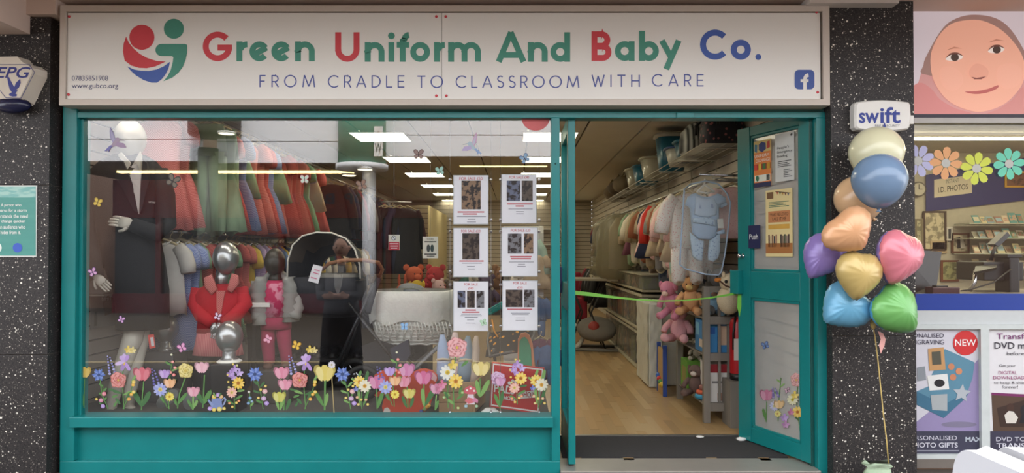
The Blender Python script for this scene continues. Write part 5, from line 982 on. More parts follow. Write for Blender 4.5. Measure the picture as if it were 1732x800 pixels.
# ------------------------------------------------------------------ garments on hangers
def gmat(key):
    P = {'red gingham': ((194, 98, 92), (160, 60, 60), 'check', 130), 'pink gingham': ((206, 126, 118), (180, 92, 88), 'check', 130), 'blue gingham': ((150, 162, 200), (104, 120, 172), 'check', 130), 'green gingham': ((140, 178, 146), (96, 142, 110), 'check', 130),
         'lilac gingham': ((186, 166, 200), (150, 128, 172), 'check', 130), 'yellow': ((214, 182, 72), None, None, 20), 'navy': ((40, 46, 76), None, None, 20), 'white': ((216, 212, 204), None, None, 12), 'black': ((30, 29, 32), None, None, 20), 'grey': ((112, 112, 116), None, None, 20),
         'sage green': ((146, 172, 140), None, None, 14), 'bottle green': ((42, 84, 66), None, None, 20), 'denim blue': ((92, 116, 156), None, None, 25), 'burgundy': ((112, 36, 46), None, None, 20), 'cream': ((226, 216, 196), None, None, 16), 'pale pink': ((234, 194, 190), (222, 166, 166), 'dots', 75), 'pastel blue': ((184, 206, 228), (140, 160, 196), 'dots', 45),
         'beige': ((196, 176, 148), None, None, 16), 'rust': ((164, 100, 72), None, None, 16), 'bright red': ((226, 62, 52), None, None, 16), 'floral cream': ((230, 220, 210), (220, 170, 160), 'dots', 75), 'khaki': ((140, 132, 98), None, None, 16), 'grey marl': ((160, 158, 154), None, None, 60), 'mint': ((176, 206, 190), None, None, 16), 'mustard': ((206, 168, 70), None, None, 16), 'plum': ((120, 70, 90), None, None, 16)}
    c, d, k, sc = P[key]; return mat('cloth_' + key.replace(' ', '_'), c, 0.85, col2=d, kind=k, scale=sc, var=0.12, bump=0.15)
HWIRE = mat('hanger_plastic', (206, 190, 150), 0.4)
GCACHE = {}
def garment_meshes(kind, var):
    key = (kind, var)
    if key in GCACHE: return GCACHE[key]
    rnd = random.Random(hash(kind) % 1000 + var * 17 if False else sum(map(ord, kind)) + var * 17)
    spec = {'dress': (.70, .36, .055, .11, 1.45), 'polo': (.48, .38, .05, .15, 1.0), 'shirt': (.52, .40, .045, .34, 1.0), 'blazer': (.62, .44, .07, .5, 1.1), 'coat': (.95, .50, .09, .6, 1.25), 'babygrow': (.44, .25, .04, .2, 1.0), 'baby_dress': (.40, .26, .045, .1, 1.5), 'pinafore': (.72, .32, .05, 0, 1.35), 'skirt': (.45, .30, .05, 0, 1.6), 'sleepsuit': (.62, .30, .05, .24, 1.0), 'trousers': (.72, .30, .05, 0, 1.0), 'cardigan': (.42, .36, .05, .4, 1.02)}
    L, W_, D, sl, fl_ = spec[kind]; b = B(); n = 22; rings = []; ph = rnd.random() * 6; nf = rnd.choice((5, 6, 7))
    rows = [(0, .17, .3), (.02, .45, .5), (.05, .8, .7), (.1, .96, .9), (.2, .93, 1), (.34, .88, 1), (.46, .88 if fl_ < 1.2 else .84, .95), (.62, .9 + (fl_ - 1) * .45, 1), (.8, .94 + (fl_ - 1) * .75, 1.05), (1, .98 + (fl_ - 1), 1.1)]
    if kind in ('skirt', 'trousers'): rows = [(0, .7, .6), (.06, .74, .8), (.3, .86 + (fl_ - 1) * .3, 1), (.6, .92 + (fl_ - 1) * .7, 1), (1, .98 + (fl_ - 1), 1)]
    for t, w, d in rows:
        ring = []
        for k in range(n):
            a = 2 * PI * k / n; am = max(0, t - .2) * (.55 if fl_ > 1.2 else .3)
            f = 1 + am * math.cos(nf * 2 * a + ph) + am * .4 * math.sin(3 * a + ph * 2)
            ring.append(Vector((math.cos(a) * W_ / 2 * w * (1 + .25 * am * math.cos(nf * a)), math.sin(a) * D * d * f, -.085 - L * t + .008 * t * math.cos(nf * a + ph))))
        rings.append(ring)
    if kind in ('sleepsuit', 'babygrow', 'trousers'):
        cut = 7 if kind != 'trousers' else 2
        b.loft(rings[:cut + 1])
        for s in (-1, 1):
            z0, z1 = rings[cut][0].z, -.085 - L; b.tube([(s * W_ * .2, 0, z0 + .03), (s * W_ * .22, .004, (z0 + z1) / 2), (s * W_ * .24, 0, z1), (s * W_ * .24, -.015, z1 - .012)], [(W_ * .22, D * .9), (W_ * .2, D * .85), (W_ * .16, D * .75), (W_ * .1, D * .5)], 10, up=(1, 0, 0))
    else: b.loft(rings)
    out = {'body': b}
    if sl:
        for s in (-1, 1):
            c = B(); x0 = W_ * .40; drop = sl * .88; outw = sl * .34 if sl < .3 else sl * .2
            c.tube([(s * x0 * .8, 0, -.115), (s * (x0 + outw * .35), .004 * var, -.135 - drop * .25), (s * (x0 + outw * .8), .006, -.15 - drop * .65), (s * (x0 + outw), 0, -.155 - drop)], [(.05, D * .8), (.062, D * .85), (.058, D * .8), (.05, D * .75)], 10, up=(1, 0, 0))
            out['sleeve' + ('a' if s < 0 else 'b')] = c
    if kind in ('dress', 'polo', 'shirt'):
        c = B()
        for s in (-1, 1): c.tube([(s * .012, -D * .55, -.125), (s * .05, -D * .4, -.098), (s * .066, 0, -.078), (s * .04, D * .3, -.074)], [(.004, .016), (.005, .02), (.005, .02), (.004, .016)], 6)
        out['collar'] = c
    h = B(); ww = W_ * .36 if kind not in ('babygrow', 'baby_dress', 'sleepsuit') else W_ * .34
    h.tube([(0, -.012, -.004), (.016, 0, .004), (.018, .002, -.012), (.003, 0, -.028), (0, 0, -.05)], .0035, 6)
    h.tube([(-ww, 0, -.105), (-ww * .5, 0, -.075), (0, 0, -.05), (ww * .5, 0, -.075), (ww, 0, -.105)], [(.006, .01)] * 5, 6)
    out['hanger'] = h; GCACHE[key] = out; return out
MCACHE = {}
def hang(kind, colr, loc, rz, label, group, cat, scale=1.0, var=0, trim='white'):
    ms = garment_meshes(kind, var)
    t = thing(kind if kind != 'dress' else 'school_dress', label, cat, loc, rz, group)
    if scale != 1.0: t.scale = (scale,) * 3
    for nm, b in ms.items():
        ck = (kind, var, nm, colr, trim)
        if ck not in MCACHE: MCACHE[ck] = b.mesh(nm.rstrip('ab') if nm.startswith('sleeve') else nm, HWIRE if nm == 'hanger' else gmat(trim) if nm == 'collar' else gmat(colr))
        o = link('sleeve' if nm.startswith('sleeve') else nm, MCACHE[ck], body if nm == 'collar' else t)
        if nm == 'body': body = o
    return t
def rail(label, p0, p1, feet=None):
    t = thing('clothes_rail', label, 'rail', ((Vector(p0) + Vector(p1)) / 2)); B().tube([p0, p1], .0125, 10).build('bar', STEEL, t)
    n = max(2, int((Vector(p1) - Vector(p0)).length / 1.2)); wall = feet
    for i in range(n + 1):
        q = Vector(p0).lerp(Vector(p1), i / n); B().tube([q, (wall, q.y, q.z), ], .009, 8).box(wall - .006, wall + .006, q.y - .02, q.y + .02, q.z - .05, q.z + .05).build('bracket', STEEL, t)
    return t
def ordlab(k, text): return '%s, %s' % (text, ORD[k]) if k < 12 else '%s, farther back' % text
# lower left rail: summer dresses and polo shirts
XL = -2.49
rail('steel rail of school shirts and summer dresses along the left wall', (XL, .58, 1.45), (XL, 8.2, 1.45), -2.9)
seq = ['white', 'blue gingham', 'blue gingham', 'sage green', 'red gingham', 'red gingham', 'blue gingham', 'blue gingham', 'green gingham', 'green gingham', 'red gingham', 'pink gingham', 'yellow', 'grey', 'lilac gingham', 'lilac gingham', 'pink gingham', 'burgundy', 'bright red', 'denim blue', 'yellow', 'navy', 'denim blue', 'black', 'yellow', 'cream', 'navy', 'burgundy', 'white', 'grey', 'yellow', 'black', 'denim blue', 'white', 'bottle green', 'navy', 'cream', 'burgundy', 'grey', 'black', 'cream', 'white', 'mustard', 'navy', 'grey marl', 'cream', 'black', 'cream', 'beige', 'navy', 'cream', 'white', 'beige', 'mustard', 'denim blue', 'cream', 'beige', 'cream', 'grey', 'beige', 'cream', 'navy', 'beige', 'cream']
y = .64; cnt = {}
for i, c in enumerate(seq):
    kind = 'dress' if 'gingham' in c else ('polo' if i < 30 or i % 3 else 'shirt')
    w = '%s %s on the lower left rail' % (c, {'dress': 'school dress', 'polo': 'polo shirt', 'shirt': 'long sleeved shirt'}[kind]); k = cnt.get(w, 0); cnt[w] = k + 1
    hang(kind, c, (XL + random.uniform(-.02, .03), y, 1.45), random.uniform(-.28, -.02), w + (', ' + ['nearest the glass', 'second of its colour', 'third of its colour', 'fourth of its colour', 'fifth of its colour', 'sixth of its colour', 'seventh of its colour', 'eighth of its colour'][min(k, 7)]), 'garments on the lower left rail', 'dress' if kind == 'dress' else 'shirt', random.uniform(.92, 1.08), i % 3, trim='white' if i % 4 else c)
    y += random.uniform(.085, .125) if i < 26 else random.uniform(.09, .14)
# upper left rail: red and pink dresses, green pinafores
XU = -2.46
rail('steel rail of red gingham dresses high on the left wall', (XU, .55, 2.36), (XU, 4.6, 2.36), -2.9)
seq = [('pinafore', 'pink gingham', .72), ('dress', 'pink gingham', .84), ('trousers', 'sage green', .98), ('pinafore', 'sage green', 1.1), ('trousers', 'sage green', 1.22), ('dress', 'red gingham', 1.42), ('dress', 'blue gingham', 1.56), ('skirt', 'sage green', 1.68), ('pinafore', 'pink gingham', 1.8), ('dress', 'pink gingham', 1.95), ('dress', 'red gingham', 2.1), ('dress', 'blue gingham', 2.25), ('skirt', 'sage green', 2.34), ('pinafore', 'pink gingham', 2.5), ('dress', 'red gingham', 2.62), ('pinafore', 'pink gingham', 2.74), ('pinafore', 'red gingham', 2.86), ('dress', 'pink gingham', 2.98), ('dress', 'red gingham', 3.12), ('dress', 'green gingham', 3.3), ('dress', 'blue gingham', 3.42), ('skirt', 'beige', 3.56), ('dress', 'red gingham', 3.7), ('pinafore', 'pink gingham', 3.84)]
cnt = {}
for i, (kd, c, y) in enumerate(seq):
    w = '%s %s hanging on the upper left rail' % (c, {'dress': 'school dress', 'skirt': 'pleated skirt'}.get(kd, kd)); k = cnt.get(w, 0); cnt[w] = k + 1
    hang(kd, c, (XU + (.14 if c == 'sage green' and y < 1.3 else -.1 if y < .9 else random.uniform(-.03, .1)), y, 2.36), random.uniform(-.3, 0), w + ', ' + ['nearest the glass', 'second of its kind', 'third of its kind', 'fourth of its kind', 'fifth of its kind', 'sixth of its kind', 'seventh of its kind'][min(k, 6)], 'garments on the upper left rail', 'dress' if kd == 'dress' else 'garment', 1.12, i % 3)
rail('steel rail of dark uniform blazers high on the left wall beyond the dresses', (XU, 4.7, 2.3), (XU, 9.2, 2.3), -2.9)  # this rail and its blazers are added to darken the far left wall
for i in range(16):
    c = ('black', 'navy', 'black', 'burgundy', 'black', 'grey')[i % 6]
    hang('blazer', c, (XU + .02, 4.8 + i * .27, 2.3), random.uniform(-.3, 0), '%s uniform blazer high on the left wall, %s' % (c, ORD[i].replace('window', 'dresses') if i < 12 else ('thirteenth from the dresses', 'fourteenth from the dresses', 'fifteenth from the dresses', 'sixteenth from the dresses')[i - 12]), 'dark blazers on the upper left rail', 'blazer', 1.15, i % 3)
rail('low rail of dark school trousers under the summer dresses', (XL, 1.0, .76), (XL, 6.4, .76), -2.9)  # this rail and its trousers are added as dark backing for the display
for i in range(12):
    c = ('black', 'navy', 'grey', 'black', 'black', 'navy')[i % 6]; k = ('nearest the glass', 'second from the glass', 'third from the glass', 'fourth from the glass', 'fifth from the glass', 'sixth from the glass', 'seventh from the glass', 'eighth from the glass', 'ninth from the glass', 'tenth from the glass', 'eleventh from the glass', 'twelfth from the glass')
    hang('trousers', c, (XL + .02, 1.06 + i * .4, .76), random.uniform(-.3, 0), '%s school trousers on the low left rail, %s' % (c, k[i] if i < 12 else 'beyond the twelfth'), 'school trousers on the low left rail', 'trousers', .88, i % 3)
# black blazers and coats by the partition
rail('short rail of black blazers in front of the partition', (-2.25, 6.6, 2.12), (-1.7, 6.9, 2.12), -2.9)
for i in range(5): hang('coat', 'black' if i != 3 else 'navy', (-2.2 + i * .11, 6.62 + i * .06, 2.12), .9 + random.uniform(-.1, .1), 'long %s coat on the short rail before the partition, %s' % ('black' if i != 3 else 'navy', ('farthest left', 'second from left', 'third from left', 'fourth from left', 'farthest right')[i]), 'dark coats before the partition', 'coat', 1.1, i % 3)
# right wall: baby clothes
XR = 1.50
rail('steel rail of baby clothes along the right wall', (XR, 1.2, 1.86), (XR, 8.4, 1.86), 1.89)
bc = ['floral cream', 'floral cream', 'pale pink', 'grey marl', 'beige', 'mint', 'mustard', 'cream', 'pale pink', 'beige', 'floral cream', 'cream', 'pale pink', 'rust', 'beige', 'grey marl', 'cream', 'bright red', 'pale pink', 'navy', 'beige', 'khaki', 'cream', 'rust', 'pale pink', 'grey marl', 'khaki', 'beige', 'cream', 'plum', 'sage green', 'cream', 'beige', 'pale pink', 'khaki', 'beige', 'grey', 'cream', 'rust', 'khaki', 'beige', 'bottle green', 'burgundy', 'grey', 'denim blue', 'black', 'bright red', 'grey', 'khaki', 'navy', 'black', 'bottle green', 'beige', 'navy', 'burgundy']
y = 1.42; cnt = {}
kn = {'sleepsuit': 'sleepsuit', 'baby_dress': 'baby dress', 'babygrow': 'babygrow', 'cardigan': 'baby cardigan'}
for i, c in enumerate(bc):
    kd = ('sleepsuit', 'sleepsuit', 'cardigan', 'babygrow', 'baby_dress')[i % 5] if i > 1 else 'sleepsuit'
    sc_k = {'sleepsuit': 1.0, 'cardigan': .85, 'babygrow': 1.2, 'baby_dress': 1.2}[kd] * random.uniform(.95, 1.1)
    w = '%s %s on the right wall rail' % (c, kn[kd]); k = cnt.get(w, 0); cnt[w] = k + 1
    hang(kd, c, (XR + random.uniform(-.03, .03), y, 1.86), random.uniform(.02, .3), w + ', ' + ['nearest the doorway', 'second of its kind', 'third of its kind', 'fourth of its kind'][min(k, 3)], 'baby clothes on the right rail', 'baby clothes', sc_k, i % 3)
    y += random.uniform(.06, .1) if i < 22 else random.uniform(.1, .16)
# lower far rail of dark jackets
rail('low rail of dark jackets far along the right wall', (1.45, 6.4, 1.12), (1.45, 8.6, 1.12), 1.89)
for i in range(9):
    c = ('black', 'navy', 'black', 'khaki', 'black', 'grey', 'black', 'navy', 'burgundy')[i]
    hang('cardigan' if i % 2 else 'blazer', c, (1.43, 6.5 + i * .23, 1.12), random.uniform(0, .3), '%s jacket on the low far right rail, %s' % (c, ORD[i].replace('window', 'doorway')), 'dark jackets on the low rail', 'jacket', .95, i % 3)
# hero: blue baby set in a mesh bag, hung on the nearest arm
hp = U(1192, 297, 1.12); arm = thing('hanging_bracket', 'chrome display arm holding the blue baby set beside the open door', 'hook', hp)
B().tube([U(1183, 295, 1.12), U(1250, 297, 1.12), (1.9, 1.12, hp.z)], .011, 10).build('bar', CHROME, arm)
B().tube([U(1205, 301, 1.1), U(1252, 304, 1.1)], .006, 8).build('brace', STEEL, arm)
YB = 1.02
bg = thing('baby_set', 'pale blue baby outfit with bib, hat and trousers in a mesh bag', 'baby clothes', U(1192, 465, YB))
def flat(b, pts, Y, th_=.012): return b.prism([U(x, y, Y) for x, y in pts], (0, th_, 0))
def puff(pts, Y, th_=.016):       # cushiony cloth from an outline
    b = B(); c = (sum(p[0] for p in pts) / len(pts), sum(p[1] for p in pts) / len(pts)); rings = []
    for q, d in ((1, 0), (.97, -.45), (.88, -.8), (.6, -1)): rings.append([U(c[0] + (x - c[0]) * q, c[1] + (y - c[1]) * q, Y + d * th_) for x, y in pts])
    rings = [[p + Vector((0, th_ * .8, 0)) for p in rings[0]]] + rings; return b.loft(rings)
PB = gmat('pastel blue'); PBP = mat('baby_blue_plain', (178, 202, 232), 0.85, bump=0.15)
cvx = lambda x, y: (1110 + x / 4.0, 280 + y / 4.0)
body = [cvx(*p) for p in ((215, 210), (265, 185), (300, 205), (340, 212), (380, 205), (415, 190), (470, 215), (475, 250), (440, 262), (425, 290), (425, 400), (400, 480), (360, 500), (285, 495), (245, 455), (230, 290), (200, 255))]
puff(body, YB, .02).build('vest', PBP, bg)
puff([cvx(*p) for p in ((264, 186), (236, 194), (208, 232), (194, 268), (240, 288), (254, 240))], YB - .001, .009).build('sleeve', PBP, bg); puff([cvx(*p) for p in ((412, 188), (444, 198), (470, 232), (482, 266), (438, 288), (422, 240))], YB - .001, .009).build('sleeve', PBP, bg)
puff([cvx(*p) for p in ((270, 205), (300, 218), (345, 225), (385, 215), (412, 270), (405, 335), (350, 352), (290, 345), (258, 330), (262, 270))], YB - .024, .012).build('bib', mat('bib_blue', (196, 214, 236), 0.85), bg)
puff([cvx(*p) for p in ((252, 358), (340, 348), (400, 365), (402, 410), (330, 395), (250, 385))], YB - .03, .014).build('hat', PB, bg)
for pts in (((228, 450), (285, 500), (322, 510), (318, 590), (310, 645), (280, 642), (245, 612)), ((432, 440), (400, 480), (362, 505), (352, 590), (352, 640), (385, 652), (420, 625), (432, 580))): puff([cvx(*p) for p in pts], YB - .002, .022).build('trouser_leg', PB, bg)
puff([cvx(*p) for p in ((405, 450), (460, 430), (468, 460), (415, 468))], YB - .02, .01).build('mitten', PBP, bg)
b = B(); flat(b, [cvx(*p) for p in ((290, 290), (308, 292), (296, 262))], YB - .038, .001); flat(b, [cvx(*p) for p in ((372, 258), (384, 262), (388, 288), (370, 286))], YB - .038, .001); b.build('embroidery', pm((156, 170, 204)), bg)
flat(B(), [cvx(*p) for p in ((412, 362), (452, 358), (456, 422), (418, 424))], YB - .045, .001).build('price_tag', pm((226, 222, 214)), bg)
b = B(); b.tube([U(*cvx(330, 90), YB - .01), U(*cvx(325, 130), YB - .01), U(*cvx(290, 165), YB - .02), U(*cvx(275, 180), YB - .02)], .008, 8); b.tube([U(*cvx(330, 130), YB - .01), U(*cvx(370, 160), YB - .02), U(*cvx(395, 178), YB - .02)], .008, 8); b.tube([U(*cvx(285, 175), YB - .02), U(*cvx(335, 186), YB - .02), U(*cvx(390, 178), YB - .02)], .006, 8); b.build('hanger', WHITE, bg)
outl = [cvx(*p) for p in ((190, 160), (235, 125), (330, 105), (420, 125), (480, 190), (502, 250), (490, 400), (465, 600), (440, 720), (420, 742), (330, 735), (200, 700), (160, 670), (165, 560), (178, 350))]
MESH = pane_mat('mesh_bag', 0.02, haze=0.16)
B().poly([U(x, y, YB - .055) for x, y in outl]).build('mesh_front', MESH, bg)
B().tube([U(x, y, YB - .05) for x, y in outl + outl[:2]], .006, 6).build('bag_piping', mat('piping_blue', (176, 196, 222), 0.7), bg)
hang('sleepsuit', 'floral cream', (1.36, 1.26, 1.86), .25, 'cream flowered all in one hanging left of the blue set', 'baby clothes on the right rail', 'baby clothes', 1.12, 1)
hang('cardigan', 'pale pink', (1.70, 1.2, hp.z), .1, 'pink floral cardigan peeping out behind the blue set', 'baby clothes on the right rail', 'baby clothes', .95, 2)
# wire shelf with tubs and bags above the right rail
ws = thing('wire_shelf', 'long white wire shelf above the baby clothes on the right wall', 'shelf', (1.7, 4, 2.16)); ZS = 2.17
SHW = mat('wire_white', (196, 190, 176), 0.4)
for k in range(5): x = 1.49 + k * .095; B().tube([(x, 1.28, ZS), (x, 8.5, ZS)], .004, 5).build('long_wire', SHW, ws)
wm = B().tube([(0, 0, 0), (.4, 0, 0)], .0022, 4).mesh('cross_wire', SHW)
for k in range(60): link('cross_wire', wm, ws, Vector((1.49, 1.28 + k * (.028 if k < 40 else .1), ZS)) - ws.location)
for yy in (1.45, 2.2, 3.1, 4.2, 5.6, 7.2): B().tube([(1.52, yy, ZS - .01), (1.87, yy, ZS - .01), (1.87, yy, ZS - .12)], .006, 6).build('bracket', SHW, ws)
def bag(label, x, yd, w, h, d, m):
    t = thing('holdall_bag', label, 'bag', (x, yd, ZS + .005)); b = B(); rings = []
    for j, (k, z) in enumerate(((.82, 0), (1, .08), (1.02, .4), (.92, .7), (.6, .92), (.2, 1))): rings.append([Vector((x + k * w / 2 * math.copysign(abs(math.cos(a)) ** .6, math.cos(a)), yd + (k if j < 4 else k) * d / 2 * math.copysign(abs(math.sin(a)) ** .6, math.sin(a)), ZS + .005 + z * h)) for a in [2 * PI * i / 22 for i in range(22)]])
    b.loft(rings).build('body', m, t)
    B().tube([(x - w * .2, yd - d * .5, ZS + h * .55), (x - w * .22, yd - d * .56, ZS + h * .8), (x, yd - d * .4, ZS + h * 1.02), (x + w * .22, yd - d * .56, ZS + h * .8), (x + w * .2, yd - d * .5, ZS + h * .55)], .012, 8).build('strap', BLACK, t)
    B().box(x - w * .28, x + w * .28, yd - d * .52, yd - d * .48, ZS + h * .12, ZS + h * .42).build('pocket', m, t)
bag('dark floral changing bag at the near end of the wire shelf', 1.72, 1.52, .36, .32, .24, mat('bag_floral', (34, 32, 42), 0.6, col2=(150, 90, 90), kind='dots', scale=26))
bag('black and white leaf patterned bag beside the floral bag', 1.66, 1.98, .36, .3, .26, mat('bag_leaf', (28, 28, 30), 0.6, col2=(176, 176, 170), kind='stripe', scale=7, stretch=(1, 1, 2.2)))
def tub(label, yd, w, h, d, m, rim, x=1.68):
    t = thing('plastic_tub', label, 'tub', (x, yd, ZS + .005)); b = B()
    def rr_(k, z, j=0): return [Vector((x + k * w / 2 * math.copysign(abs(math.cos(a)) ** .55, math.cos(a)), yd + k * d / 2 * math.copysign(abs(math.sin(a)) ** .55, math.sin(a)), ZS + .005 + z * h)) for a in [2 * PI * i / 20 for i in range(20)]]
    b.loft([rr_(.72, 0), rr_(.8, .3), rr_(.95, .95), rr_(.9, .95), rr_(.74, .1)]).build('bowl', m, t)
    b = B(); b.loft([rr_(.94, .9), rr_(1.08, .92), rr_(1.08, 1.0), rr_(.9, 1.0)], caps=False).build('rim', rim, t)
TQ = mat('tub_teal', (38, 108, 136), 0.35); CLR = mat('tub_clear', (176, 172, 156), 0.2, var=0.05); PAL = mat('tub_grey', (190, 188, 178), 0.35)
tub('dark teal potty on the wire shelf behind the patterned bags', 2.42, .3, .2, .28, mat('teal_dark', (30, 84, 104), 0.4), TQ)
tub('pale baby bath seat with blue edge on the wire shelf', 2.72, .34, .18, .3, PAL, mat('blue_edge', (60, 90, 140), 0.4))
tub('tall blue baby bath standing on the wire shelf', 3.2, .34, .4, .34, TQ, PAL)
tub('clear round storage tub on the wire shelf', 4.0, .38, .26, .38, CLR, CLR)
tub('teal tub between the clear tubs', 4.6, .36, .24, .36, TQ, TQ)
tub('clear tub farther along the wire shelf', 5.1, .38, .26, .4, CLR, CLR)
for i, (yd, c) in enumerate(((6.0, (110, 96, 76)), (6.6, (92, 78, 62)), (7.3, (120, 104, 84)))):
    t = thing('stuffed_sack', 'brown bundled sack far along the wire shelf, %s' % ('nearest of three', 'middle of three', 'farthest of three')[i], 'sack', (1.66, yd, ZS + .005), group='sacks on the wire shelf')
    B().ball((1.66, yd, ZS + .15), (.2, .24, .15), 14, 9, fn=lambda p: p * (1 + .12 * math.sin(5 * p.x + 3 * p.y + i))).build('sack', mat('sack_%d' % i, c, 0.9, bump=0.3), t)
    B().tube([(1.56, yd - .1, ZS + .26), (1.6, yd - .14, ZS + .34), (1.66, yd - .12, ZS + .27)], .02, 8).build('tie', mat('sack_tie', (140, 124, 100), 0.9), t)
# ------------------------------------------------------------------ shop floor, right side
def ell_ring(c, rx, ry, n=20, sq=1.0): return [Vector((c[0] + rx * math.copysign(abs(math.cos(a)) ** sq, math.cos(a)), c[1] + ry * math.copysign(abs(math.sin(a)) ** sq, math.sin(a)), c[2])) for a in [2 * PI * i / n for i in range(n)]]
GW = mat('grey_wash_wood', (142, 134, 124), 0.7, var=0.2, scale=12, stretch=(1, 1, .15), bump=0.1)
sh = thing('toy_shelf', 'grey washed wooden slatted toy shelf beside the open door', 'shelf', (1.58, 1.45, 0))
sx_, sX, sy_, sY = 1.43, 1.74, 1.05, 1.95; ZT = 1.04
for x in (sx_, sX - .05):
    for y in (sy_, sY - .05): B().bev(x, x + .05, y, y + .05, 0, ZT, .004).build('post', GW, sh)
for z in (.14, .52, .80):
    for k in range(4): B().box(sx_ + .01 + k * .075, sx_ + .075 + k * .075, sy_ + .02, sY - .02, z - .012, z).build('slat', GW, sh)
    for y in (sy_ + .005, sY - .045): B().box(sx_ + .05, sX - .05, y, y + .04, z - .05, z + .01).build('rail', GW, sh)
for x in (sx_ + .115, sx_ + .185):
    for z0, z1 in ((.15, .48), (.53, .76), (.81, 1.0)): B().box(x, x + .02, sy_ + .02, sy_ + .035, z0, z1).build('upright_slat', GW, sh)
B().box(sx_ + .05, sX - .05, sy_ + .005, sy_ + .045, ZT - .045, ZT - .0).build('rail', GW, sh)
def carton(name, label, x0, x1, y0, y1, z0, z1, c, prints):
    t = thing(name, label, 'box', ((x0 + x1) / 2, (y0 + y1) / 2, z0)); bx_ = B().bev(x0, x1, y0, y1, z0, z1, .003).build('carton', pm(c), t)
    for (u0, u1, v0, v1, cc, sd_) in prints:
        b = B()
        if sd_ == 'f': b.box(x0 + (x1 - x0) * u0, x0 + (x1 - x0) * u1, y0 - .001, y0, z0 + (z1 - z0) * v0, z0 + (z1 - z0) * v1)
        else: b.box(x0 - .001, x0, y0 + (y1 - y0) * u0, y0 + (y1 - y0) * u1, z0 + (z1 - z0) * v0, z0 + (z1 - z0) * v1)
        b.build('print_block', pm(cc), bx_)
    return t
carton('toy_carton', 'blue toy carton on the middle shelf', 1.445, 1.69, 1.10, 1.36, .525, .77, (62, 132, 186), [(.45, .75, .25, .85, (206, 176, 150), 'f'), (.05, .35, .6, .8, (40, 90, 160), 'f'), (.8, .98, .1, .4, (40, 60, 110), 'f'), (.1, .5, .15, .4, (206, 190, 170), 's'), (.55, .9, .5, .9, (120, 180, 206), 's')])
carton('toy_carton', 'white carton with red print on the lowest shelf', 1.485, 1.69, 1.10, 1.36, .145, .44, (222, 218, 212), [(0, 1, .78, 1, (150, 36, 44), 'f'), (.3, .7, .05, .25, (186, 140, 120), 'f'), (.72, .98, .35, .78, (200, 70, 60), 'f'), (.1, .5, .5, .56, (130, 126, 124), 'f')])
carton('toy_carton', 'green toy carton at the far end of the lowest shelf', 1.45, 1.66, 1.64, 1.86, .145, .38, (106, 158, 62), [(.2, .7, .2, .8, (140, 120, 70), 'f'), (.2, .8, .2, .75, (150, 140, 80), 's'), (.6, .95, .02, .2, (210, 220, 190), 'f')])
def plush(name, label, loc, s, fur, rz=0, lean=0.0, ears='round', cat='soft toy', muzzle=None, extra=None, sit=True):
    t = thing(name, label, cat, loc, rz); t.scale = (s,) * 3; t.rotation_euler = (lean, 0, rz)
    m = mat('plush_%d_%d_%d' % fur, fur, 0.95, var=0.12, scale=50, bump=0.5); m2 = mat('plush_%d_%d_%d' % muzzle, muzzle, 0.95, bump=0.4) if muzzle else m
    def bd(nm, c, r, mm=m, seg=12): B().ball(c, r, seg, 8).build(nm, mm, t, False)
    bd('torso', (0, 0, .3), (.21, .18, .27)); bd('head', (0, -.03, .68), (.2, .18, .19)); bd('muzzle', (0, -.2, .63), (.09, .07, .07), m2)
    for s_ in (-1, 1):
        if ears == 'round': bd('ear', (s_ * .17, 0, .84), (.075, .04, .075))
        elif ears == 'long': bd('ear', (s_ * .1, 0, 1.0), (.05, .035, .2))
        else: bd('ear', (s_ * .2, .02, .72), (.05, .08, .13))
        B().tube([(s_ * .17, -.02, .45), (s_ * .28, -.12, .32), (s_ * .3, -.2, .22)], [.08, .075, .07], 10).build('arm', m, t, False)
        if sit: B().tube([(s_ * .12, -.08, .1), (s_ * .2, -.3, .07), (s_ * .22, -.42, .1)], [.1, .09, .095], 10).build('leg', m, t, False)
        else: B().tube([(s_ * .1, 0, .12), (s_ * .11, -.02, -.1), (s_ * .11, -.06, -.22)], [.095, .085, .08], 10).build('leg', m, t, False)
        bd('eye', (s_ * .07, -.195, .71), (.018, .012, .018), BLACK, 8)
    return t
PK_ = (236, 178, 184)
plush('teddy_bear', 'pink teddy bear sitting at the end of the middle shelf', (1.40, 1.72, .53), .38, PK_, -.5, -.1)
plush('soft_rabbit', 'pink soft doll flopped over the top of the toy shelf', (1.36, 1.66, .80), .34, (232, 150, 176), -.8, .5, 'flop', muzzle=(230, 196, 180))
plush('soft_doll', 'doll in blue and pink clothes on the top shelf', (1.55, 1.2, .81), .26, (150, 190, 216), -.2, 0, 'flop', muzzle=(222, 176, 160))
plush('soft_doll', 'multi-coloured soft doll beside the pink rabbit', (1.43, 1.42, .81), .34, (226, 170, 120), -.4, .1, 'round', muzzle=(222, 186, 120))
plush('soft_elephant', 'grey soft toy at the back of the top shelf', (1.63, 1.3, .81), .42, (132, 126, 122), -.2, 0, 'flop')
plush('soft_sheep', 'cream woolly toy above the green carton', (1.56, 1.72, .38), .2, (216, 206, 184), -.5, 0, 'round')
plush('soft_puppy', 'grey and white toy on the lowest shelf in front of the green carton', (1.46, 1.4, .145), .28, (120, 96, 90), -.6, 0, 'flop', muzzle=(220, 206, 196))
t = thing('stacking_toy', 'small blue and orange stacking toy on the lowest shelf', 'toy', (1.47, 1.26, .145)); B().lathe((1.47, 1.26, .145), [(.05, 0), (.055, .02), (.05, .035)], 16).build('ring', pm((60, 150, 186)), t); B().lathe((1.47, 1.26, .18), [(.04, 0), (.045, .015), (.04, .03)], 16).build('ring', pm((214, 96, 60)), t); B().ball((1.47, 1.26, .23), .025, 10, 7).build('knob', pm((150, 100, 90)), t)
t = thing('bead_maze', 'blue and yellow activity board leaning by the toy shelf', 'toy', (1.36, 2.1, 0))
B().bev(1.33, 1.35, 2.02, 2.26, .0, .42, .004).build('board', pm((186, 150, 100)), t)
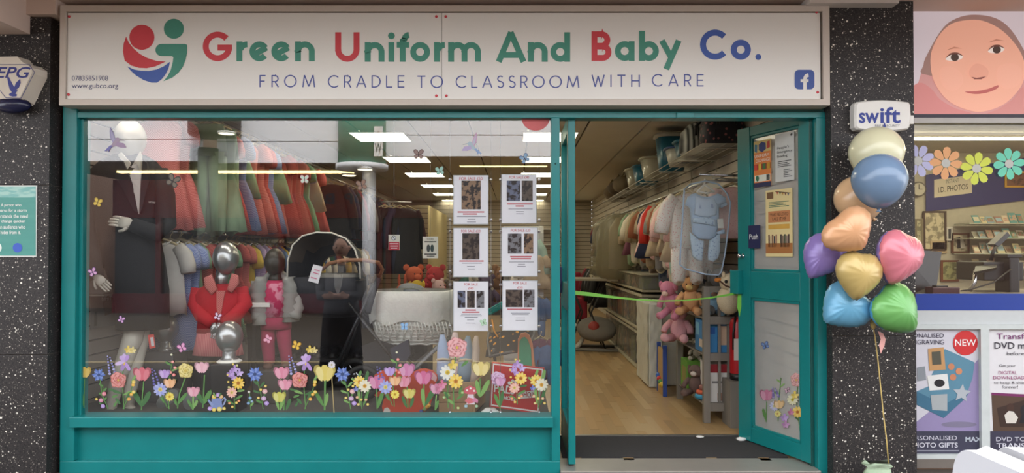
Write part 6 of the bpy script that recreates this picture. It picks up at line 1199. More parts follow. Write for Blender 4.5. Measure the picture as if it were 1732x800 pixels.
for yy in (2.0, 2.26): B().bev(1.325, 1.36, yy, yy + .03, 0, .46, .004).build('frame_post', pm((50, 80, 160)), t)
for i, c in enumerate(((222, 190, 60), (90, 150, 80), (200, 60, 60), (60, 100, 180))): B().ball((1.32, 2.05 + i * .05, .1 + .02 * i), .024, 10, 7).build('bead', pm(c), t)
# crocheted cow/giraffe toy on the shelf corner
g = thing('crochet_toy', 'crocheted cream cow toy with orange hair looking over the door', 'soft toy', U(1232, 500, .95)); c0 = U(1234, 478, .95); CRM = mat('crochet_cream', (226, 206, 172), 0.95, scale=60, bump=0.6); ORN = mat('crochet_orange', (214, 130, 56), 0.95, scale=60, bump=0.6)
B().ball(c0 + Vector((0, .02, -.13)), (.09, .08, .11), 14, 10).build('torso', CRM, g)
B().ball(c0, (.075, .07, .07), 16, 10).build('head', CRM, g); B().ball(c0 + Vector((.015, -.06, -.055)), (.042, .04, .034), 12, 8).build('muzzle', mat('crochet_white', (236, 228, 214), 0.95, bump=0.4), g)
B().ball(c0 + Vector((.03, .0, .06)), (.035, .04, .03), 12, 8).build('hair', ORN, g)
for s_ in (-1, 1):
    B().ball(c0 + Vector((s_ * .05, -.02, .06)), (.014, .012, .024), 8, 6).build('horn', CRM, g); B().ball(c0 + Vector((s_ * .04 - .005, -.062, .01)), .013, 8, 6).build('eye', BLACK, g); B().ball(c0 + Vector((s_ * .085, 0, .02)), (.03, .015, .018), 8, 6).build('ear', ORN, g)
B().tube([c0 + Vector((-.075, -.02, .01)), c0 + Vector((-.05, -.06, -.02)), c0 + Vector((.0, -.075, -.04))], .006, 6).build('bridle', mat('bridle_brown', (90, 50, 36), 0.7), g)
# fire extinguisher
fe = thing('fire_extinguisher', 'red fire extinguisher standing between toy shelf and open door', 'fire extinguisher', (U(1243, 640, 1.0).x + .02, 1.0, 0.3)); ex_ = U(1246, 640, 1.0).x + .01; zt_, zb_ = U(1243, 540, 1.0).z, U(1243, 634, 1.0).z
B().lathe((ex_, 1.0, zb_), [(.058, 0), (.06, .02), (.06, zt_ - zb_ - .03), (.05, zt_ - zb_), (.022, zt_ - zb_ + .02)], 22).build('cylinder', mat('extinguisher_red', (186, 34, 40), 0.3), fe)
B().lathe((ex_, 1.0, zb_ - .035), [(.05, 0), (.061, .006), (.061, .05)], 22).build('base', BLACK, fe); B().tube([(ex_ - .03, .96, zt_ + .03), (ex_ - .05, .95, zt_ - .1), (ex_ - .05, .95, zt_ - .22)], .009, 8).build('hose', BLACK, fe)
B().bev(ex_ - .015, ex_ + .05, .985, 1.015, zt_ + .02, zt_ + .06, .004).build('valve', BLACK, fe); B().box(ex_ - .05, ex_ + .03, .934, .937, zb_ + .12, zb_ + .28).build('label', pm((226, 214, 206)), fe)
tag(B().box(ex_ - .09, ex_ + .1, .9, 1.1, 0, zb_ - .036).build('extinguisher_plinth', GW), 'dark plinth under the fire extinguisher', 'plinth')
# books above the toy shelf
for i in range(15):
    c = random.choice(((120, 110, 100), (70, 76, 96), (140, 60, 60), (170, 160, 140), (60, 90, 80), (100, 100, 110), (190, 180, 160)))
    x = 1.42 + i * .026; h = random.uniform(.16, .22); t = thing('book', 'thin %s-spined book in the row behind the toy shelf, %s from the aisle' % (('grey', 'navy', 'red', 'beige', 'green')[i % 5], ('first', 'second', 'third', 'fourth', 'fifth', 'sixth', 'seventh', 'eighth', 'ninth', 'tenth', 'eleventh', 'twelfth', 'thirteenth', 'fourteenth', 'fifteenth')[i]), 'book', (x, 2.06, 1.02), group='books behind the toy shelf')
    t.rotation_euler = (0, -.12 + random.uniform(-.05, .05), 0); B().box(-.008, .008, -.07, .07, 0, h).build('cover', pm(c), t, False); B().box(-.006, .006, -.066, .068, .004, h - .004).build('pages', pm((222, 216, 200)), t, False)
tag(B().bev(1.4, 1.88, 1.97, 2.16, .98, 1.02, .004).build('book_ledge', GW), 'dark wooden ledge holding the row of thin books', 'shelf')
# mattress leaning
mt = thing('cot_mattress', 'white quilted cot mattress standing wrapped in plastic', 'mattress', (U(1115, 658, 2.55).x, 2.55, 0)); PLW = mat('wrapped_white', (216, 216, 206), 0.3, var=0.06, bump=0.5, scale=6)
p, q = U(1098, 659, 2.4), U(1136, 512, 2.4); b = B()
def quilt(x0, x1, y0, y1, z0, z1, ax):
    rows = []; n = 26
    for i in range(n + 1):
        r = []
        for j in range(11):
            u, v = j / 10, i / n; bu = .008 * abs(math.sin(v * 13 + u * 5)) * abs(math.sin(v * 13 - u * 5))
            r.append(Vector((x0 + (x1 - x0) * u, y0 - bu, z0 + (z1 - z0) * v)) if ax == 'f' else Vector((x0 - bu, y0 + (y1 - y0) * u, z0 + (z1 - z0) * v)))
        rows.append(r)
    return rows
B().bev(p.x, p.x + .13, 2.4, 3.05, 0.002, q.z, .02).build('core', PLW, mt)
B().grid(quilt(p.x + .01, p.x + .12, 2.398, 2.4, .02, q.z - .02, 'f')).build('quilted_end', PLW, mt); B().grid(quilt(p.x - .002, 0, 2.42, 3.03, .02, q.z - .02, 's')).build('quilted_face', PLW, mt)
mt2 = thing('cot_mattress', 'second white quilted mattress behind the first against the shelving', 'mattress', (p.x + .3, 2.6, 0)); B().bev(p.x + .14, p.x + .36, 2.5, 3.05, .002, q.z - .01, .02).build('core', PLW, mt2); B().grid(quilt(p.x + .15, p.x + .35, 2.498, 2.4, .02, q.z - .03, 'f')).build('quilted_end', PLW, mt2)
# storage shelving with clear boxes along the right wall
st = thing('storage_shelving', 'cream shelving with clear storage boxes along the right wall', 'shelf', (1.6, 5, 0)); SHC = mat('shelf_cream', (176, 166, 142), 0.6)
YS0, YS1 = 3.1, 6.2; XS0 = 1.34
for z in (.03, .47, .9): B().bev(XS0, 1.89, YS0, YS1, z - .02, z, .003).build('board', SHC, st)
for y in (YS0, 4.6, YS1 - .03): B().box(XS0 + .3, 1.89, y, y + .03, 0, .9).build('upright', SHC, st)
CBX = mat('clear_plastic', (158, 154, 138), 0.15, var=0.08, alpha=0.45); CLD = mat('box_lid', (186, 180, 162), 0.3)
fillc = [(150, 140, 120), (110, 116, 130), (170, 130, 110), (120, 130, 110), (96, 92, 96), (186, 170, 150)]
def storebox(label, x0, x1, y0, y1, z0, h, grp, k):
    t = thing('storage_box', label, 'box', ((x0 + x1) / 2, (y0 + y1) / 2, z0), group=grp); c = Vector(((x0 + x1) / 2, (y0 + y1) / 2, z0)); a, b_ = (x1 - x0) / 2, (y1 - y0) / 2
    r = lambda k_, z: [Vector((c.x + sx2 * a * k_, c.y + sy2 * b_ * k_, z0 + z)) for sx2, sy2 in ((-1, -1), (1, -1), (1, 1), (-1, 1))]
    B().loft([r(.88, .001), r(1, h * .92)], sm=False).build('tub', CBX, t); B().bev(x0 - .006, x1 + .006, y0 - .006, y1 + .006, z0 + h * .92, z0 + h, .004).build('lid', CLD, t)
    B().loft([r(.82, .01), r(.84, h * .4), r(.8, h * .75)], sm=False).build('contents', mat('contents_%d' % (k % 6), fillc[k % 6], 0.9, col2=fillc[(k + 2) % 6], kind='blotch', scale=12), t)
for k in range(6): storebox('tall clear box on the %s shelf, %s' % ('floor', ORD[k].replace('window', 'mattress')), XS0 + .01, 1.7, YS0 + .05 + k * .5, YS0 + .5 + k * .5, .031, .4, 'floor level storage boxes', k)
for k in range(6): storebox('tall clear box on the middle shelf, %s' % ORD[k].replace('window', 'mattress'), XS0 + .01, 1.7, YS0 + .05 + k * .5, YS0 + .5 + k * .5, .471, .38, 'middle shelf storage boxes', k + 3)
for k in range(5): storebox('low clear box of small socks on the top shelf, %s' % ORD[k].replace('window', 'mattress'), XS0 + .0, 1.7, YS0 + .02 + k * .42, YS0 + .4 + k * .42, .901, .17, 'top shelf storage boxes', k + 1)
storebox('low clear box beyond the table on the right wall', 1.3, 1.7, 6.4, 6.9, .95, .2, 'top shelf storage boxes', 2)
tag(B().bev(1.2, 1.88, 6.3, 7.0, .91, .949, .004).build('wall_board', SHC), 'cream wall board under the far storage box', 'shelf')
# name tote hanging beside the boxes
nt_ = thing('cream_tote', 'cream cloth bag with green lettering hanging beside the storage boxes', 'bag', U(1143, 514, 2.1)); puff([(1131, 505), (1138, 465), (1158, 468), (1155, 512), (1140, 516)], 2.1, .03).build('cloth', gmat('cream'), nt_)
slant(B(), 'Nino', 1134, 1149, 481, 483, 7, 2.06).build('lettering', pm((60, 90, 70)), nt_)
# hanging plastic packs under the rail
for i in range(12):
    x = 1.62 + (i % 2) * .04; y = 2.6 + i * .24; z = 1.22 - (i % 3) * .06
    t = thing('wrapped_pack', 'clear wrapped pack hanging under the baby clothes, %s' % (ORD[i].replace('window', 'doorway') if i < 12 else 'farther back'), 'pack', (x, y, z - .1), group='wrapped packs under the right rail'); m = mat('pack_%d' % (i % 5), ((176, 166, 150), (150, 120, 130), (120, 126, 140), (190, 180, 170), (140, 120, 100))[i % 5], 0.25, col2=((90, 80, 80), (200, 170, 170), (80, 90, 110), (140, 130, 130), (180, 160, 150))[i % 5], kind='blotch', scale=18)
    B().bev(x - .11, x + .11, y - .02, y + .02, z - .12, z + .1, .012).build('pack', m, t); B().box(x - .03, x + .03, y - .004, y + .004, z + .1, z + .14).build('header', pm((210, 206, 196)), t)
# long clear garment bags
for i, (x, y) in enumerate(((1.32, 4.5), (1.3, 4.9), (1.34, 5.3), (1.3, 5.7))):
    t = thing('garment_bag', 'long clear garment bag hanging in the aisle, %s' % ORD[i].replace('window', 'doorway'), 'garment bag', (x, y, .95), group='clear garment bags'); rings = []
    for j, (rx, ry, z) in enumerate(((.06, .02, 1.8), (.19, .07, 1.7), (.21, .09, 1.4), (.24, .12, 1.15), (.24, .12, 1.0), (.16, .08, .96))): rings.append([v + Vector((.01 * math.sin(7 * k), 0, 0)) for k, v in enumerate(ell_ring((x, y, z), rx, ry, 18))])
    B().loft(rings).build('bag', mat('poly_bag', (150, 142, 116), 0.2, alpha=0.5, bump=0.4), t); B().loft([ell_ring((x, y, z), rx, ry, 12) for rx, ry, z in ((.05, .02, 1.75), (.14, .05, 1.6), (.15, .05, 1.1))]).build('garment', gmat(('beige', 'khaki', 'floral cream', 'grey marl')[i]), t)
    B().tube([(x, y, 1.8), (x, y, 1.86)], .004, 6).build('hook', STEEL, t)
# folding table with clutter beneath
tb = thing('folding_table', 'grey folding table farther down the aisle', 'table', (1.1, 5.2, 0)); za = .93
b = B(); b.prism([(.62, 5.0, za), (1.33, 4.75, za), (1.33, 5.5, za), (.62, 5.65, za)], (0, 0, .025)); b.build('table_top', mat('table_grey', (150, 142, 126), 0.5), tb)
for x, y, x2 in ((.72, 5.1, .9), (1.2, 4.95, 1.0), (.72, 5.55, .92), (1.2, 5.4, 1.02)): B().tube([(x, y, 0.0), (x2, y, .5), (x, y, za)], .012, 8).build('leg', mat('leg_black', (46, 44, 44), 0.5), tb)
for i, (x, y, r, c, w) in enumerate(((.75, 5.1, .16, (190, 186, 176), 'white coiled hose under the folding table'), (1.08, 4.9, .2, (120, 116, 110), 'grey padded bouncer seat under the folding table'))):
    t = thing('floor_clutter' if i else 'coiled_hose', w, 'hose' if i == 0 else 'baby seat', (x, y, 0))
    for k in range(4 if i == 0 else 1):
        n = 20; B().tube([(x + r * math.cos(2 * PI * j / n), y + (.05 * k) + r * .3 * math.sin(2 * PI * j / n), .17 + r * math.sin(2 * PI * j / n)) for j in range(n + 1)] if i == 0 else [(x - .3, y, .02), (x + .25, y - .1, .02), (x + .3, y + .3, .02), (x - .2, y + .35, .02)], .02, 8).build('loop' if i == 0 else 'base_tube', pm(c), t)
    if i: t.name = 'bouncer_seat'; B().ball((x, y + .1, .28), (.27, .25, .12), 16, 8, M=Matrix.Rotation(.5, 3, 'X')).build('seat', mat('seat_grey', (120, 114, 108), 0.9, bump=0.3), t); B().ball((x - .05, y - .02, .3), (.08, .06, .1), 10, 7).build('harness', pm((160, 60, 56)), t)
# pale red item at far left of the aisle, white far shelving
ws2 = thing('white_shelving', 'white bookcase against the back wall', 'shelf', (.9, 12.7, 0))
for x in (.5, 1.3): B().box(x, x + .04, 12.6, 12.95, 0, 1.9).build('side', WHITE, ws2)
for z in (.1, .6, 1.05, 1.5, 1.88): B().box(.54, 1.3, 12.6, 12.95, z, z + .03).build('shelf_board', WHITE, ws2)
t = thing('red_armchair', 'dim red armchair at the far end of the aisle', 'chair', (.95, 8.2, 0)); RCH = mat('red_fabric', (140, 34, 52), 0.85)
B().bev(.7, 1.2, 7.9, 8.4, .12, .5, .05).build('seat', RCH, t); B().bev(.7, 1.2, 8.4, 8.55, .12, .95, .05).build('backrest', RCH, t)
for x in (.66, 1.16): B().bev(x, x + .1, 7.9, 8.5, .12, .65, .03).build('armrest', RCH, t)
for x in (.72, 1.18):
    for y in (7.95, 8.45): B().box(x - .02, x + .02, y - .02, y + .02, 0, .12).build('leg', BLACK, t)
# green ribbon across the doorway
rb = thing('green_ribbon', 'lime green ribbon tied across the open doorway', 'ribbon', U(1110, 512, .35)); rows = []
pts = [(972, 495, .3, 3.4), (1000, 498, .34, 3.2), (1040, 503, .38, 2.0), (1080, 507, .42, 1.2), (1120, 509, .47, 1.0), (1160, 508, .5, 1.0), (1200, 504, .54, 1.3), (1230, 499, .58, 1.8), (1246, 496, .6, 2.4)]
for x, y, Y, w in pts: rows.append([U(x, y - w, Y), U(x, y + w, Y)])
B().grid(rows).build('band', mat('ribbon_green', (126, 196, 74), 0.45), rb)
B().prism([U(1248, 494, .58), U(1254, 494, .58), U(1255, 512, .58), U(1251, 536, .58), U(1247, 520, .58)], (0, .002, 0)).build('tail', MATS['ribbon_green'], rb)
t = thing('paper_scrap', 'crumpled white paper wedged under the open door corner', 'paper', U(1254, 745, .55)); B().ball(U(1254, 743, .55), (.035, .025, .014), 10, 6, fn=lambda p: p * (1 + .2 * math.sin(9 * p.x + 5 * p.y))).build('paper', pm((232, 230, 226)), t)
t = thing('door_stop', 'small pale floor fitting at the edge of the door mat', 'fitting', U(1184, 739, .62)); B().ball(U(1184, 738.5, .62), (.03, .02, .008), 12, 6).build('dome', WHITE, t)
# ------------------------------------------------------------------ middle of the shop: toy tables, notices
tt = thing('toy_table', 'low table piled with soft toys behind the sale notices', 'table', (-.55, 3.0, 0)); B().bev(-1.3, .15, 2.6, 3.4, .68, .72, .006).build('table_top', mat('table_dark', (70, 62, 56), 0.6), tt)
for x in (-1.25, .08):
    for y in (2.65, 3.33): B().box(x, x + .05, y, y + .05, 0, .68).build('leg', MATS['table_dark'], tt)
tc = [((206, 96, 60), 'orange'), ((226, 190, 60), 'yellow'), ((190, 60, 66), 'red'), ((230, 190, 186), 'pale pink'), ((120, 110, 100), 'taupe'), ((60, 120, 110), 'green'), ((214, 206, 190), 'cream'), ((90, 80, 110), 'violet'), ((150, 110, 80), 'brown'), ((40, 40, 46), 'black'), ((200, 150, 90), 'tan')]
for i, (c, nme) in enumerate(tc):
    plush('soft_toy', '%s soft toy in the pile behind the sale notices' % nme, (-1.15 + i * .12, 2.72 + (i % 3) * .2, .721), random.uniform(.3, .4), c, random.uniform(-1, 1), 0, random.choice(('round', 'flop', 'long')))
    if i % 2 == 0: plush('soft_toy', '%s soft toy at the back of the pile' % ('second ' + nme), (-1.1 + i * .12, 3.15, .721), .5, tuple(min(255, v + 15) for v in c), random.uniform(-1, 1), 0, 'round')
for (x0, x1, y0, y1, items, w) in ((657, 676, 397, 423, [('r', 657.5, 675.5, 409, 423, (170, 40, 56)), ('e', 666, 402.5, 4, 4, (60, 60, 64)), ('e', 666, 402.5, 3.2, 3.2, (206, 206, 206), 2), ('p', [(663.5, 400), (664.3, 399.5), (668.7, 405), (668, 405.6)], (60, 60, 64), 3), ('r', 659, 674, 411.5, 413, (220, 190, 190), 3), ('r', 660, 673, 415.5, 417, (220, 190, 190), 3), ('r', 661, 672, 419, 420.5, (220, 190, 190), 3)], 'red and white no entry style notice on the glass'), (715, 741, 400, 437, [('e', 724.5, 420, 3, 6.5, (40, 60, 60)), ('e', 731, 420, 3, 6.5, (40, 60, 60)), ('t', 'SHOES', 722, 734, 403, 405.5, (60, 66, 60)), ('r', 718, 738, 408, 410, (60, 66, 60)), ('r', 718, 738, 429, 431, (60, 66, 60)), ('r', 722, 735, 432.5, 434, (60, 66, 60))], 'cream shoe notice with two dark footprints')):
    t = thing('small_notice', w, 'notice', U((x0 + x1) / 2, y1, .1)); boxpx(B(), x0, x1, y0, y1, .1, .102).build('sheet', pm((200, 196, 180)), t); poster_parts(t, .1, items)
    B().tube([U((x0 + x1) / 2, y0, .101), U((x0 + x1) / 2, 200, .101)], .0008, 4).build('thread', STEEL, t)
# white slat gondola right of the notices with hung baby wear
gd = thing('display_gondola', 'white slatted gondola with hanging baby wear near the doorway post', 'display stand', (.05, 2.2, 0))
B().bev(-.12, .26, 2.3, 2.36, 0, 1.55, .004).build('backboard', WHITE, gd)
for k in range(14): B().box(-.12, .26, 2.285, 2.3, .1 + k * .1, .185 + k * .1).build('slat', mat('gondola_white', (206, 204, 200), 0.5), gd)
for i, (x, z, c, kd) in enumerate(((.02, 1.35, 'cream', 'babygrow'), (.18, 1.35, 'beige', 'baby_dress'), (.03, .95, 'grey', 'babygrow'), (.19, .95, 'denim blue', 'babygrow'), (.1, 1.5, 'mint', 'cardigan'))):
    hang(kd, c, (x, 2.2, z), .1, '%s %s hung on the white gondola' % (c, kn[kd]), 'baby wear on the gondola', 'baby clothes', .8, i % 3)
    B().tube([(x, 2.28, z + .006), (x, 2.17, z + .006)], .003, 6).build('prong', CHROME, gd)
# ------------------------------------------------------------------ window display
ZPL = 0.271
MW = mat('mannequin_white', (206, 198, 184), 0.45, var=0.02); SIL = mat('mannequin_silver', (176, 176, 176), 0.28, metal=0.85, var=0.03)
BLKC = mat('wool_black', (26, 26, 29), 0.85, bump=0.2, scale=60)
def hand(b, w, d, n, s=1.0, curl=.35, flip=1):
    w = Vector(w); d = Vector(d).normalized(); n = Vector(n); n = (n - d * n.dot(d)).normalized(); sd_ = d.cross(n) * flip
    b.tube([w, w + d * .04 * s, w + d * .09 * s], [(.021 * s, .015 * s), (.037 * s, .014 * s), (.036 * s, .011 * s)], 12, up=sd_)
    for i, L in enumerate((.064, .076, .071, .056)):
        o = w + d * .084 * s + sd_ * ((i - 1.5) * .0185 * s); p1 = o + d * L * .42 * s; d2 = d * math.cos(curl) + n * math.sin(curl); p2 = p1 + d2 * L * .33 * s; d3 = d * math.cos(curl * 1.9) + n * math.sin(curl * 1.9); p3 = p2 + d3 * L * .28 * s
        b.tube([o, p1, p2, p3, p3 + d3 * .004 * s], [.0092 * s, .0088 * s, .008 * s, .0068 * s, .003 * s], 8)
    o = w + d * .028 * s - sd_ * .028 * s; t1 = o + (d * .72 - sd_ * .6 + n * .2).normalized() * .036 * s; t2 = t1 + (d * .9 - sd_ * .25 + n * .35).normalized() * .03 * s
    b.tube([o, t1, t2, t2 + (t2 - t1) * .15], [.0125 * s, .0105 * s, .0085 * s, .003 * s], 8)
    return b
def face(p):                                   # egg head with brow, nose and chin; faces -y
    q = p.copy(); z = p.z
    q.x *= 1 - .16 * max(0, -z) ** 1.5; q.y *= 1 - .12 * max(0, -z) ** 1.5
    if p.y < 0:
        f = -p.y; nose = math.exp(-((p.x / .13) ** 2)) * math.exp(-(((z + .14) / .16) ** 2)); brow = math.exp(-(((z - .18) / .12) ** 2)) * math.exp(-((p.x / .55) ** 2)); eye = math.exp(-(((abs(p.x) - .32) / .16) ** 2)) * math.exp(-(((z - .02) / .12) ** 2)); mouth = math.exp(-((p.x / .26) ** 2)) * math.exp(-(((z + .48) / .08) ** 2))
        q.y -= f * (.2 * nose + .05 * brow - .09 * eye + .05 * mouth)
    return q
def headball(b, c, r, rz=0.0, rx=0.0): return b.ball(c, r, 26, 20, M=(Matrix.Rotation(rz, 3, 'Z') @ Matrix.Rotation(rx, 3, 'X')), fn=face)
def rings_px(Y, rows, seg=24, sq=.85):         # rows: (px, py, half width px, depth m, dy)
    out = []
    for r in rows:
        x, y, hw, dp = r[:4]; dy = r[4] if len(r) > 4 else 0; c = U(x, y, Y + dy); w = hw * (Y + dy - CAMY) / FPX
        out.append(ell_ring((c.x, c.y, c.z), w, dp, seg, sq))
    return out
# adult mannequin
YM = .36
am = thing('mannequin', 'white egg headed mannequin in a black blazer coat by the left jamb', 'mannequin', (U(210, 700, YM).x, YM, ZPL))
headball(B(), U(220, 236, YM), (.098, .115, .132), .25).build('head', MW, am)
B().tube([U(218, 285, YM + .02), U(219, 262, YM + .01), U(221, 245, YM + .01)], [.07, .052, .055], 16).build('neck', MW, am)
B().loft(rings_px(YM, [(218, 262, 26, .06, .02), (217, 272, 45, .09, .02), (216, 288, 60, .115), (215, 310, 62, .125), (216, 350, 57, .125), (218, 400, 50, .115), (226, 440, 50, .12), (239, 490, 44, .12), (241, 525, 42, .12), (242, 556, 42, .12)])).build('coat_body', BLKC, am); coat_ = bpy.data.objects['coat_body']
b = B(); yc = YM - .135
b.prism([U(x, y, yc + o) for x, y, o in ((203, 268, .05), (222, 282, .03), (235, 262, .05), (240, 282, .03), (237, 320, 0), (234, 362, -.006), (228, 330, 0), (216, 296, .02))], (0, .03, 0)); b.build('shirt_front', mat('shirt_white', (216, 206, 200), 0.8), am)
b = B(); b.prism([U(x, y, yc + .028) for x, y in ((200, 262), (206, 258), (222, 276), (216, 288))], (0, -.008, 0)); b.prism([U(x, y, yc + .028) for x, y in ((238, 256), (241, 264), (239, 290), (232, 276), (226, 278))], (0, -.008, 0)); b.build('shirt_collar', mat('shirt_collar_cream', (226, 216, 200), 0.8), am)
for pts in (((196, 266), (207, 272), (224, 312), (234, 360), (226, 356), (206, 316), (194, 300)), ((241, 268), (248, 276), (252, 306), (240, 352), (236, 362), (238, 320))):
    B().prism([U(x, y, yc + .004) for x, y in pts], (0, .02, 0)).build('lapel', mat('lapel_black', (34, 33, 37), 0.7), coat_)
text_px(B(), 'Wilsey', 251, 263, 340, 345, yc - .002).build('badge', pm((200, 196, 190)), coat_)
B().tube([U(166, 288, YM), U(155, 330, YM), U(150, 390, YM - .02), U(154, 430, YM - .08), U(162, 468, YM - .14)], [.06, .068, .062, .058, .05], 14).build('sleeve', BLKC, am)
B().tube([U(268, 288, YM), U(278, 330, YM), U(281, 380, YM - .04), U(266, 396, YM - .12), U(222, 379, YM - .18)], [.06, .066, .062, .06, .045], 14).build('sleeve', BLKC, am)
w0 = U(226, 379, YM - .18); hand(B(), w0, U(180, 371, YM - .19) - w0, (0, 1, -.3), 1.0, .25, -1).build('hand', MW, am)
w0 = U(160, 466, YM - .15); hand(B(), w0, U(190, 494, YM - .16) - w0, (-.3, 1, -.3), .85, .3).build('hand', MW, am)
B().tube([U(229, 552, YM), U(224, 575, YM), U(210, 612, YM - .02), U(196, 655, YM - .01), U(189, 685, YM), U(187, 697, YM)], [.062, .062, .052, .046, .033, .034], 14).tube([U(186, 694, YM + .03), U(191, 699, YM - .04), U(200, 703, YM - .1)], [(.034, .03), (.036, .024), (.03, .012)], 12).build('leg', MW, am)
B().tube([U(238, 552, YM + .06), U(235, 580, YM + .06), U(226, 625, YM + .05), U(220, 660, YM + .06), U(217, 690, YM + .07)], [.056, .056, .048, .043, .032], 14).tube([U(217, 688, YM + .09), U(221, 693, YM + .02), U(228, 699, YM - .04)], [(.034, .03), (.036, .024), (.03, .012)], 12).build('leg', MW, am)
t = thing('swing_ticket', 'red and white swing ticket hanging under the black coat', 'tag', U(256, 588, YM - .1)); B().prism([U(x, y, YM - .1) for x, y in ((250, 567), (260, 565), (263, 588), (253, 590))], (0, .001, 0)).build('card', pm((206, 66, 60)), t); B().prism([U(x, y, YM - .101) for x, y in ((254, 571), (259, 570), (261, 585), (256, 586))], (0, .0005, 0)).build('barcode', pm((206, 204, 206)), t)
# silver display heads
def dhead(label, x, y, r, Y, base, rz=0.0):
    k = (Y - CAMY) / FPX; t = thing('silver_mannequin_head', label, 'display head', U(x, base, Y)); c = U(x, y, Y)
    headball(B(), c, (r * k, r * k * 1.05, r * 1.27 * k), rz).build('head', SIL, t)
    zb = U(x, base, Y).z; B().lathe((c.x, Y, zb), [(r * .8 * k, 0), (r * .7 * k, .012), (r * .5 * k, .03), (r * .48 * k, c.z - zb - r * .9 * k)], 18).build('neck', SIL, t)
    return t
dh = dhead('silver child display head with a white base in front of the red cardigan', 388, 570, 22, .30, 611, .05); c = U(388, 611, .30); B().lathe((c.x, .30, c.z - .006), [(.075, 0), (.08, .008), (.06, .02)], 18).build('collar_base', WHITE, dh)
dhead('silver child display head half hidden by the black coat hem', 281, 556, 19, .62, 592, -.1)
pz = U(388, 611, .30).z - .007
tag(B().bev(U(388, 611, .3).x - .085, U(388, 611, .3).x + .085, .215, .385, ZPL, pz, .006).build('display_plinth', BLACK), 'black plinth carrying the front silver display head', 'plinth')
pz2 = U(281, 592, .62).z - .001
tag(B().bev(U(281, 592, .62).x - .1, U(281, 592, .62).x + .1, .52, .72, ZPL, pz2, .006).build('display_plinth', mat('plinth_grey', (70, 68, 70), 0.6)), 'dark grey plinth behind the black coat', 'plinth')
for x, y, rx, ry, rot, lab in ((283, 674, 22, 11, -.65, 'tilted silver oval base plate leaning on the window platform'), (322, 676, 12, 18, .35, 'upright silver oval base plate beside the yellow peony')):
    b = B(); pts = [(x + rx * math.cos(a) * math.cos(rot) - ry * math.sin(a) * math.sin(rot), y + rx * math.cos(a) * math.sin(rot) + ry * math.sin(a) * math.cos(rot)) for a in [2 * PI * i / 22 for i in range(22)]]
    tag(b.prism([U(px, py, .22) for px, py in pts], (0, .03, 0)).build('base_plate', SIL), lab, 'base plate')
# silver child mannequin in red cardigan
YC = .52
cm = thing('mannequin', 'silver child mannequin in a red cardigan over pink gingham', 'mannequin', (U(372, 690, YC).x, YC, ZPL)); RC = mat('cardigan_red', (186, 34, 44), 0.85, bump=0.3, scale=70)
headball(B(), U(382, 437, YC - .03), (.085, .095, .115), .5, -.08).build('head', SIL, cm)
B().tube([U(372, 492, YC), U(374, 474, YC), U(379, 458, YC - .01)], [.055, .04, .042], 14).build('neck', SIL, cm)
B().loft(rings_px(YC, [(371, 480, 19, .05), (371, 488, 33, .075), (371, 498, 41, .09), (371, 520, 39, .095), (371, 545, 35, .09), (370, 562, 36, .092)])).build('cardigan', RC, cm)
for pts in (((336, 488), (331, 515, -.02), (342, 535, -.09), (360, 548, -.14)), ((407, 488), (414, 515, -.02), (400, 532, -.09), (378, 548, -.14))):
    B().tube([U(q[0], q[1], YC + (q[2] if len(q) > 2 else 0)) for q in pts], [.047, .05, .047, .036], 14).build('sleeve', RC, cm)
PG = gmat('pink gingham')
for pts in (((345, 470), (358, 464), (368, 490), (358, 500), (346, 486)), ((402, 466), (392, 462), (384, 490), (392, 496), (404, 480))): puff(pts, YC - .085, .014).build('collar', PG, cm)
B().prism([U(x, y, YC - .096) for x, y in ((366, 492), (380, 492), (374, 530), (370, 545), (366, 520))], (0, .02, 0)).build('shirt_front', PG, cm)
B().loft([[v + Vector((0, 0, .006 * math.sin(6 * i))) for i, v in enumerate(r)] for r in rings_px(YC, [(370, 555, 34, .088), (370, 575, 37, .1), (369, 600, 41, .115)], sq=.9)]).build('skirt', mat('pink_stripe_cloth', (222, 140, 138), 0.85, col2=(196, 92, 96), kind='stripe', scale=26), cm)
for x0, x1 in ((356, 352), (384, 390)): B().tube([U(x0, 596, YC), U(x1, 640, YC), U(x1, 685, YC), U(x1, 694, YC - .05)], [.05, .042, .034, .03], 12).build('leg', BLKC, cm)
for x, d in ((361, .35), (372, -.2)): w0 = U(x, 546, YC - .14); hand(B(), w0, (d * .5, -.1, -1), (0, -1, 0), .72, .6, 1 if d > 0 else -1).build('hand', SIL, cm)
# child mannequin in grey padded jacket
YG = .62
gm = thing('mannequin', 'child mannequin in a grey padded jacket and raspberry trousers', 'mannequin', (U(465, 620, YG).x, YG, ZPL)); GJ = mat('padded_grey', (150, 148, 142), 0.6, bump=0.2); RP = mat('raspberry_cloth', (164, 40, 78), 0.85, bump=0.2); 
headball(B(), U(465, 444, YG), (.07, .085, .1), .1).build('head', mat('mannequin_dark', (52, 44, 30), 0.4), gm)
B().tube([U(466, 480, YG), U(466, 462, YG)], [.05, .038], 12).build('neck', MATS['mannequin_dark'], gm)
B().loft(rings_px(YG, [(467, 474, 14, .05), (467, 482, 24, .07), (467, 500, 24, .078), (467, 535, 23, .08)])).build('tee_shirt', mat('raspberry_print', (176, 44, 84), 0.85, col2=(206, 130, 150), kind='blotch', scale=16), gm)
for pts in (((444, 472, 10), (442, 484, 15), (441, 496, 16), (441, 508, 15), (442, 520, 16), (443, 532, 15), (444, 545, 14)), ((490, 472, 9), (493, 484, 13), (494, 496, 14), (494, 508, 13), (494, 520, 14), (493, 532, 13), (492, 540, 12))):
    rows = []
    for i, (x, y, hw) in enumerate(pts):
        rows += [(x, y - 4, hw * .88, .07, -.02), (x, y + 3, hw * 1.05, .085, -.02)]
    B().loft(rings_px(YG, rows, 18)).build('jacket_front', GJ, gm)
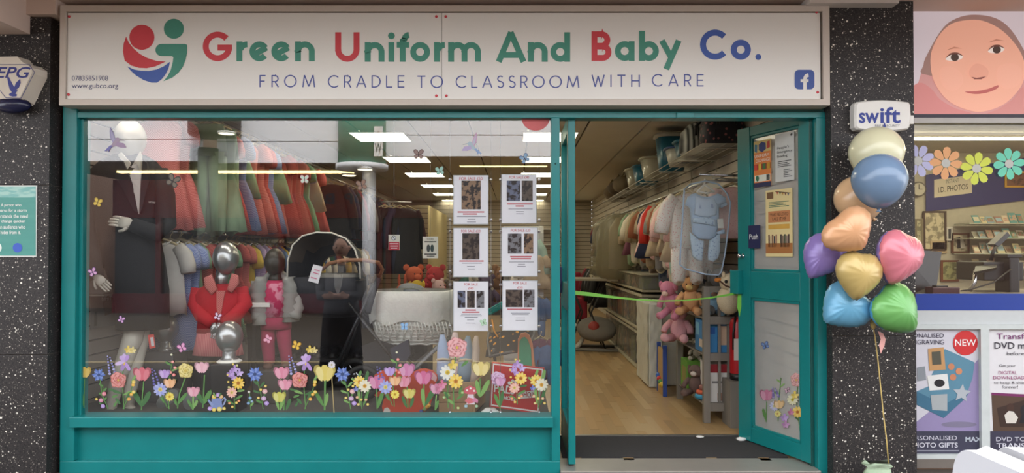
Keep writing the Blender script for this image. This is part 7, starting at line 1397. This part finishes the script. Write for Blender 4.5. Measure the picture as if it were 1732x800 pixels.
for s_, pts in ((-1, ((437, 478), (431, 500), (432, 522), (440, 540))), (1, ((497, 478), (503, 500), (503, 520), (496, 538)))):
    P = [Vector(U(*pts[0], YG)).lerp(U(*pts[1], YG - .02), k / 3) for k in range(3)] + [Vector(U(*pts[1], YG - .02)).lerp(U(*pts[2], YG - .04), k / 3) for k in range(3)] + [Vector(U(*pts[2], YG - .04)).lerp(U(*pts[3], YG - .06), k / 3) for k in range(4)]
    B().tube(P, [(.042 if i % 2 else .05) for i in range(len(P))], 12).build('sleeve', GJ, gm)
B().tube([U(448, 474, YG), U(456, 466, YG + .04), U(478, 466, YG + .04), U(488, 474, YG)], [.028, .032, .032, .028], 10).build('jacket_collar', GJ, gm)
B().loft(rings_px(YG, [(467, 532, 23, .075), (467, 545, 25, .08), (467, 556, 25, .08)])).build('trouser_top', RP, gm)
for pts in (((456, 548), (453, 580), (455, 605), (456, 614)), ((478, 548), (481, 580), (484, 602), (485, 612))): B().tube([U(x, y, YG) for x, y in pts], [.055, .048, .04, .038], 12).build('trouser_leg', RP, gm)
for x, y in ((455, 617), (485, 615)): B().tube([U(x, y, YG + .03), U(x - 2, y + 3, YG - .04), U(x - 3, y + 5, YG - .09)], [(.035, .03), (.036, .026), (.026, .016)], 10).build('shoe', mat('shoe_brown', (96, 66, 52), 0.6), gm)
gz = U(470, 621, YG).z
tag(B().bev(U(440, 621, YG).x, U(500, 621, YG).x, YG - .14, YG + .12, ZPL, max(gz, ZPL + .02), .006).build('display_plinth', mat('plinth_brown', (92, 84, 76), 0.6)), 'low brown plinth under the padded jacket mannequin', 'plinth')
w0 = U(434, 516, YG - .1)
B().bev(w0.x - .03, w0.x + .09, w0.y - .005, w0.y + .005, w0.z - .015, w0.z + .015, .003).build('size_strip', pm((216, 214, 206)), gm)
# ------------------------------------------------------------------ pram
YP_ = .68
pr = thing('pram', 'black pram with a piped hood and tan leather handle', 'pram', (U(590, 690, YP_).x, YP_, ZPL)); PF = mat('pram_black', (30, 31, 38), 0.75, bump=0.2); LE = mat('leather_tan', (140, 92, 58), 0.5); FR = mat('pram_frame', (60, 60, 62), 0.3, metal=0.7)
arcp = [(497, 472), (498, 440), (506, 415), (522, 400), (545, 394), (570, 395), (593, 404), (608, 422), (616, 448), (617, 470)]
rows = []
for k, (dy, sc) in enumerate(((-.14, 1.0), (-.02, .98), (.1, .92), (.2, .8), (.27, .55))): rows.append([U(558 + (x - 558) * sc, 474 + (y - 474) * sc, YP_ + .0) + Vector((0, dy, 0)) for x, y in arcp])
B().grid(rows).build('hood', PF, pr)
B().grid([[p + Vector((0, .012, -.012)) for p in r] for r in rows]).build('hood_lining', mat('hood_lining', (84, 70, 58), 0.85), pr)
B().tube(rows[0], .006, 8).build('hood_piping', mat('piping_cream', (216, 210, 196), 0.6), pr)
B().loft(rings_px(YP_ + .05, [(560, 535, 40, .1), (560, 520, 55, .17), (558, 490, 61, .2), (558, 468, 62, .2)], 22, .7)).build('carrycot', PF, pr)
B().loft(rings_px(YP_ + .02, [(570, 474, 48, .16), (570, 466, 46, .15), (570, 462, 36, .12)], 20, .8)).build('apron', mat('apron_grey', (120, 116, 108), 0.85, bump=0.2), pr)
hp_ = [U(545, 456, YP_ - .16), U(556, 446, YP_ - .2), U(580, 440, YP_ - .22), U(615, 440, YP_ - .22), U(640, 444, YP_ - .18), U(647, 456, YP_ - .1), U(640, 472, YP_ - .05)]
B().tube(hp_, .013, 10).build('handle', LE, pr)
for a, b_ in (((632, 480, -.1), (560, 640, -.1)), ((590, 512, -.12), (690, 640, -.12)), ((632, 480, .2), (570, 640, .2)), ((600, 512, .2), (700, 620, .2))): B().tube([U(a[0], a[1], YP_ + a[2]), U(b_[0], b_[1], YP_ + b_[2])], .012, 8).build('frame_tube', FR, pr)
B().tube([U(640, 470, YP_ - .08), U(630, 500, YP_ - .1), U(622, 530, YP_ - .1)], .02, 8).build('upright', PF, pr)
TY = mat('tyre', (34, 33, 33), 0.7)
for x, y, dy, r in ((613, 648, -.12, .125), (690, 652, -.12, .115), (600, 640, .25, .12), (680, 640, .25, .11)):
    c = U(x, y, YP_ + dy); c.z = ZPL + r + .002; n = 22
    w_ = B().tube([(c.x + (r - .018) * math.cos(2 * PI * i / n), c.y, c.z + (r - .018) * math.sin(2 * PI * i / n)) for i in range(n + 1)], .018, 8, caps=False).build('wheel', TY, pr)
    b = B(); b.tube([c + Vector((0, -.02, 0)), c + Vector((0, .02, 0))], .02, 10)
    for k in range(6): b.tube([c, c + Vector(((r - .02) * math.cos(k * PI / 3), 0, (r - .02) * math.sin(k * PI / 3)))], .005, 6)
    b.build('hub', CHROME, w_)
B().grid([[U(612, 585, YP_ - .1), U(640, 575, YP_ - .1), U(672, 585, YP_ - .1)], [U(616, 615, YP_ - .06), U(645, 610, YP_ - .06), U(676, 612, YP_ - .06)], [U(635, 655, YP_ - .1), U(660, 648, YP_ - .1), U(690, 640, YP_ - .1)]]).build('shopping_tray', PF, pr)
B().prism([U(660, 590, YP_ - .15), U(690, 575, YP_ - .15), U(694, 600, YP_ - .15), U(668, 640, YP_ - .15)], (0, .05, 0)).build('footmuff', mat('navy_cloth', (38, 42, 60), 0.8), pr)
pt = thing('price_card', 'white price card with pink writing hanging on the pram hood', 'tag', U(534, 478, YP_ - .18)); B().prism([U(x, y, YP_ - .18) for x, y in ((530, 447), (546, 451), (538, 480), (521, 475))], (0, .001, 0)).build('card', pm((226, 222, 226)), pt)
b = B(); [b.prism([U(x0, y0, YP_ - .1815), U(x1, y1, YP_ - .1815), U(x1 - .6, y1 + 1.6, YP_ - .1815), U(x0 - .6, y0 + 1.6, YP_ - .1815)], (0, .0004, 0)) for x0, y0, x1, y1 in ((532, 455, 541, 457.5), (530, 460, 540, 463), (526, 468, 536, 471))]; b.build('writing', pm((214, 120, 150)), pt)
# ------------------------------------------------------------------ wicker crib
YW_ = .85
wc = thing('wicker_crib', 'white wicker crib with a quilted skirt on a grey stand', 'crib', (U(700, 600, YW_).x, YW_, ZPL)); WK = mat('wicker_white', (214, 212, 204), 0.7, bump=0.4, scale=40); QU = mat('quilt_white', (226, 224, 216), 0.85, bump=0.35, scale=26)
B().loft(rings_px(YW_, [(702, 577, 60, .2), (702, 565, 64, .22), (701, 548, 68, .235), (700, 535, 70, .245)], 28, .75)).build('basket', WK, wc)
for i in range(6): B().tube([p + Vector((0, 0, .004 * math.sin(2.5 * k + i * PI))) for k, p in enumerate(rings_px(YW_, [(702, 576 - i * 6, 61.5 + i * 1.3, .206 + i * .006)], 40, .75)[0])] , .007, 6).build('woven_band', WK, wc)
rows = rings_px(YW_, [(700, 541, 72, .255), (700, 525, 74, .27), (700, 506, 73, .268), (699, 492, 71, .26), (699, 490, 66, .24)], 48, .75)
for j, r in enumerate(rows[:3]):
    for k, p in enumerate(r): p.z += (.02 * math.cos(k * 2 * PI / 6) if j == 0 else 0); p.y += .008 * math.sin(k * 1.9 + j)
B().loft(rows, caps=False).build('quilted_skirt', QU, wc)
B().loft(rings_px(YW_, [(699, 500, 66, .235), (699, 496, 60, .21)], 28, .75)).build('mattress', QU, wc)
b = B()
for k in range(22): x = 634 + k * 6; b.tube([U(x, 545, YW_ - .25), U(x + 4, 560, YW_ - .24), U(x + (8 if k % 2 else 0), 575, YW_ - .225)], .004, 5)
b.build('wicker_lattice', WK, wc)
sg_ = mat('stand_grey', (150, 150, 152), 0.45)
for x0, x1, dy in ((652, 700, -.18), (748, 700, -.18), (652, 700, .18), (748, 700, .18)):
    p0 = U(x0, 580, YW_ + dy); p1 = U(2 * x1 - x0, 660, YW_ + dy); p1.z = ZPL + .01; B().tube([p0, p1], .014, 8).build('stand_leg', sg_, wc)
bt = thing('crib_hood', 'grey felt cot hood lying behind the wicker crib rim', 'hood', U(697, 492, 1.2)); B().ball(U(700, 495, 1.2), (.13, .12, .07), 16, 9, M=Matrix.Rotation(.3, 3, 'Y')).build('shell', mat('felt_grey', (132, 134, 138), 0.9), bt); B().tube([U(683, 508, 1.1), U(690, 490, 1.1), U(700, 486, 1.12)], .006, 6).build('seam', pm((200, 196, 186)), bt)
# ------------------------------------------------------------------ orange rocker, crate, red sign, bouncer
rk = thing('rocking_animal', 'orange red elephant shaped rocker with beads', 'toy', U(690, 701, .2)); ORK = mat('rocker_orange', (224, 84, 54), 0.45)
ol = [(630 + x / 5, 550 + y / 5) for x, y in ((15, 425), (45, 398), (150, 378), (240, 392), (300, 428), (345, 400), (385, 382), (440, 376), (505, 392), (540, 430), (545, 470), (525, 510), (500, 560), (505, 620), (480, 695), (440, 735), (370, 752), (95, 755), (80, 690), (95, 625), (150, 590), (90, 592), (30, 608), (15, 590), (60, 560), (85, 500), (40, 470), (18, 455))]
B().prism([U(x, y, .14) for x, y in ol], (0, .05, 0)).build('side_panel', ORK, rk); B().prism([U(x, y, .34) for x, y in ol], (0, .05, 0)).build('side_panel', ORK, rk)
p0, p1 = U(655, 648, .19), U(712, 640, .19); B().bev(p0.x, p1.x, .19, .34, p0.z - .03, p0.z, .006).build('seat', ORK, rk)
B().prism([U(630 + x / 5, 550 + y / 5, .138) for x, y in ((480, 395), (520, 405), (545, 440), (535, 480), (500, 460), (478, 430))], (0, .002, 0)).build('ear_patch', pm((232, 176, 176)), rk)
B().prism([U(630 + x / 5, 550 + y / 5, .138) for x, y in ((90, 740), (100, 705), (125, 695), (148, 715), (148, 752), (92, 754))], (0, .002, 0)).build('foot_patch', pm((226, 216, 206)), rk)
for x, y, c in ((413, 728, (60, 66, 130)), (440, 710, (150, 150, 90)), (462, 692, (226, 160, 50)), (478, 680, (232, 176, 60))): B().ball(U(630 + x / 5, 550 + y / 5, .128), .012, 10, 7).build('bead', pm(c), rk)
B().tube([U(713, 693, .13), U(722, 688, .13), U(726, 680, .13), U(723, 676, .13)], .002, 5).build('bead_string', pm((220, 190, 120)), rk)
ctr = thing('wooden_crate', 'pale wooden crate holding rolled muslin cloths', 'crate', U(780, 696, .3)); WD = mat('crate_wood', (196, 158, 116), 0.65, var=0.15, scale=10, stretch=(.2, 1, 1))
for k in range(3):
    za, zb2 = ZPL + .01 + k * .065, ZPL + .07 + k * .065
    a, c_ = U(742, 690, .2).x, U(800, 690, .2).x
    B().bev(a, c_, .2, .215, za, zb2, .003).build('board', WD, ctr); B().bev(a, c_ + .05, .5, .515, za, zb2, .003).build('board', WD, ctr); B().bev(a, a + .015, .215, .5, za, zb2, .003).build('board', WD, ctr)
    B().prism([(c_, .2, za), (c_ + .05, .5, za), (c_ + .05, .5, zb2), (c_, .2, zb2)], (.015, 0, 0)).build('board', WD, ctr)
B().box(U(742, 690, .2).x, U(800, 690, .2).x, .21, .5, ZPL + .005, ZPL + .02).build('base', WD, ctr)
for i, (xa, ya, xb, yb, r, c, lab) in enumerate(((752, 650, 748, 566, .045, (170, 186, 214), 'pale blue rolled muslin at the left of the crate'), (768, 650, 770, 562, .05, (222, 196, 190), 'pink and white rolled muslin behind the dahlia sticker'), (783, 650, 792, 568, .045, (150, 166, 178), 'grey blue rolled muslin in the crate'), (796, 655, 806, 568, .04, (222, 200, 180), 'cream rolled muslin at the right of the crate'))):
    t = thing('rolled_muslin', lab, 'cloth', U(xa, ya, .34)); P = [U(xa + (xb - xa) * k / 4, ya + (yb - ya) * k / 4, .34 + .02 * (i % 2)) for k in range(5)]
    B().tube(P, [(r, r * .8), (r * 1.1, r * .8), (r * .95, r * .75), (r * .8, r * .6), (r * .3, r * .25)], 12).build('roll', mat('muslin_%d' % i, c, 0.9, bump=0.4, scale=12), t); B().tube([P[2] + Vector((-r, -.02, 0)), P[2] + Vector((0, -r, .01)), P[2] + Vector((r, -.02, 0))], .008, 6).build('tie', pm((206, 190, 160)), t)
rs_ = thing('shoe_sign', 'red tilted shoe shop sign with white border on the platform', 'sign', U(870, 699, .13)); q = [(832, 612), (921, 622), (912, 700), (828, 688)]
RSG = mat('sign_red', (206, 52, 50), 0.45); B().prism([U(x, y, .12) for x, y in q], (0, .012, 0)).build('board', RSG, rs_)
def lp(u, v, k=.119): 
    x = (q[0][0] * (1 - u) + q[1][0] * u) * (1 - v) + (q[3][0] * (1 - u) + q[2][0] * u) * v; y = (q[0][1] * (1 - u) + q[1][1] * u) * (1 - v) + (q[3][1] * (1 - u) + q[2][1] * u) * v; return U(x, y, k)
for u0, u1, v0, v1 in ((.02, .98, .03, .06), (.02, .98, .94, .97), (.02, .045, .06, .94), (.955, .98, .06, .94)): B().poly([lp(u0, v1), lp(u1, v1), lp(u1, v0), lp(u0, v0)]).build('border', pm((236, 226, 220)), rs_)
B().poly([lp(.55, .74, .1185), lp(.9, .66, .1185), lp(.9, .5, .1185), (lp(.55, .6, .1185))]).build('band', pm((232, 222, 216)), rs_)
exs = (lp(1, .5) - lp(0, .5)).normalized(); ezs = (lp(.5, 0) - lp(.5, 1)).normalized()
def st_(s, u, v, w, h, c, k=.117): fit_text(B(), s, lp(u, v, k), exs, ezs, w, h, bold=.02).build('lettering', pm(c), rs_)
st_('PALS', .27, .66, .13, .05, (240, 230, 224)); st_('SHOES', .36, .8, .085, .025, (240, 230, 224)); st_('SHOP', .73, .68, .08, .035, (180, 60, 60))
for dx, dy, r in ((.36, .42, .011), (.42, .36, .009), (.47, .38, .009), (.33, .5, .007)): B().poly(disc_pts(lp(dx, dy, .1165), r, 12)).build('paw_pad', pm((240, 230, 224)), rs_)
B().prism([U(838, 690, .14), U(846, 690, .14), U(846, 640, .2)], (.004, 0, 0)).build('strut', RSG, rs_)
bn = thing('baby_bouncer', 'dark baby bouncer with orange and yellow spots', 'bouncer', U(868, 640, .6)); SP = mat('bouncer_spots', (54, 48, 42), 0.85, col2=(226, 156, 56), kind='dots', scale=22)
rows = []
for i in range(9):
    v = i / 8; rows.append([U(827 + 78 * u - 6 * v, 556 + 6 * math.cos(u * 3) + v * 42 - 10 * math.sin(PI * u) * v * .2, .55 - .22 * v + .1 * (2 * u - 1) ** 2) for u in [k / 10 for k in range(11)]])
B().grid(rows).build('seat', SP, bn)
B().tube([rows[0][0], rows[3][0], rows[8][1], rows[8][5], rows[8][9], rows[3][10], rows[0][10]], .01, 8).build('rim_tube', mat('tube_taupe', (110, 104, 98), 0.5), bn)
for x in (835, 900): B().tube([U(x, 590, .4), U(x + 4, 625, .5), (U(x, 640, .6).x, .7, ZPL + .012), (U(x, 640, .2).x, .22, ZPL + .012)], .01, 8).build('base_tube', MATS['tube_taupe'], bn)
tr = thing('play_arch', 'turquoise latticed toy arch above the spotted bouncer', 'toy', U(835, 540, .6)); 
for k in range(9):
    c = U(829 + k * 2.6, 527 - 2.4 * k * .6, .55); B().tube([(c.x + .018 * math.cos(a), c.y, c.z + .018 * math.sin(a)) for a in [2 * PI * i / 12 for i in range(13)]], .005, 6).build('ring', mat('turquoise', (40, 170, 160), 0.4), tr)
B().tube([U(832, 540, .56), U(836, 560, .56), U(842, 570, .5)], .006, 6).build('hanger', pm((222, 150, 60)), tr)
gb = thing('green_board', 'green padded board with an orange rim standing behind the red sign', 'toy', U(889, 640, .3)); go = [(875, 625), (876, 575), (881, 565), (889, 563), (896, 568), (901, 582), (905, 625)]; gi_ = [(877.5, 630), (878.5, 578), (883, 571), (888, 570), (893, 575), (898, 590), (900, 630)]
B().prism([U(x, y, .3) for x, y in go] , (0, .04, 0)).build('rim', pm((222, 140, 96), 0.5), gb); B().prism([U(x, y, .292) for x, y in gi_], (0, .01, 0)).build('pad', pm((70, 150, 110), 0.5), gb)
for i, (x, y, c, kd, lab) in enumerate(((914, 575, 'plum', 'babygrow', 'plum babygrow on a low hanger near the doorway post'), (924, 585, 'denim blue', 'babygrow', 'denim romper on a low hanger near the doorway post'))): 
    p_ = U(x, y, .7); hang(kd, c, (p_.x, .7, p_.z + .06), .3, lab, 'rompers near the doorway post', 'baby clothes', .62, i)
    
t = thing('trainer_shoe', 'white trainer shoe box at the foot of the red sign', 'shoe', U(828, 700, .12)); B().loft([ell_ring((U(829, 700, .14).x, .14, ZPL + z), rx, ry, 18, .8) for z, rx, ry in ((.001, .06, .025), (.012, .062, .027), (.03, .055, .025), (.05, .03, .02))]).build('upper', WHITE, t); B().loft([ell_ring((U(829, 700, .14).x, .14, ZPL + z), .066, .03, 18, .8) for z in (.0005, .012)]).build('sole', pm((206, 206, 210)), t)
# ------------------------------------------------------------------ things on the left wall
XWL = -2.905
def lw(y0, y1, z0, z1, off=.002): return [Vector((XWL + off, y0, z0)), Vector((XWL + off, y1, z0)), Vector((XWL + off, y1, z1)), Vector((XWL + off, y0, z1))]
za, zb2 = 1.29 - (557 - 429) * 4.65 / 1150, 1.29 - (500 - 429) * 4.65 / 1150
tp = thing('advice_poster', 'grey advice poster of a tired face on the left slat wall', 'poster', (XWL, .55, za)); B().prism(lw(.5, .8, za, zb2), (.003, 0, 0)).build('sheet', pm((150, 146, 142)), tp)
B().prism([Vector((XWL + .006, y, z)) for y, z in ((.66, za + .08), (.74, za + .09), (.75, za + .2), (.69, za + .22), (.64, za + .17))], (.001, 0, 0)).build('print_face', pm((126, 96, 84)), tp); fit_text(B(), 'Tired', (XWL + .007, .68, zb2 - .045), (0, -1, 0), EZ, .12, .03).build('lettering', pm((206, 204, 200)), tp)
B().prism([Vector((XWL + .006, y, z)) for y, z in ((.54, za + .02), (.57, za + .02), (.57, za + .09), (.555, za + .12), (.54, za + .09))], (.001, 0, 0)).build('print_bottle', pm((90, 86, 84)), tp)
bxz = 1.29 - (497 - 429) * 4.6 / 1150
bx = thing('shoe_box', 'white and grey shoe box on a ledge of the left slat wall', 'box', (-2.82, .6, bxz)); B().bev(-2.9, -2.77, .42, .76, bxz, bxz + .11, .004).build('carton', pm((170, 166, 160)), bx); B().box(-2.769, -2.767, .42, .52, bxz + .005, bxz + .105).build('print_block', pm((222, 218, 212)), bx); B().ball((-2.768, .65, bxz + .05), (.003, .07, .04), 14, 8).build('print_circle', pm((70, 66, 66)), bx)
tag(B().box(-2.905, -2.75, .4, .8, bxz - .012, bxz - .001).build('wall_ledge', pm((186, 180, 170))), 'small pale ledge under the shoe box on the left wall', 'ledge')
# ------------------------------------------------------------------ woman mirrored in the glass
px_, pd = RX(578, 2.74), 2.74
pe = thing('person', 'standing woman in grey cardigan and long dark skirt mirrored beside the pram', 'person', (px_, -pd, -0.03)); H_ = 1.5
SKN = mat('skin', (206, 160, 138), 0.55, var=0.04)
def rp(x, z, dy=0.0): return Vector((px_ + x, -pd + dy, -0.03 + z))
b = B(); F = Matrix.Rotation(PI, 3, 'Z')     # she faces the shop (+y)
b.ball(rp(0, 1.375, .01), (.076, .09, .11), 20, 16, M=F, fn=face); b.tube([rp(0, 1.18), rp(0, 1.28)], [.05, .045], 12)
b.loft([ell_ring(tuple(rp(0, z)), rx, ry, 18) for z, rx, ry in ((.78, .15, .11), (.9, .13, .1), (1.05, .15, .11), (1.12, .155, .095), (1.17, .09, .07))])
for s in (-1, 1):
    b.tube([rp(s * .14, 1.14), rp(s * .195, .98, .02), rp(s * .185, .9, .06), rp(s * .06, .9, .17), rp(-s * .02, .9, .19)], [.04, .04, .038, .034, .026], 12)
    hand(b, rp(-s * .01, .9, .19), (-s, .15, 0), (0, 1, .2), .85, .4, s)
    b.tube([rp(s * .08, .82), rp(s * .085, .45), rp(s * .085, .08)], [.085, .06, .04], 12); b.ball(rp(s * .08, 1.38, .0), (.012, .02, .03), 8, 6)
    b.tube([rp(s * .085, .06, -.02), rp(s * .09, .03, .08), rp(s * .09, .02, .13)], [.036, .03, .02], 10)
bo = b.build('body', SKN, pe); md = bo.modifiers.new('join', 'REMESH'); md.mode = 'VOXEL'; md.voxel_size = .011; md.use_smooth_shade = True
HR = mat('dark_hair', (44, 34, 30), 0.6)
B().ball(rp(0, 1.405, -.018), (.086, .094, .1), 18, 12).ball(rp(0, 1.47, -.06), (.045, .045, .04), 12, 8).build('hair', HR, pe)
for s in (-1, 1): B().ball(rp(s * .028, 1.38, .088), (.011, .006, .006), 8, 6).build('eye', BLACK, pe)
B().ball(rp(0, 1.318, .088), (.024, .006, .006), 8, 6).build('mouth', pm((170, 92, 88)), pe)
CG = mat('cardigan_grey', (104, 104, 108), 0.9, bump=0.2)
B().loft([ell_ring(tuple(rp(0, z)), rx, ry, 20) for z, rx, ry in ((.72, .185, .145), (.85, .17, .13), (1.0, .17, .13), (1.12, .185, .12), (1.175, .15, .1), (1.205, .085, .07))]).build('cardigan', CG, pe)
B().prism([rp(-.05, 1.2, .09), rp(.05, 1.2, .09), rp(.035, 1.0, .135), rp(0, .9, .14), rp(-.035, 1.0, .135)], (0, .01, 0)).build('white_top', pm((214, 212, 208), .8), pe)
for s in (-1, 1): B().tube([rp(s * .09, 1.155), rp(s * .15, 1.14), rp(s * .19, 1.07), rp(s * .2, .98, .02), rp(s * .19, .9, .06), rp(s * .06, .9, .17)], [.05, .064, .062, .058, .052, .044], 12).build('sleeve', CG, pe)
B().loft([[v + Vector((.008 * math.sin(5 * k), .006 * math.cos(4 * k), 0)) for k, v in enumerate(ell_ring(tuple(rp(0, z)), rx, ry, 24))] for z, rx, ry in ((.1, .21, .19), (.35, .2, .17), (.6, .185, .15), (.8, .165, .13))]).build('skirt', mat('skirt_dark', (52, 50, 54), 0.9, bump=0.2), pe)
for s in (-1, 1): B().tube([rp(s * .085, .05, -.04), rp(s * .09, .04, .06), rp(s * .09, .03, .15)], [(.042, .04), (.045, .036), (.034, .022)], 12).build('shoe', BLACK, pe)

# ------------------------------------------------------------------ black shoe rack added as dark backing behind the display
sk = thing('shoe_rack', 'low black shoe rack standing behind the window display', 'rack', (-1.35, 1.35, 0)); RK = mat('rack_black', (34, 33, 34), 0.6)
for x in (-2.05, -.72): B().bev(x, x + .03, 1.15, 1.5, 0, .86, .003).build('side', RK, sk)
for z in (.12, .45, .8): B().bev(-2.02, -.72, 1.15, 1.5, z, z + .02, .003).build('shelf_board', RK, sk)
B().box(-2.02, -.72, 1.49, 1.505, .02, .82).build('back_panel', RK, sk)
def shoe_mesh():
    u = B().loft([ell_ring((0, dy, z), rx, ry, 16, .85) for z, rx, ry, dy in ((.0, .036, .1, 0), (.02, .037, .1, 0), (.04, .034, .085, .012), (.062, .03, .05, .045), (.07, .024, .036, .052))])
    s_ = B().loft([ell_ring((0, 0, z), .039, .105, 16, .85) for z in (0, .012)]); t_ = B().tube([(-.034, 0, .035), (0, -.005, .062), (.034, 0, .035)], [(.006, .003)] * 3, 6); return u, s_, t_
um, sm_, tm = shoe_mesh(); SHB = mat('shoe_leather', (26, 25, 26), 0.3, coat=.3); um = um.mesh('upper', SHB); sm_ = sm_.mesh('sole', mat('shoe_sole', (48, 44, 42), 0.7)); tm = tm.mesh('strap', SHB)
pos = ('first', 'second', 'third', 'fourth', 'fifth', 'sixth', 'seventh', 'eighth', 'ninth', 'tenth', 'eleventh', 'twelfth')
for row, z in (('middle', .471), ('top', .821)):
    for i in range(12):
        t = thing('school_shoe', 'black school shoe on the %s rack board, %s from the wall' % (row, pos[i]), 'shoe', (-1.95 + i * .1, 1.3, z), .05 * (i % 3 - 1), 'school shoes on the rack')
        link('upper', um, t); link('sole', sm_, t); link('strap', tm, t)
